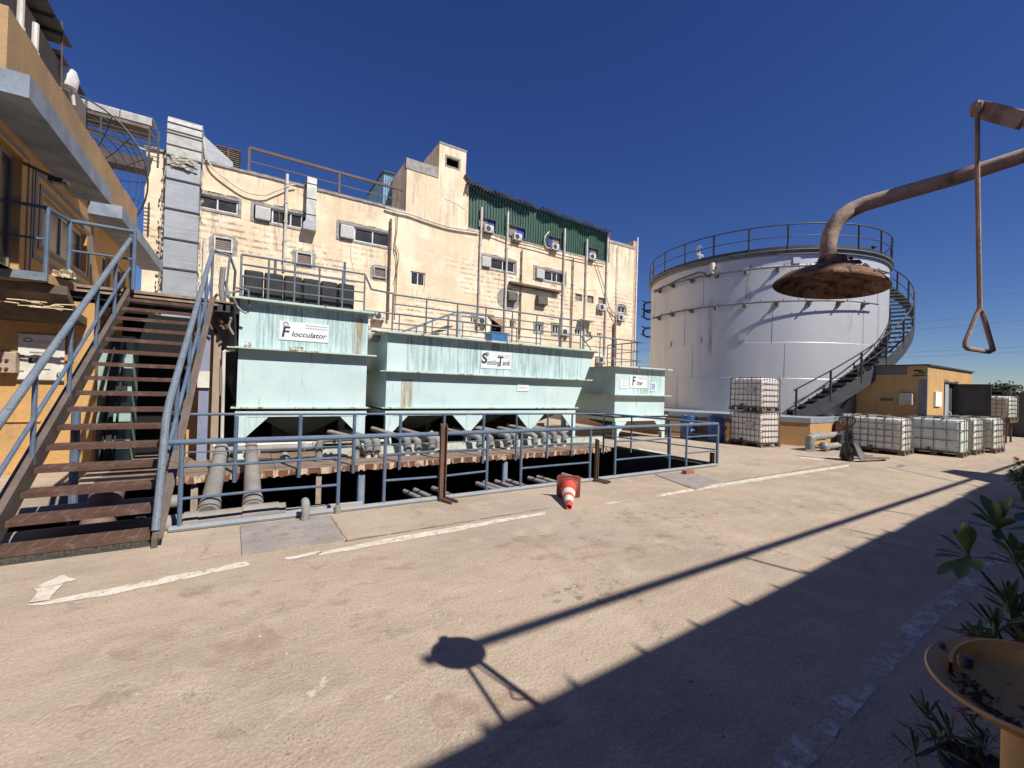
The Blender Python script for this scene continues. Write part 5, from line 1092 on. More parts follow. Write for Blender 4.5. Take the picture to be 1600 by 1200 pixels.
t = thing('stub_elbow', 'small grey plastic pipe elbow standing beside the concrete cover plate', 'pipe', G(477, 815))
p = G(477, 814); b = M(); b.tube([p, p+Vector((0, 0, .15)), p+Vector((0, .01, .19)), p+Vector((0, .05, .22)), p+Vector((0, .10, .22))], .045, 14); b.tube([p, p+Vector((0, 0, .05))], .054, 14); b.build('elbow', pvc, t)
b = M(); p = G(530, 806); b.tube([p+Vector((0, .12, -.05)), p+Vector((0, .12, .1))], .04, 10); tag(b.build('pipe_stub', grey_pipe), 'short upright pale pipe stub inside the pit beside the second railing post', 'pipe')
t = thing('dark_screen', 'low black screen added behind the tank legs to darken the space under the tanks', 'screen', (4, 14.1, 0)); b = M(); b.box(-1, 8.6, 14.0, 14.04, 0, 1.25); b.build('sheet', mat('black_sheet', (.02, .02, .02), (.035, .032, .03), 2), t); b = M(); b.box(-1, 8.6, 13.97, 13.999, 1.2, 1.26); b.build('rail', dark_steel, t)  # added dark sheet, keeps the view under the tanks black
# red machine bits under the flocculator
t = thing('pump', 'dark pump with a red cover behind the legs of the flocculator tank', 'pump', (1, 12.6, 0))
b = M(); b.rbox(.1, 1.9, 12.3, 12.9, .1, .7, .05); b.build('body', black_plastic, t)
p0, p1 = P(417, 636, 1, 12.2), P(430, 647, 1, 12.2); b = M(); b.rbox(p0.x, p1.x, 12.2, 12.5, p1.z, p0.z, .02); b.build('cover', mat('pump_red', (.40, .03, .05), (.3, .03, .04), 5), t)
b = M(); p = P(361, 690, 1, 10.3); b.rbox(p.x-.06, p.x+.06, 10.25, 10.35, p.z-.04, p.z+.05, .01); tag(b.build('blue_box', mat('tub_blue', (.05, .16, .36))), 'small bright blue box beside the sloping pipes', 'box')
b = M(); b.box(5, 10.6, 14.3, 14.45, .1, .28); b.box(9.6, 13.2, 12.2, 12.35, .14, .24); tag(b.build('timber_beam', mat('pale_timber', (.46, .38, .29), (.36, .28, .2), 4, st=(1, 4, 4))), 'pale timber beams stacked behind the tank legs', 'beams')
# ------------------------------------------------------------------ traffic cone, knocked over
cn = thing('traffic_cone', 'orange red traffic cone with white bands lying on its side in front of the railing', 'traffic cone', (4.25, 5.0, 0))
cone_r = mat('cone_red', (.52, .055, .035), (.60, .12, .08), 5, .45, .65, .55, c3=(.40, .13, .09), s3=9, lo3=.55, hi3=.7, fine=.1)
cone_base = mat('cone_base_faded', (.30, .065, .05), (.24, .075, .06), 4, .4, .65, .8, c3=(.34, .16, .12), s3=7, fine=.15)
cone_w = mat('cone_white', (.74, .72, .68), (.55, .50, .45), 7, rough=.5, fine=.06)
B0 = Vector((4.36, 5.20, .18)); T0 = Vector((3.93, 4.66, .035)); ax_ = (T0-B0); Lc = ax_.length; ax_.normalize()
sx_ = ax_.cross(Vector((0, 0, 1))).normalized(); sy_ = sx_.cross(ax_).normalized()
Rm = Matrix((sx_, sy_, ax_)).transposed()
def cone_seg(z0, z1): return lambda z: .135-(.135-.035)*z/Lc
rr2 = lambda z: .135-(.135-.036)*z/Lc
def seg(a, c): return M().lathe([(rr2(a), a), (rr2(c), c)], B0, 28, mat=Rm)
seg(.02, Lc*.36).build('cone_body', cone_r, cn, recalc=False); seg(Lc*.36, Lc*.53).build('reflective_band', cone_w, cn, recalc=False); seg(Lc*.53, Lc*.64).build('cone_body', cone_r, cn, recalc=False); seg(Lc*.64, Lc*.81).build('reflective_band', cone_w, cn, recalc=False)
b = seg(Lc*.81, Lc*.985); b.lathe([(rr2(Lc*.99), Lc*.985), (.02, Lc*.93), (.0, Lc*.9)], B0, 28, mat=Rm); b.build('cone_body', cone_r, cn, recalc=False)
b = M(); c2 = .185; pl = []
for k in range(4):
    for j in range(5): a = pi/2*k+pi/2*j/4; pl.append((( c2-.04)*(1 if cos(pi/2*k+pi/4) > 0 else -1)+.04*cos(a), (c2-.04)*(1 if sin(pi/2*k+pi/4) > 0 else -1)+.04*sin(a)))
b.prism([B0+Rm @ Vector((x, y, 0)) for x, y in pl], Rm @ Vector((0, 0, .022))); b.lathe([(.155, .022), (.15, .035), (.135, .04)], B0, 28, mat=Rm); b.build('base', cone_base, cn)
# ================================================================== STORAGE TANK
TC = Vector((22.0, 11.87, 0)); TR_ = 5.10; TZ0 = .98; TZ1 = 7.47
def tp_(a, r, z): a = radians(a); return Vector((TC.x+r*cos(a), TC.y+r*sin(a), z))
ot = mat('ochre_plinth', (.52, .31, .13), (.44, .26, .11), 1.5, .4, .65, .9, c3=(.28, .22, .17), s3=1.6, lo3=.58, hi3=.72, fine=.12, bump=.3)
pln = thing('tank_plinth', 'low ochre plinth with a blue grey top band under the silver storage tank', 'plinth', (22, 12, 0))
poly = [(14.2, 10.95), (16.35, 6.9), (27.5, 6.9), (30, 11), (29, 17), (25, 20), (18, 20), (14.6, 16)]
def inset(k): return [(TC.x+(x-TC.x)*k, TC.y+(y-TC.y)*k) for x, y in poly]
b = M(); b.prism([(x, y, 0) for x, y in poly], (0, 0, .80)); b.build('wall', ot, pln, smooth=0)
b = M(); b.prism([(x, y, .801) for x, y in inset(1.004)], (0, 0, .17)); b.build('top_band', mat('blue_band', (.27, .30, .34), (.20, .23, .27), 3, .4, .65, .8, c3=(.33, .33, .32), s3=7, fine=.1), pln, smooth=0)
silver = mat('silver_tank_paint', (.59, .60, .63), (.55, .56, .59), .35, .35, .65, .48, .35, c3=(.63, .64, .66), s3=1.5, lo3=.55, hi3=.75, st3=(1, 1, .25), fine=.03, fs=6, spec=.4)
def upgrade_silver(m):
    N, L = nodes(m); b = N['Principled BSDF']; src = b.inputs['Base Color'].links[0].from_socket
    pos = N.new('ShaderNodeNewGeometry').outputs['Position']
    mp = N.new('ShaderNodeMapping'); mp.inputs['Scale'].default_value = (1.5, 1.5, .10); L.new(pos, mp.inputs[0])
    n = N.new('ShaderNodeTexNoise'); n.inputs['Scale'].default_value = 1.2; n.inputs['Detail'].default_value = 6; L.new(mp.outputs[0], n.inputs[0])
    r = N.new('ShaderNodeMapRange'); r.inputs[1].default_value = .56; r.inputs[2].default_value = .76; r.inputs[4].default_value = .5; L.new(n.outputs[0], r.inputs[0])
    x = N.new('ShaderNodeMix'); x.data_type = 'RGBA'; L.new(r.outputs[0], x.inputs[0]); L.new(src, x.inputs[6]); x.inputs[7].default_value = (.50, .46, .41, 1); L.new(x.outputs[2], b.inputs['Base Color'])
upgrade_silver(silver)
tk = thing('storage_tank', 'huge round silver steel storage tank with ring pipes and a railing round its roof', 'storage tank', TC)
b = M(); prof = []
for i, z in enumerate((TZ0, 2.40, 3.83, 5.44, 6.9)):
    prof += [(TR_+(.006 if i else 0), z-.012), (TR_+.006, z), (TR_, z+.012)] if i else [(TR_, z)]
prof += [(TR_, TZ1), ]
b.lathe(prof, TC, 128); b.build('shell', silver, tk, smooth=25, recalc=True)
b = M()
for z0, z1, of in ((TZ0, 2.40, 3), (2.4, 3.83, 12), (3.83, 5.44, 7), (5.44, 6.9, 17)):
    for k in range(9): a = of+k*40+8; b.beam(tp_(a, TR_+.002, z0), tp_(a, TR_+.002, z1), .02, .012)
b.build('weld_seam', mat('seam_grey', (.36, .37, .39), fine=.05, metal=.2, rough=.5), tk)
b = M(); b.lathe([(TR_, TZ1-.16), (TR_+.09, TZ1-.16), (TR_+.09, TZ1-.13), (TR_+.02, TZ1-.13), (TR_+.02, TZ1), (TR_+.14, TZ1), (TR_+.14, TZ1+.03), (TR_-.1, TZ1+.03)], TC, 96); b.build('rim', mat('rim_grey', (.25, .25, .26), (.19, .19, .2), 3, metal=.2, rough=.5), tk)
b = M(); b.lathe([(TR_, TZ1+.02), (2.5, TZ1+.35), (0, TZ1+.5)], TC, 64); b.build('roof', silver, tk)
b = M(); b.lathe([(TR_+.10, TZ1+.03), (TR_+.10, TZ1+.16), (TR_+.08, TZ1+.16), (TR_+.08, TZ1+.03)], TC, 96); b.build('toe_board', dark_steel, tk)
tr = thing('tank_top_railing', 'charcoal railing circling the roof of the silver storage tank', 'railing', TC+Vector((0, 0, TZ1)))
ring = lambda r, z, a0=0, a1=360, n=120: [tp_(a0+(a1-a0)*k/n, r, z) for k in range(n+(0 if a1-a0 == 360 else 1))]
RR = TR_+.09
b = M(); b.tube(ring(RR, TZ1+1.02), .028, 8, closed=True); b.build('top_rail', dark_steel, tr)
b = M(); b.tube(ring(RR, TZ1+.55), .018, 6, closed=True); b.build('mid_rail', dark_steel, tr)
for k in range(24): a = 10+k*15; b = M(); b.beam(tp_(a, RR, TZ1), tp_(a, RR, TZ1+1.02), .055, .055); b.build('post', dark_steel, tr)
# sprinkler rings
dkp = mat('ring_pipe_grey', (.17, .165, .165), (.11, .105, .10), 4, fine=.1)
for nm, z, a0, a1, lb in (('upper', 6.78, 150, 271, 'upper grey sprinkler pipe curving round the storage tank on brackets'), ('lower', 5.42, 150, 260, 'lower grey sprinkler pipe curving round the storage tank on brackets')):
    t = thing('sprinkler_pipe', lb, 'pipe', tp_(200, TR_, z), 'sprinkler pipes round the tank')
    b = M(); b.tube(ring(TR_+.24, z, a0, a1, 50), .032, 8); b.build('pipe', dkp, t)
    for k in range(int((a1-a0)/12.5)+1):
        a = a0+4+k*12.5
        b = M(); b.beam(tp_(a, TR_, z-.02), tp_(a, TR_+.30, z-.03), .05, .05); b.box(*(lambda p: (p.x-.06, p.x+.06, p.y-.06, p.y+.06, p.z-.13, p.z+.05))(tp_(a, TR_+.03, z))); b.build('bracket', dkp, t)
    for k in range(int((a1-a0)/8.3)):
        a = a0+2+k*8.3; b = M(); b.beam(tp_(a, TR_+.24, z), tp_(a, TR_+.24, z+.09), .025, .03); b.build('nozzle', dkp, t)
for i, z in enumerate((6.86, 6.45, 5.42)):
    b = M(); c_ = tp_(150-2, TR_+.22, z); d_ = Vector((-1, .2, 0)).normalized()
    b.tube([c_, c_+d_*.08+Vector((0, 0, -.02)), c_+d_*.14+Vector((0, 0, -.18)), c_+d_*.05+Vector((0, 0, -.40)), c_+Vector((0, 0, -.46))], .04, 8)
# hooks at the left silhouette
hk = thing('inlet_hooks', 'bent dark inlet pipes hooked on the left edge of the storage tank', 'pipes', tp_(133, TR_, 6.5))
al = 119+0
for z, h_ in ((6.72, .55), (6.28, .5), (5.28, .5)):
    b = M(); c_ = tp_(124, TR_, z); d_ = Vector((cos(radians(124)), sin(radians(124)), 0)); b.tube([c_, c_+d_*.28, c_+d_*.42+Vector((0, 0, -.12)), c_+d_*.40+Vector((0, 0, -h_+.1)), c_+d_*.2+Vector((0, 0, -h_)), c_+Vector((0, 0, -h_))], .05, 8); b.tube([c_+d_*.3, c_+d_*.5+Vector((0, 0, .1))], .035, 6); b.tube([c_+d_*.38+Vector((0, 0, -h_*.6)), c_+d_*.55+Vector((0, 0, -h_*.7))], .03, 6); b.build('pipe', dark_steel, hk)
cn2 = thing('float_canister', 'cream float canister with a bent dark pipe on the upper left of the storage tank', 'canister', tp_(191, TR_, 7.0))
def onT(px, py, r=TR_+.25):
    d_ = FW + RT*((px-800)/FPX) - UP*((py-600)/FPX); ox, oy = -TC.x, -TC.y
    A_ = d_.x**2+d_.y**2; B_ = 2*(d_.x*ox+d_.y*oy); C_ = ox*ox+oy*oy-r*r; t_ = (-B_-math.sqrt(max(0, B_*B_-4*A_*C_)))/2/A_; return EYE+d_*t_
p = onT(1113, 420); b = M(); b.lathe([(0, .24), (.09, .24), (.11, .2), (.11, -.06), (.06, -.10), (.06, -.2), (0, -.2)], p, 16); b.build('body', white_pipe, cn2)
b = M(); b.tube([onT(1111, 428), onT(1109, 432), onT(1104, 432), onT(1101, 427), onT(1093, 425), onT(1060, 437), onT(1040, 447), onT(1024, 457)], .035, 8); b.beam(onT(1113, 418), onT(1119, 419), .06, .1); b.build('pipe', dark_pipe, cn2)
# small plates on shell
for i, (x, y) in enumerate(((1046, 538), (1091, 532), (1160, 527), (1165, 417), (1245, 407))):
    p = onT(x, y, TR_+.01); a = math.degrees(atan2(p.y-TC.y, p.x-TC.x)); b = M(); n_ = Vector((cos(radians(a)), sin(radians(a)), 0)); s_ = n_.cross(Vector((0, 0, 1)))
    pts = [p+s_*u+Vector((0, 0, v)) for u, v in ((-.13, -.12), (.13, -.12), (.13, .12), (-.13, .12))]
    b.prism(pts, n_*.03); b.build('lug_plate', silver, tk)
rod = mat('lightning_grey', (.3, .3, .31), fine=.05)
trun = mat('tank_rust_run', (.36, .29, .22), (.28, .20, .14), 8, fine=.15); worn(trun, 3, .45, .75, (5, 5, .3))
for x_, y0_, y1_, wd in ((1374, 440, 610, .22), (1330, 420, 520, .18), (1235, 408, 425, .5), (1170, 415, 470, .2), (1110, 470, 560, .2)):
    a0 = onT(x_, y0_, TR_+.012); a1 = onT(x_, y1_, TR_+.012); ac_ = math.degrees(atan2(a0.y-TC.y, a0.x-TC.x)); da = math.degrees(wd/TR_)/2; b = M()
    for k in range(4): u0, u1 = ac_-da+da*k/2, ac_-da+da*(k+1)/2; b.quad(tp_(u0, TR_+.012, a1.z+random.uniform(0, .3)), tp_(u1, TR_+.012, a1.z+random.uniform(0, .3)), tp_(u1, TR_+.012, a0.z), tp_(u0, TR_+.012, a0.z))
    b.build('rust_run', trun, tk, recalc=False, smooth=0)
# handwheel and nozzles on the tank roof
vv = thing('roof_valve', 'small valve with a handwheel on the left rim of the storage tank roof', 'valve', tp_(185, TR_-.4, TZ1))
p = onT(1092, 404, TR_-.1); p.z = TZ1+.1; b = M(); b.tube([p, p+Vector((0, 0, .45))], .06, 10); b.tube([p+Vector((0, 0, .45)), p+Vector((0, 0, .75))], .025, 6); b.tube([p+Vector((-.25, 0, .3)), p+Vector((.25, 0, .3))], .07, 8); b.lathe([(.14, .6), (.16, .62), (.14, .64)], p, 14); b.build('body', galv, vv)
b = M(); p = onT(1363, 392, TR_-.2); p.z = TZ1+.1; b.tube([p, p+Vector((0, 0, .25)), p+Vector((.1, -.1, .4))], .05, 8); b.tube([p+Vector((.08, -.1, .36)), p+Vector((-.15, .1, .22))], .06, 8); tag(b.build('roof_vent', dark_steel), 'small dark hooked vent on the right rim of the storage tank roof', 'vent')
# spiral staircase
ss = thing('spiral_stairs', 'charcoal steel staircase winding up the right side of the storage tank', 'staircase', tp_(225, TR_, TZ0))
A0, A1 = 222., 322.; n = 30
ri, ro = TR_+.08, TR_+.78
def hz(a): return TZ0+(TZ1-TZ0-.05)*(a-A0)/(A1-A0)
for k in range(n):
    a = A0+(A1-A0)*(k+.1)/n; a2 = A0+(A1-A0)*(k+1.05)/n; z = hz(A0+(A1-A0)*(k+1)/n)
    b = M(); b.prism([tp_(a, ri, z), tp_(a, ro, z), tp_(a2, ro, z), tp_(a2, ri, z)], (0, 0, -.035)); b.prism([tp_(a, ri, z), tp_(a, ro, z), tp_(a+.25, ro, z), tp_(a+.25, ri, z)], (0, 0, -.08)); b.build('tread', mat('worn_tread_grey', (.10, .10, .10), (.15, .145, .14), 3), ss)
for r_ in (ri-.03, ro+.01):
    b = M(); m_ = 60
    for k in range(m_):
        a = A0-1+(A1-A0+1)*k/m_; a2 = A0-1+(A1-A0+1)*(k+1)/m_; z = max(TZ0+.06, hz(a)); z2 = max(TZ0+.06, hz(a2))
        lo_ = .52
        b.add([tp_(a, r_, max(TZ0, z-lo_+.1)), tp_(a, r_+.03, max(TZ0, z-lo_+.1)), tp_(a, r_+.03, z+.12), tp_(a, r_, z+.12), tp_(a2, r_, max(TZ0, z2-lo_+.1)), tp_(a2, r_+.03, max(TZ0, z2-lo_+.1)), tp_(a2, r_+.03, z2+.12), tp_(a2, r_, z2+.12)], [(0, 1, 5, 4), (1, 2, 6, 5), (2, 3, 7, 6), (3, 0, 4, 7)])
    b.build('stringer', mat('blue_grey_stringer', (.055, .06, .072), (.04, .045, .052), 3), ss)
hp = [tp_(A0-1+(A1-A0+1)*k/40, ro+.02, hz(A0-1+(A1-A0+1)*k/40)+1.0) for k in range(41)]
b = M(); b.tube(hp, .026, 8); b.build('handrail', dark_steel, ss)
b = M(); b.tube([p-Vector((0, 0, .48)) for p in hp], .018, 6); b.build('mid_rail', dark_steel, ss)
for k in range(10): a = A0+(A1-A0)*k/9.; z = hz(a); b = M(); b.beam(tp_(a, ro+.02, z-.15), tp_(a, ro+.02, z+1.0), .06, .06); b.build('post', dark_steel, ss)
# stair support brackets under the flight
b = M(); 
for a in (244, 262, 280): b.beam(tp_(a, TR_, hz(a)-1.1), tp_(a, ro, hz(a)-.2), .06, .06)
b.build('support_bracket', dark_steel, ss)

# ================================================================== BRICK HUT
hut = thing('pump_hut', 'small ochre hut with a flat roof and an open dark door behind the containers', 'hut', (22.8, 5.9, 0))
HX0, HX1, HY0, HY1, HZ = 20.0, 25.66, 4.88, 6.88, 2.90
b = M()
dx0, dx1, dz1 = 21.97, 23.5, 2.36
b.quad((HX0, HY0, 0), (HX0, HY0, HZ), (HX0, HY1, HZ), (HX0, HY1, 0)); b.quad((HX0, HY1, 0), (HX0, HY1, HZ), (HX1, HY1, HZ), (HX1, HY1, 0)); b.quad((HX1, HY0, 0), (HX1, HY1, 0), (HX1, HY1, HZ), (HX1, HY0, HZ))
b.quad((HX0, HY0, 0), (dx0, HY0, 0), (dx0, HY0, HZ), (HX0, HY0, HZ)); b.quad((dx1, HY0, 0), (HX1, HY0, 0), (HX1, HY0, HZ), (dx1, HY0, HZ)); b.quad((dx0, HY0, dz1), (dx1, HY0, dz1), (dx1, HY0, HZ), (dx0, HY0, HZ))
hut_m = mat('hut_ochre', (.56, .34, .14), (.48, .29, .12), 1.6, .4, .65, .9, c3=(.34, .22, .12), s3=2.5, lo3=.56, hi3=.72, st3=(1, 1, .3), fine=.12, bump=.2)
b.build('wall', hut_m, hut, recalc=False, smooth=0)
b = M(); b.quad((HX0+.05, HY0+.12, 0), (HX1-.05, HY0+.12, 0), (HX1-.05, HY0+.12, HZ-.02), (HX0+.05, HY0+.12, HZ-.02)); b.build('interior', mat('dim_interior', (.06, .05, .045)), hut, recalc=False)
b = M(); b.box(HX0-.06, HX1+.08, HY0-.06, HY1+.06, HZ, HZ+.05); b.build('roof', dark_steel, hut)
b = M(); p0, p1 = P(1353, 570, 0, HX0), P(1417, 585.5, 0, HX0); b.box(HX0-.012, HX0-.002, p1.y, p0.y, p1.z, HZ-.02); b.build('name_band', mat('dull_grey_band', (.13, .125, .12), (.16, .15, .14), 4), hut)
b = M()
for q in range(9): y = random.uniform(4.95, 5.35); z = random.uniform(2.5, 2.8); b.box(HX0-.01, HX0-.002, y-.05, y+random.uniform(.05, .16), z, z+random.uniform(.02, .07))
b.build('worn_patch', mat('dark_patch', (.12, .09, .06)), hut)
b = M(); b.box(HX0-.02, HX0-.003, HY0+.0, HY0+.22, 0, 2.40); b.box(HX0-.02, HX0+.04, HY0-.012, HY0-.002, 0, 2.9); b.build('corner_strip', stripe, hut)
b = M(); p0, p1 = P(1408, 615, 0, HX0), P(1428, 633, 0, HX0); b.rbox(HX0-.2, HX0-.003, p1.y, p0.y, p1.z, p0.z, .01); b.build('meter_box', mat('meter_grey', (.5, .49, .45), (.4, .38, .34), 5), hut)
b = M(); p0, p1 = P(1376, 622, 0, HX0), P(1395, 627, 0, HX0); b.box(HX0-.03, HX0-.003, p1.y, p0.y, p1.z, p0.z); b.build('wall_bar', dark_pipe, hut)
b = M(); p0, p1 = P(1459, 612, 1, HY0), P(1468, 635, 1, HY0); b.box(p0.x, p1.x, HY0-.06, HY0-.003, p1.z, p0.z); b.build('notice', mat('notice_white', (.85, .85, .83)), hut)
b = M(); b.box(dx0-.06, dx0, HY0-.02, HY0+.06, 0, dz1); b.box(dx0-.06, dx1+.06, HY0-.021, HY0+.059, dz1, dz1+.06); b.build('door_frame', dark_steel, hut)
b = M(); b.box(dx0+.01, dx0+.62, HY0+.02, HY0+.06, 0, dz1-.01); f = b.build('door', mat('door_pale_blue', (.38, .42, .45), (.32, .36, .4), 3), hut)
b = M(); b.tube([(dx0+.55, HY0-.0, .95), (dx0+.50, HY0-.08, 1.0), (dx0+.50, HY0-.08, 1.25), (dx0+.55, HY0, 1.3)], .014, 6); b.build('handle', white_metal, f)
b = M(); b.box(22.98, 23.03, HY0-1.0, HY0-.02, .06, 2.35); f = b.build('door', dark_steel, hut)
b = M(); y0, y1 = HY0-1.0, HY0-.02
b.box(22.94, 22.979, y0, y0+.12, .06, 2.35); b.box(22.94, 22.979, y1-.10, y1, .06, 2.35); b.box(22.941, 22.979, y0+.12, y1-.1, 2.2, 2.35); b.box(22.941, 22.979, y0+.12, y1-.1, .06, .2); b.box(22.941, 22.979, y0+.12, y1-.1, 1.16, 1.26); b.build('frame', black_plastic, f)
b = M()
for q, (x, y) in enumerate(((1478, 594), (1495, 597), (1507, 601))):
    p = P(x, y, 1, HY0); b.beam((p.x-.25, HY0-.005, p.z+.02), (p.x+.3, HY0-.005, p.z-.02), .01, .02)
b.build('wall_crack', dark_pipe, hut)

# ================================================================== LIQUID CONTAINERS (IBC)
bot_m = mat('milky_plastic', (.86, .86, .80), (.80, .80, .72), 2.2, .35, .7, .45, c3=(.66, .70, .56), s3=3, lo3=.5, hi3=.75, fine=.05, obj=True)
bot_w = mat('white_plastic_bottle', (.93, .90, .87), (.89, .85, .81), 2, rough=.5, c3=(.84, .79, .74), s3=3, fine=.05, obj=True)
cage_m = mat('dull_cage_tube', (.13, .12, .12), (.20, .17, .15), 5, rough=.6, fine=.1, obj=True)
cage_r = mat('brownish_cage_tube', (.13, .085, .07), (.18, .12, .09), 5, rough=.7, fine=.1, obj=True)
pal_m = mat('grimy_pallet', (.17, .12, .09), (.11, .085, .07), 4, rough=.9, fine=.2, obj=True)
bot_g = mat('greenish_plastic', (.76, .84, .80), (.70, .78, .73), 2, .4, .6, .45, c3=(.28, .26, .12), s3=4, lo3=.64, hi3=.7, st3=(1, 1, 3), fine=.05, obj=True)
def translucent(m, f=.45):
    N, L = nodes(m); b = N['Principled BSDF']; o = N['Material Output']; t = N.new('ShaderNodeBsdfTranslucent'); x = N.new('ShaderNodeMixShader'); x.inputs[0].default_value = f
    L.new(b.inputs['Base Color'].links[0].from_socket, t.inputs[0]); L.new(b.outputs[0], x.inputs[1]); L.new(t.outputs[0], x.inputs[2]); L.new(x.outputs[0], o.inputs[0])
for m_ in (bot_m, bot_w, bot_g): translucent(m_, .12)
def make_ibc(bm, cm, nv=6, nh=6):
    """1.0 in x, 1.2 in y, 1.16 high"""
    t = thing('liquid_container', None, 'liquid container')
    b = M()
    for y in (-.55, 0, .55): b.box(-.5, .5, y-.05, y+.05, .0, .03)
    for x in (-.44, 0, .44):
        for y in (-.53, 0, .53): b.box(x-.06, x+.06, y-.07, y+.07, .03, .10)
    for k in range(7): x = -.5+k*.1533; b.box(x, x+.08, -.6, .6, .10, .125)
    b.build('pallet', pal_m, t)
    b = M(); n = 36
    x_, y_, r_ = .465, .565, .11
    prof = [(.13, .05), (.15, .01), (.22, 0), (1.02, 0), (1.08, .02), (1.12, .07)]
    def outline(i_):
        pts = []
        for cx, cy, a0 in ((x_-r_, y_-r_, 0), (-x_+r_, y_-r_, pi/2), (-x_+r_, -y_+r_, pi), (x_-r_, -y_+r_, 3*pi/2)):
            for k in range(6): a = a0+pi/2*k/5; pts.append((cx+(r_-i_*.4)*cos(a)-(i_*.6 if cx > 0 else -i_*.6), cy+(r_-i_*.4)*sin(a)-(i_*.6 if cy > 0 else -i_*.6)))
        return pts
    rings = [[(x, y, z) for x, y in outline(i_)] for z, i_ in prof]; m_ = len(rings[0]); v = [p for r in rings for p in r]
    f = [(i*m_+j, i*m_+(j+1) % m_, (i+1)*m_+(j+1) % m_, (i+1)*m_+j) for i in range(len(rings)-1) for j in range(m_)]
    f.append(tuple(range((len(rings)-1)*m_, len(rings)*m_))); f.append(tuple(range(m_-1, -1, -1))); b.add(v, f)
    for s_ in (-1, 1):
        for k in range(4): y = -.42+k*.24; b.rbox(s_*.46-.008, s_*.46+.008, y, y+.15, .22, 1.02, .006)
        for k in range(3): x = -.33+k*.24; b.rbox(x, x+.15, s_*.56-.008, s_*.56+.008, .22, 1.02, .006)
    b.build('bottle', bm, t)
    b = M(); b.lathe([(0, 1.16), (.10, 1.16), (.11, 1.12)], (0, 0, 0), 16); b.build('cap', dark_steel, t)
    b = M(); b.tube([(-.5, .1, .21), (-.56, .1, .2)], .04, 8); b.build('valve', black_plastic, t)
    b = M(); b.box(-.512, -.509, -.32, -.02, .62, .82); b.build('blank_plate', galv_light, t) if cm is cage_r else None
    b = M(); b.tube([(.47, -.57, 1.14), (.47, -.57, 1.17), (.40, -.5, 1.17)], .012, 5); b.build('bent_bar', cm, t)
    b = M(); X, Y = .495, .595
    for k in range(nh): z = .16+(1.13-.16)*k/(nh-1); b.tube([(X-.05, Y, z), (-X+.05, Y, z), (-X, Y-.05, z), (-X, -Y+.05, z), (-X+.05, -Y, z), (X-.05, -Y, z), (X, -Y+.05, z), (X, Y-.05, z)], .0100, 5, closed=True)
    for k in range(nv): y = -Y+.07+(2*Y-.14)*k/(nv-1); [b.tube([(s_*(X+.008), y, .125), (s_*(X+.008), y, 1.13)], .0100, 5) for s_ in (-1, 1)]
    for k in range(nv-1): x = -X+.07+(2*X-.14)*k/(nv-2); [b.tube([(x, s_*(Y+.008), .125), (x, s_*(Y+.008), 1.13)], .0100, 5) for s_ in (-1, 1)]
    b.beam((-X, -.2, 1.145), (X, -.2, 1.145), .04, .015); b.beam((-X, .2, 1.145), (X, .2, 1.145), .04, .015)
    b.build('cage', cm, t); return t
ia = make_ibc(bot_m, cage_m, 7, 6); ig = make_ibc(bot_g, cage_m, 5, 4); iw = make_ibc(bot_w, cage_r, 8, 6)
sc_ = 1.03
def put(src, loc, rz, lb, first, sc=1.0):
    o = src if first else copy_tree(src); o.location = loc; o.rotation_euler = (0, 0, radians(rz)); o.scale = (sc,)*3 if not isinstance(sc, tuple) else sc; o.rotation_euler[2] += random.uniform(-.03, .03); o['label'] = lb; o['group'] = 'liquid containers in the yard'; return o
put(ia, (17.30, 5.28, 0), 3, 'milky caged liquid container nearest the pallet truck, at the left of the front row', True, (1.08, 1.13, 1.0))
put(ig, (18.75, 4.30, 0), 2, 'greenish caged liquid container with murky stains, second in the front row', True, (1.12, 1.08, 1.02))
put(ia, (20.18, 4.22, 0), 0, 'milky caged liquid container, third in the front row', False, (1.1, 1.0, 1.04))
put(ia, (21.65, 4.02, 0), 0, 'milky caged liquid container at the right end of the front row', False, (1.15, 1.0, 1.04))
put(ia, (18.65, 6.15, 0), 0, 'yellowish caged liquid container half hidden behind the left end of the front row', False, 1.0)
put(iw, (14.78, 7.93, 0), -8, 'white caged liquid container at the bottom of the stack of two', True, (1.0, 1.0, 1.0))
put(iw, (14.78, 7.95, 1.17), -6, 'white caged liquid container on top of the stack of two', False, (1.0, 1.0, .98))
t = put(ia, (27.6, 4.55, .95), 0, 'caged liquid container raised on brown steel crates far behind the open hut door', False, (1.4, .95, .9))
b = M()
for x in (27.0, 27.9):
    for y in (4.1, 4.5, 4.9): b.box(x, x+.06, y, y+.06, 0, .9)
b.box(26.9, 28.4, 4.0, 5.0, .86, .94); tag(b.build('crate_stack', rust), 'brown steel crates under the far raised liquid container', 'crates')

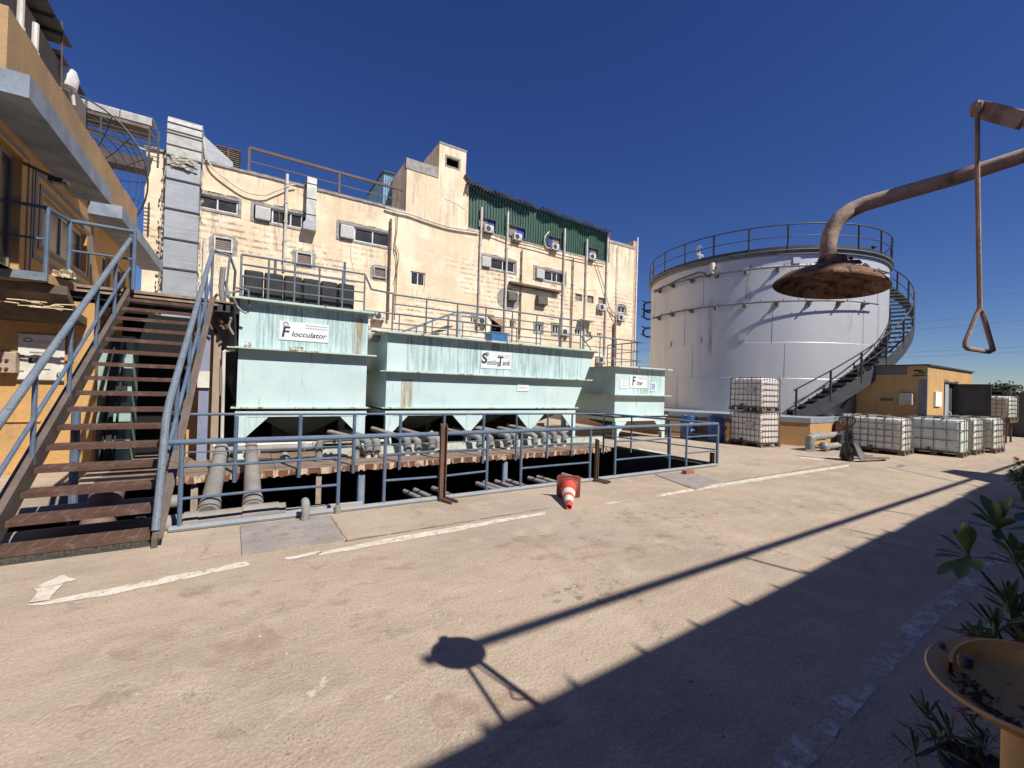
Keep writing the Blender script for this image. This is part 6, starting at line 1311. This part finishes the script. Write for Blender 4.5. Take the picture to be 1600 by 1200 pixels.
# drums
def drum(name, loc, lb, label_patch):
    t = thing(name, lb, 'drum', loc)
    dm = mat('drum_blue', (.025, .06, .20), (.035, .08, .25), 3, rough=.45, fine=.06)
    b = M(); b.lathe([(0, .0), (.27, 0), (.285, .03), (.29, .29), (.302, .3), (.302, .33), (.29, .34), (.29, .58), (.302, .59), (.302, .62), (.29, .63), (.28, .85), (.265, .88), (.25, .86), (0, .86)], loc, 28); b.build('body', dm, t)
    if label_patch:
        b = M(); l = Vector(loc); pts = []
        c0 = 245
        for z0, z1, a0, a1 in ((.5, .72, 225, 262), (.3, .42, 232, 258)):
            for k in range(6):
                a = radians(a0+(a1-a0)*k/6); a2 = radians(a0+(a1-a0)*(k+1)/6); zz0 = z0+random.uniform(0, .05); zz1 = z1-random.uniform(0, .04)
                b.quad(l+Vector((.305*cos(a), .305*sin(a), zz0)), l+Vector((.305*cos(a2), .305*sin(a2), zz0)), l+Vector((.305*cos(a2), .305*sin(a2), zz1)), l+Vector((.305*cos(a), .305*sin(a), zz1)))
        b.build('label_patch', white_metal, t, recalc=False)
drum('drum', (14.05, 9.95, 0), 'blue plastic drum with torn white labels near the right end of the railings', True)
drum('drum', (14.25, 9.0, 0), 'blue plastic drum tucked against the left side of the container stack', False)
b = M(); p = G(1104, 684); b.rbox(p.x-.16, p.x+.14, p.y-.2, p.y+.1, 0, .28, .05); b.rbox(p.x-.1, p.x+.1, p.y-.26, p.y-.15, .18, .36, .04); tag(b.build('red_canister', mat('canister_red', (.38, .05, .04), (.28, .04, .03), 4)), 'small red canister on the ground between the two blue drums', 'canister')
# pipes by the plinth
def pl(*pts): return [Vector(p) for p in pts]
p1 = P(1243, 700, 2, .06); t = thing('elbowed_pipe', 'large grey sewer pipe with an elbow lying by the plinth, the upper one', 'pipe', (15.4, 6.4, 0))
b = M(); b.tube(pl((15.05, 6.35, .05), (15.05, 6.35, .28), (15.08, 6.35, .38), (15.2, 6.33, .44), (15.5, 6.32, .44)), .125, 16); b.build('elbow', pvc, t)
b = M(); b.tube(pl((15.5, 6.32, .44), (18.2, 6.2, .50)), .105, 16); b.tube(pl((15.45, 6.32, .44), (15.85, 6.30, .445)), .128, 16); b.build('pipe', grey_pipe, t)
t = thing('elbowed_pipe', 'large grey sewer pipe with a round elbow lying by the plinth, the lower one', 'pipe', (15.5, 6.1, 0))
b = M(); b.lathe([(0, .15), (.08, .13), (.13, .07), (.15, 0), (.13, -.08), (0, -.14)], (15.45, 6.12, .15), 16); b.build('elbow', pvc, t)
b = M(); b.tube(pl((15.4, 6.12, .15), (18.2, 6.0, .2)), .09, 16); b.build('pipe', grey_pipe, t)
b = M(); b.prism([(16.2, 6.0, 0), (16.35, 6.0, .5), (16.65, 6.0, .62), (17.2, 6.0, .42), (16.6, 6.0, .0)], (0, .12, 0)); tag(b.build('black_bracket', dark_steel), 'black folded metal bracket straddling the grey pipes by the plinth', 'bracket')
b = M(); b.prism([(18.0, 6.5, .3), (18.6, 6.5, .35), (18.6, 6.5, .86), (18.05, 6.5, .84)], (0, .3, 0)); tag(b.build('cardboard_sheet', mat('brown_board', (.34, .21, .13))), 'brown board leaning on the plinth behind the pallet truck', 'board')

# ================================================================== PALLET TRUCK
pt = thing('pallet_truck', 'dark hand pallet truck with a looped handle and worn brown forks', 'pallet truck', (13.8, 4.85, 0))
B_ = G(1322, 719); Fd = (G(1396, 721)-G(1337, 724)); Fd.z = 0; Fd.normalize(); Sd = Vector((-Fd.y, Fd.x, 0)); B_ = G(1328, 720)
def W(u, v, z): return B_+Fd*u+Sd*v+Vector((0, 0, z))
fork_m = mat('worn_brown_fork', (.24, .17, .13), (.14, .10, .08), 5, fine=.2)
for v in (-.20, .20):
    b = M(); b.prism([W(.2, v-.07, .07), W(.2, v+.07, .07), W(1.15, v+.07, .05), W(1.28, v+.03, .045), W(1.28, v-.03, .045), W(1.15, v-.07, .05)], (0, 0, .045)); b.build('fork', fork_m, pt)
    b = M(); b.tube([W(1.05, v-.04, .04), W(1.05, v+.04, .04)], .035, 12); b.build('roller', black_plastic, pt)
b = M(); b.prism([W(.2, -.27, .06), W(.22, -.27, .14), W(-.02, -.17, .52), W(-.10, -.14, .52), W(-.02, -.27, .06)], Sd*.035); b.prism([W(.2, .235, .06), W(.22, .235, .14), W(-.02, .135, .52), W(-.10, .105, .52), W(-.02, .235, .06)], Sd*.035)
b.prism([W(.20, -.22, .12), W(-.04, -.15, .50), W(-.04, .15, .50), W(.20, .22, .12)], Fd*-.02); b.build('frame', mat('truck_grey', (.10, .115, .13), (.16, .17, .18), 5, rough=.5), pt)
b = M(); b.tube([W(-.12, 0, .1), W(-.12, 0, .48)], .07, 12); b.tube([W(-.12, .0, .2), W(-.12, 0, .42)], .10, 12); b.beam(W(-.12, -.13, .3), W(-.12, .13, .3), .12, .12); b.build('pump', black_plastic, pt)
for v in (-.08, .08): b = M(); b.tube([W(-.12, v-.035, .09), W(-.12, v+.035, .09)], .09, 18); b.build('wheel', black_plastic, pt)
b = M(); b.tube([W(-.12, 0, .4), W(-.15, 0, 1.02)], .024, 8); b.tube([W(-.15, 0, .86), W(-.15, -.13, .96), W(-.15, -.20, 1.06), W(-.15, -.19, 1.14), W(-.15, -.13, 1.17), W(-.15, .13, 1.17), W(-.15, .19, 1.14), W(-.15, .20, 1.06), W(-.15, .13, .96)], .018, 8, closed=True); b.tube([W(-.15, 0, 1.0), W(-.15, 0, 1.16)], .02, 6); b.build('handle', black_plastic, pt)

# ================================================================== BOUNDARY WALL, TREES, WIRES
bw = thing('boundary_fence', 'tall dark grey sheet fence with posts closing the yard at the right', 'fence', (33, 0, 0))
fm = mat('fence_grey', (.075, .075, .08), (.10, .10, .10), .7, .4, .65, .7, c3=(.12, .10, .085), s3=2, fine=.1)
b = M()
for k in range(60): y = -25+k*.52; b.box(33.0+(.03 if k % 2 else 0), 33.06+(.03 if k % 2 else 0), y, y+.519, 0, 2.22)
b.build('sheet', fm, bw)
for y in (4.95, 1.5, -2.2, -6, -10, -14): b = M(); b.box(32.86, 32.99, y-.07, y+.07, 0, 2.3); b.build('post', mat('fence_post', (.17, .15, .14), (.13, .12, .11), 3), bw)
gt = thing('boundary_gate', 'dark grey gate with a horizontal bar beside the hut at the back of the yard', 'gate', (33.2, 8, 0))
b = M(); b.box(33.1, 33.16, 5.2, 16, 0, 2.2); b.build('sheet', mat('gate_grey', (.09, .085, .08), (.12, .11, .1), 1.5), gt); b = M(); b.box(33.0, 33.09, 5.2, 16, 2.1, 2.3); b.box(33.0, 33.09, 5.2, 16, 1.75, 1.83); b.build('rail', dark_steel, gt)
leafm = mat('far_foliage', (.05, .075, .03), (.035, .055, .02), 3, rough=.8, fine=.3, fs=3)
for i, (x, y, h_, s_, lb) in enumerate(((60, 9.4, 3.5, .95, 'dark bushy treetop showing over the fence right of the hut'), (62, 7.6, 3.0, .75, 'lower olive treetop over the fence beside the taller one'))):
    t = thing('tree', lb, 'tree', (x, y, 0), 'trees beyond the fence')
    b = M(); b.tube([(x, y, 0), (x+.1, y, h_*.5), (x, y+.2, h_*.8)], [.18, .13, .06], 8); b.build('trunk', dark_pipe, t)
    b = M(); R2 = random.Random(i)
    for k in range(900):
        u = Vector((R2.gauss(0, 1), R2.gauss(0, 1), R2.gauss(0, .6))); u = u.normalized()*s_*R2.uniform(.5, 1.15)*(1+.3*sin(u.x*5)); c_ = Vector((x, y, h_-s_*.55))+Vector((u.x, u.y, u.z*.6)); q = .13
        d1 = Vector((R2.uniform(-1, 1), R2.uniform(-1, 1), R2.uniform(-1, 1))).normalized()*q; d2 = d1.orthogonal().normalized()*q*.6; b.quad(c_-d1, c_-d2, c_+d1, c_+d2)
    b.build('crown', leafm, t, recalc=False, smooth=0)
wm = mat('wire_dark', (.05, .055, .07), fine=0)
wires = [((1000, 492), (1600, 441)), ((1000, 512), (1600, 455)), ((1000, 538), (1600, 487)), ((1000, 548), (1600, 499)), ((1000, 568), (1600, 540)), ((1000, 574), (1600, 548))]
for i, (a, c) in enumerate(wires):
    A = D(*a, 62); B = D(*c, 62); Av = A+(A-B)*.3; Bv = B+(B-A)*.8; pts = []
    for k in range(25): q = Av.lerp(Bv, k/24); q.z -= .6*sin(pi*k/24)-.4; pts.append(q)
    b = M(); b.tube(pts, .022, 4); tag(b.build('power_line', wm), ('top', 'second', 'third', 'fourth', 'fifth', 'lowest')[i]+' of the six overhead wires crossing the sky behind the storage tank', 'power line', 'power lines')

# ================================================================== SAFETY SHOWER AND EYEWASH
shm = mat('faded_shower_paint', (.30, .19, .145), (.40, .30, .25), 7, .38, .62, .75, c3=(.12, .07, .05), s3=13, lo3=.55, hi3=.68, fine=.15, bump=.15)
head_m = mat('corroded_head', (.20, .10, .06), (.31, .19, .12), 16, .42, .6, .9, c3=(.05, .03, .022), s3=24, lo3=.5, hi3=.6, fine=.25, bump=.5, bs=90)
sh = thing('safety_shower', 'rusty emergency shower head on a curved pipe with a triangular pull handle', 'safety shower', (2.4, .1, 0))
Hc = D(1296, 436, 1.47)
pole = Vector((1.98, -.36, 0))
b = M(); hr = .166
prof = [(0, .075), (.04, .075), (.045, .048), (.09, .028), (.14, .004), (hr, -.022), (hr, -.028), (.135, .000), (.08, .016), (0, .02)]
tilt = Matrix.Rotation(radians(7), 3, FW)
b.lathe(prof, Hc, 40, mat=tilt)
for k in range(60):
    a = random.uniform(0, 2*pi); r_ = random.uniform(.06, .16); p = Hc+Vector((r_*cos(a), r_*sin(a), .055-(r_-.06)*.72))
    s_ = random.uniform(.004, .012); b.add([p+Vector((s_, 0, 0)), p+Vector((0, s_, .002)), p+Vector((-s_, 0, .0)), p+Vector((0, -s_, 0)), p+Vector((0, 0, s_*.9))], [(0, 1, 4), (1, 2, 4), (2, 3, 4), (3, 0, 4)])
b.build('shower_head', head_m, sh)
b = M()
for k in range(12):
    a = random.uniform(-.6, .9); r_ = random.uniform(.03, .09); p = Hc+RT*(r_*cos(a))+Vector((0, 0, .055)); q = random.uniform(.012, .03); b.prism([p, p+RT*q, p+RT*q*.6+Vector((0, 0, q*.5)), p+RT*.2*q+Vector((0, 0, q*.4))], FW*.012)
b.build('scale_crust', mat('pale_scale', (.50, .34, .24), (.38, .22, .14), 20, fine=.2), sh)
arm = [D(1295, 414, 1.47), D(1294, 400, 1.47), D(1294, 382, 1.47), D(1297, 366, 1.47), D(1304, 351, 1.47), D(1315, 338, 1.46), D(1330, 328, 1.46), D(1350, 319, 1.44), D(1400, 304.5, 1.39), D(1500, 276, 1.29), D(1600, 243, 1.20), Vector((1.95, -.26, 2.44))]
pm = arm[-1]
b = M(); b.tube(arm, [.0245]*8+[.0232, .0215, .020, .020], 14); b.tube([D(1295, 416, 1.47), D(1295, 400, 1.47)], .03, 14); b.build('arm', shm, sh)
lev = [D(1522, 169, 1.26), D(1533, 171, 1.26), D(1600, 189, 1.16), G(795, 1140)-sdir*(2.47/.7431)]
b = M()
for a, c in zip(lev, lev[1:]): b.beam(a, c, .016, .042)
b.tube([D(1527, 164, 1.26), D(1527, 176, 1.26)], .016, 8); b.build('lever', shm, sh)
b = M(); rt = [D(1527, 172, 1.24), D(1527, 260, 1.235), D(1529, 380, 1.225), D(1531, 483, 1.22)]
b.tube(rt, .0058, 8); b.build('pull_rod', shm, sh)
b = M(); tri = [D(1531, 482, 1.22), D(1527, 489, 1.22), D(1508, 535, 1.21), D(1508, 541, 1.21), D(1513, 545, 1.21), D(1546, 550, 1.22), D(1551, 547, 1.22), D(1550, 541, 1.22), D(1535, 489, 1.22)]
b.tube(tri, .0060, 8, closed=True); b.build('pull_handle', shm, sh)
b = M(); px_, py_ = lev[-1].x, lev[-1].y; b.tube([pm, (pm.x+.01, pm.y-.08, pm.z+.01), (pm.x+.015, pm.y-.11, pm.z-.12), (pm.x+.015, pm.y-.11, 0)], .024, 12); b.tube([lev[-1], (pm.x+.01, pm.y-.11, pm.z+.0)], .015, 8); b.build('standpipe', shm, sh)
# eyewash
yel = mat('faded_yellow_enamel', (.66, .38, .11), (.56, .35, .15), 6, .4, .65, .55, c3=(.30, .20, .12), s3=8, lo3=.55, hi3=.7, c4=(.05, .025, .02), s4=12, lo4=.60, hi4=.66, fine=.1)
ew = thing('eyewash_station', 'faded yellow eyewash bowl on a thick pedestal with dried brown residue inside', 'eyewash', (1.6, .1, 0))
Bc = D(1614, 1078, .98)
tl = Matrix.Rotation(radians(-9), 3, FW) @ Matrix.Rotation(radians(2), 3, RT)
prof = [(.02, -.075), (.07, -.07), (.125, -.045), (.165, -.006), (.176, .0), (.180, .006), (.176, .011), (.164, .006), (.12, -.032), (.07, -.055), (.0, -.06)]
b = M(); b.lathe(prof, Bc, 48, mat=tl); b.build('bowl', yel, ew)
b = M(); ped = [Bc+Vector((.02, -.0, -.07)), Bc+Vector((.03, .0, -.2)), Bc+Vector((.035, 0, -.45)), (Bc.x+.035, Bc.y, 0)]
b.tube(ped, [.05, .052, .055, .055], 20); b.build('pedestal', yel, ew)
b = M(); q = Bc+Vector((.01, -.02, -.19)); b.tube([q-RT*.01, q-RT*.0-FW*.06, q-FW*.10+Vector((0, 0, -.02)), q-FW*.12+Vector((0, 0, -.06))], .026, 12); b.tube([q+RT*.01, q-FW*.035], .034, 12); b.build('tap', yel, ew)
b = M(); n = 24
rim = [Bc+tl @ Vector((.174*cos(a), .174*sin(a), .01)) for a in [pi*.15+pi*1.1*k/n for k in range(n+1)]]
b = M(); b.lathe([(0, .013), (.011, .012), (.0135, .003), (.012, -.010), (.0, -.014)], D(1508, 1034, .945), 14); b.build('spray_nozzle', black_plastic, ew)
# upright inner ring at the back of the bowl
b = M(); n = 36; inn = []; out = []
fw2 = Vector((Bc.x, Bc.y, 0)).normalized(); rt2 = Vector((fw2.y, -fw2.x, 0))
for k in range(n+1):
    a = radians(188-180*k/n); hh = .034*sin(pi*min(1, max(0, (k+2)/(n+4))))**.45
    base = Bc+tl @ (rt2*(.132*cos(a))+fw2*(.132*sin(a))); dv = (rt2*cos(a)+fw2*sin(a))
    inn.append((base-dv*.003-Vector((0, 0, .035)), base-dv*.003+Vector((0, 0, hh)))); out.append((base+dv*.004-Vector((0, 0, .035)), base+dv*.004+Vector((0, 0, hh))))
v = [q for p4 in zip(inn, out) for q in (p4[0][0], p4[0][1], p4[1][1], p4[1][0])]; f = []
for k in range(n): a = k*4; f += [(a, a+1, a+5, a+4), (a+1, a+2, a+6, a+5), (a+2, a+3, a+7, a+6)]
b.add(v, f); b.build('guard_ring', yel, ew)
b = M(); R3 = random.Random(3)
for k in range(420):
    a = radians(R3.uniform(165, 350)); r_ = .10+R3.gauss(0, .022); z_ = -.032-(.12-r_)*.42 if r_ < .12 else -.032+(r_-.12)*.75
    p = Bc+tl @ (rt2*(r_*cos(a))+fw2*(r_*sin(a))+Vector((0, 0, z_+.002))); s_ = R3.uniform(.0015, .0055); u_ = R3.uniform(0, pi); c_, d_ = cos(u_)*s_, sin(u_)*s_
    b.add([p+Vector((c_, d_, 0)), p+Vector((-d_, c_, 0)), p-Vector((c_, d_, 0)), p-Vector((-d_, c_, 0)), p+Vector((0, 0, s_*.8))], [(0, 1, 4), (1, 2, 4), (2, 3, 4), (3, 0, 4)])
b.build('residue', mat('brown_residue', (.09, .045, .03), (.16, .09, .055), 30, rough=.9), ew)

# ================================================================== POTTED PLANTS
lf1 = mat('glossy_green_leaf', (.095, .17, .055), (.14, .22, .08), 9, .4, .65, .45, c3=(.24, .24, .08), s3=22, lo3=.56, hi3=.68, fine=.2)
lf2 = mat('narrow_green_leaf', (.08, .13, .05), (.13, .18, .07), 9, rough=.5, fine=.15)
stem_m = mat('grey_brown_stem', (.14, .12, .09), (.10, .085, .06), 12, fine=.15)
flw = mat('red_blossom', (.42, .03, .04), (.55, .08, .10), 18, fine=.15, rough=.6)
pinkw = mat('pale_petal', (.62, .55, .52), (.5, .42, .4), 9)
potm = mat('black_pot', (.02, .02, .022), (.04, .035, .03), 5, rough=.6); soil = mat('pot_soil', (.06, .04, .03), (.1, .07, .05), 12, rough=.95)
def leaf(b, base, d, L_, W_, droop=.3, twist=0, nseg=6):
    d = Vector(d).normalized(); side = d.cross(Vector((0, 0, 1)))
    if side.length < .1: side = d.orthogonal()
    side.normalize(); side = Matrix.Rotation(twist, 3, d) @ side; nrm = side.cross(d).normalized(); p = Vector(base); pts = []
    for k in range(nseg+1):
        t = k/nseg; w_ = W_*(sin(pi*min(1, .05+t*.95)**2.0)**.8)*.5+.0004
        if k == 0: w_ = W_*.07
        cr = nrm*(-w_*.35)
        pts.append((p-side*w_-cr, p.copy(), p+side*w_-cr)); p = p+d*(L_/nseg); d = (d+Vector((0, 0, -droop/nseg))).normalized()
    v = [q for r in pts for q in r]; f = []
    for k in range(nseg): a = k*3; f += [(a, a+1, a+4, a+3), (a+1, a+2, a+5, a+4)]
    b.add(v, f)
def whorl(b, c, up, n, L_, W_, spread=1.0, R2=random, droop=.3):
    up = Vector(up).normalized(); s_ = up.orthogonal().normalized(); t_ = up.cross(s_)
    for k in range(n):
        a = 2*pi*k*.382+R2.uniform(-.2, .2); el = R2.uniform(.1, 1.0)*spread; d = up*cos(el*1.4)+(s_*cos(a)+t_*sin(a))*sin(el*1.4); leaf(b, c-up*.01*k/n, d, L_*R2.uniform(.7, 1.1), W_*R2.uniform(.8, 1.1), droop, R2.uniform(-.4, .4))
def flowers(b, c, n, s_, R2):
    for k in range(n):
        o = c+Vector((R2.gauss(0, 1), R2.gauss(0, 1), R2.gauss(0, .7)))*s_; ax = Vector((R2.uniform(-1, 1), R2.uniform(-1, 1), R2.uniform(.1, 1))).normalized(); u = ax.orthogonal().normalized(); v = ax.cross(u)
        for j in range(5): a = 2*pi*j/5; d = (u*cos(a)+v*sin(a)); e = (u*cos(a+.5)+v*sin(a+.5)); q = .012; b.quad(o, o+d*q*.8+ax*q*.3, o+(d+e).normalized()*q*1.3+ax*q*.2, o+e*q*.8+ax*q*.3)
def pot(t, c, r, h, m=potm):
    b = M(); b.lathe([(0, 0), (r*.75, 0), (r, h), (r*1.06, h), (r*1.06, h-.03), (r*1.0, h-.035)], c, 24); b.lathe([(r*.95, h-.02), (0, h-.02)], c, 20) if 0 else None; b.build('pot', m, t)
    b = M(); b.lathe([(0, h-.02), (r*.97, h-.03)], c, 20); b.build('soil', soil, t)
def plant(name, lb, pos, pr, ph, stems, m, flower=None, fm=flw, seed=1, grp='potted plants in the shade'):
    R2 = random.Random(seed); t = thing(name, lb, 'potted plant', pos, grp); pot(t, Vector(pos), pr, ph)
    sb = M(); lb_ = M(); fb_ = M()
    for tip, n, L_, W_, sp, dr in stems:
        tip = Vector(tip); base = Vector(pos)+Vector((R2.uniform(-.3, .3)*pr, R2.uniform(-.3, .3)*pr, ph-.02)); mid = base.lerp(tip, .5)+Vector((R2.uniform(-.04, .04), R2.uniform(-.04, .04), .06)); mid2 = base.lerp(tip, .8)+Vector((0, 0, .03))
        sb.tube([base, mid, mid2, tip], [.010, .008, .006, .0045], 7); whorl(lb_, tip, (tip-mid2)+Vector((0, 0, .12)), n, L_, W_, sp, R2, dr)
    sb.build('stems', stem_m, t); lb_.build('leaves', m, t, recalc=False, smooth=60)
    for c_, n, s_ in flower or (): flowers(fb_, Vector(c_), n, s_, R2)
    if flower: fb_.build('flowers', fm, t, recalc=False, smooth=0)
    return t
t1 = [(D(1512, 868, 1.62), 12, .13, .042, 1.2, .3), (D(1560, 826, 1.66), 11, .13, .042, 1.15, .3), (D(1588, 880, 1.6), 9, .115, .036, 1.2, .35), (D(1622, 800, 1.7), 10, .12, .04, 1.1, .3), (D(1640, 880, 1.6), 12, .12, .04, 1.0, .3)]
plant('leafy_potted_plant', 'potted shrub with broad glossy green leaves in rosettes at the right edge', (3.0, .16, 0), .18, .30, t1, lf1, seed=3)
t2 = [(D(1575, 940, 1.52), 16, .10, .015, .8, .1), (D(1548, 1010, 1.48), 14, .09, .014, 1.2, .3), (D(1558, 985, 1.5), 22, .11, .016, 1.0, .15), (D(1585, 960, 1.55), 20, .11, .016, .9, .15), (D(1600, 1010, 1.5), 18, .10, .015, 1.0, .2), (D(1530, 1003, 1.5), 12, .09, .014, 1.2, .3), (D(1612, 980, 1.5), 14, .1, .015, 1.0, .2)]
plant('flowering_potted_plant', 'potted shrub with narrow leaves and red flowers behind the yellow eyewash bowl', (2.52, .24, 0), .15, .26, t2, lf2, [(D(1510, 998, 1.5), 7, .012), (D(1553, 1003, 1.5), 12, .02), (D(1590, 1000, 1.5), 9, .018)], seed=5)
t3 = [(D(1447, 1120, 1.72), 9, .12, .013, .55, .1), (D(1462, 1165, 1.72), 14, .12, .014, .9, .2), (D(1485, 1150, 1.7), 12, .12, .014, .9, .3), (D(1430, 1180, 1.74), 10, .10, .013, .9, .2), (D(1520, 1128, 1.6), 8, .10, .014, 1.0, .3), (D(1540, 1170, 1.6), 12, .11, .014, 1.0, .3)]
plant('flowering_potted_plant', 'low potted plant with thin leaves and red buds at the lower right corner', (2.70, .46, 0), .13, .15, t3, lf2, [(D(1498, 1105, 1.6), 6, .012), (D(1520, 1112, 1.6), 6, .012)], seed=8)
b = M(); leaf(b, D(1533, 1114, 1.55), -RT+UP*.05, .055, .018, .1); tag(b.build('pale_petal', pinkw, recalc=False), 'pale fallen petal caught above the low potted plant', 'petal')
t4 = [(D(1591, 727, 7.3), 12, .10, .04, 1.3, .5), (D(1582, 742, 7.3), 20, .14, .04, 1.3, .3), (D(1600, 742, 7.3), 22, .14, .04, 1.3, .3), (D(1590, 752, 7.3), 26, .15, .04, 1.5, .3), (D(1606, 755, 7.3), 24, .15, .04, 1.4, .3)]
plant('rose_bush', 'distant potted bush with red blooms at the right edge where the shade begins', (11.62, 1.38, 0), .26, .42, t4, lf1, [(D(1588, 717, 7.3), 60, .022), (D(1598, 722, 7.3), 40, .02), (D(1579, 741, 7.3), 14, .014), (D(1587, 750, 7.3), 10, .012)], seed=9)

# ================================================================== SHADE BUILDING BEHIND THE CAMERA
bk = thing('shade_building', 'long building behind the viewpoint whose corrugated eave shades the near yard', 'building', (6, -6, 0))
def eY(x): return -2.345+.0345*(x-2.5)
b = M(); b.box(-6.5, 45, -9, -3.9, 0, 4.6); b.box(-6.5, 45, -9.2, -6.6, 4.61, 8.7); b.build('wall', mat('rear_wall', (.14, .12, .10), (.10, .09, .08), 1), bk)  # unseen set-back upper block added to block rear sky light, walls kept dark
b = M(); x = -6.8; n = 0; rs = random.Random(4)
while x < 44:
    w_ = .60; j = rs.uniform(-.02, .02)
    b.prism([(x, eY(x)+j, 4.80), (x+w_*.93, eY(x+w_)+j, 4.80), (x+w_, eY(x+w_)+j+.10, 4.80), (x+w_, -9, 5.3), (x, -9, 5.3)], (0, 0, .03)); x += w_
b.build('corrugated_eave', sheet, bk, smooth=0)
b = M(); b.tube([(2.27, -2.3, 5.52), (20, -2.22, 5.52), (44, -2.1, 5.52)], .045, 10); tag(b.build('overhead_pipe', galv), 'long straight pipe carried above the eave behind the viewpoint', 'pipe')
for i, (x, y0_, h_, sl) in enumerate(((5.76, 0, 0, .0), (9.62, 0, 0, 0))):
    b = M(); b.tube([(x, -2.32, 4.82), (x, -2.32, 5.5)], .022, 8); tag(b.build('pipe_prop', galv), ('nearer upright prop of the overhead pipe', 'farther upright prop of the overhead pipe')[i], 'prop', 'props of the overhead pipe')
b = M(); b.tube([(7.85, -2.28, 4.82), (7.9, -2.28, 5.3)], .018, 8); tag(b.build('loose_rod', galv), 'short loose rod standing on the eave between the pipe props', 'rod')
# branch and small bits casting on the ground
b = M()
for sx, sy in ((683+0, 1008),): pass
hp_ = thing('roof_panel', 'small panel on thin stays above the eave behind the viewpoint', 'panel', (15.5, -2.3, 4.8))
b = M(); b.prism([(15.67, -2.3, 6.29), (16.41, -2.3, 6.21), (16.43, -2.3, 5.32), (14.38, -2.3, 5.05)], (0, .03, 0)); b.build('panel', galv, hp_)
b = M(); b.tube([(16.36, -2.28, 7.48), (16.24, -2.28, 7.15), (16.3, -2.28, 6.39), (16.3, -2.28, 4.8)], .018, 6); b.tube([(15.59, -2.28, 7.13), (16.19, -2.28, 7.18)], .018, 6); b.tube([(15.39, -2.28, 7.25), (13.85, -2.28, 5.36), (13.4, -2.28, 4.82)], .02, 6); b.tube([(14.4, -2.28, 4.82), (14.4, -2.28, 5.1)], .02, 6); b.build('frame', dark_steel, hp_)
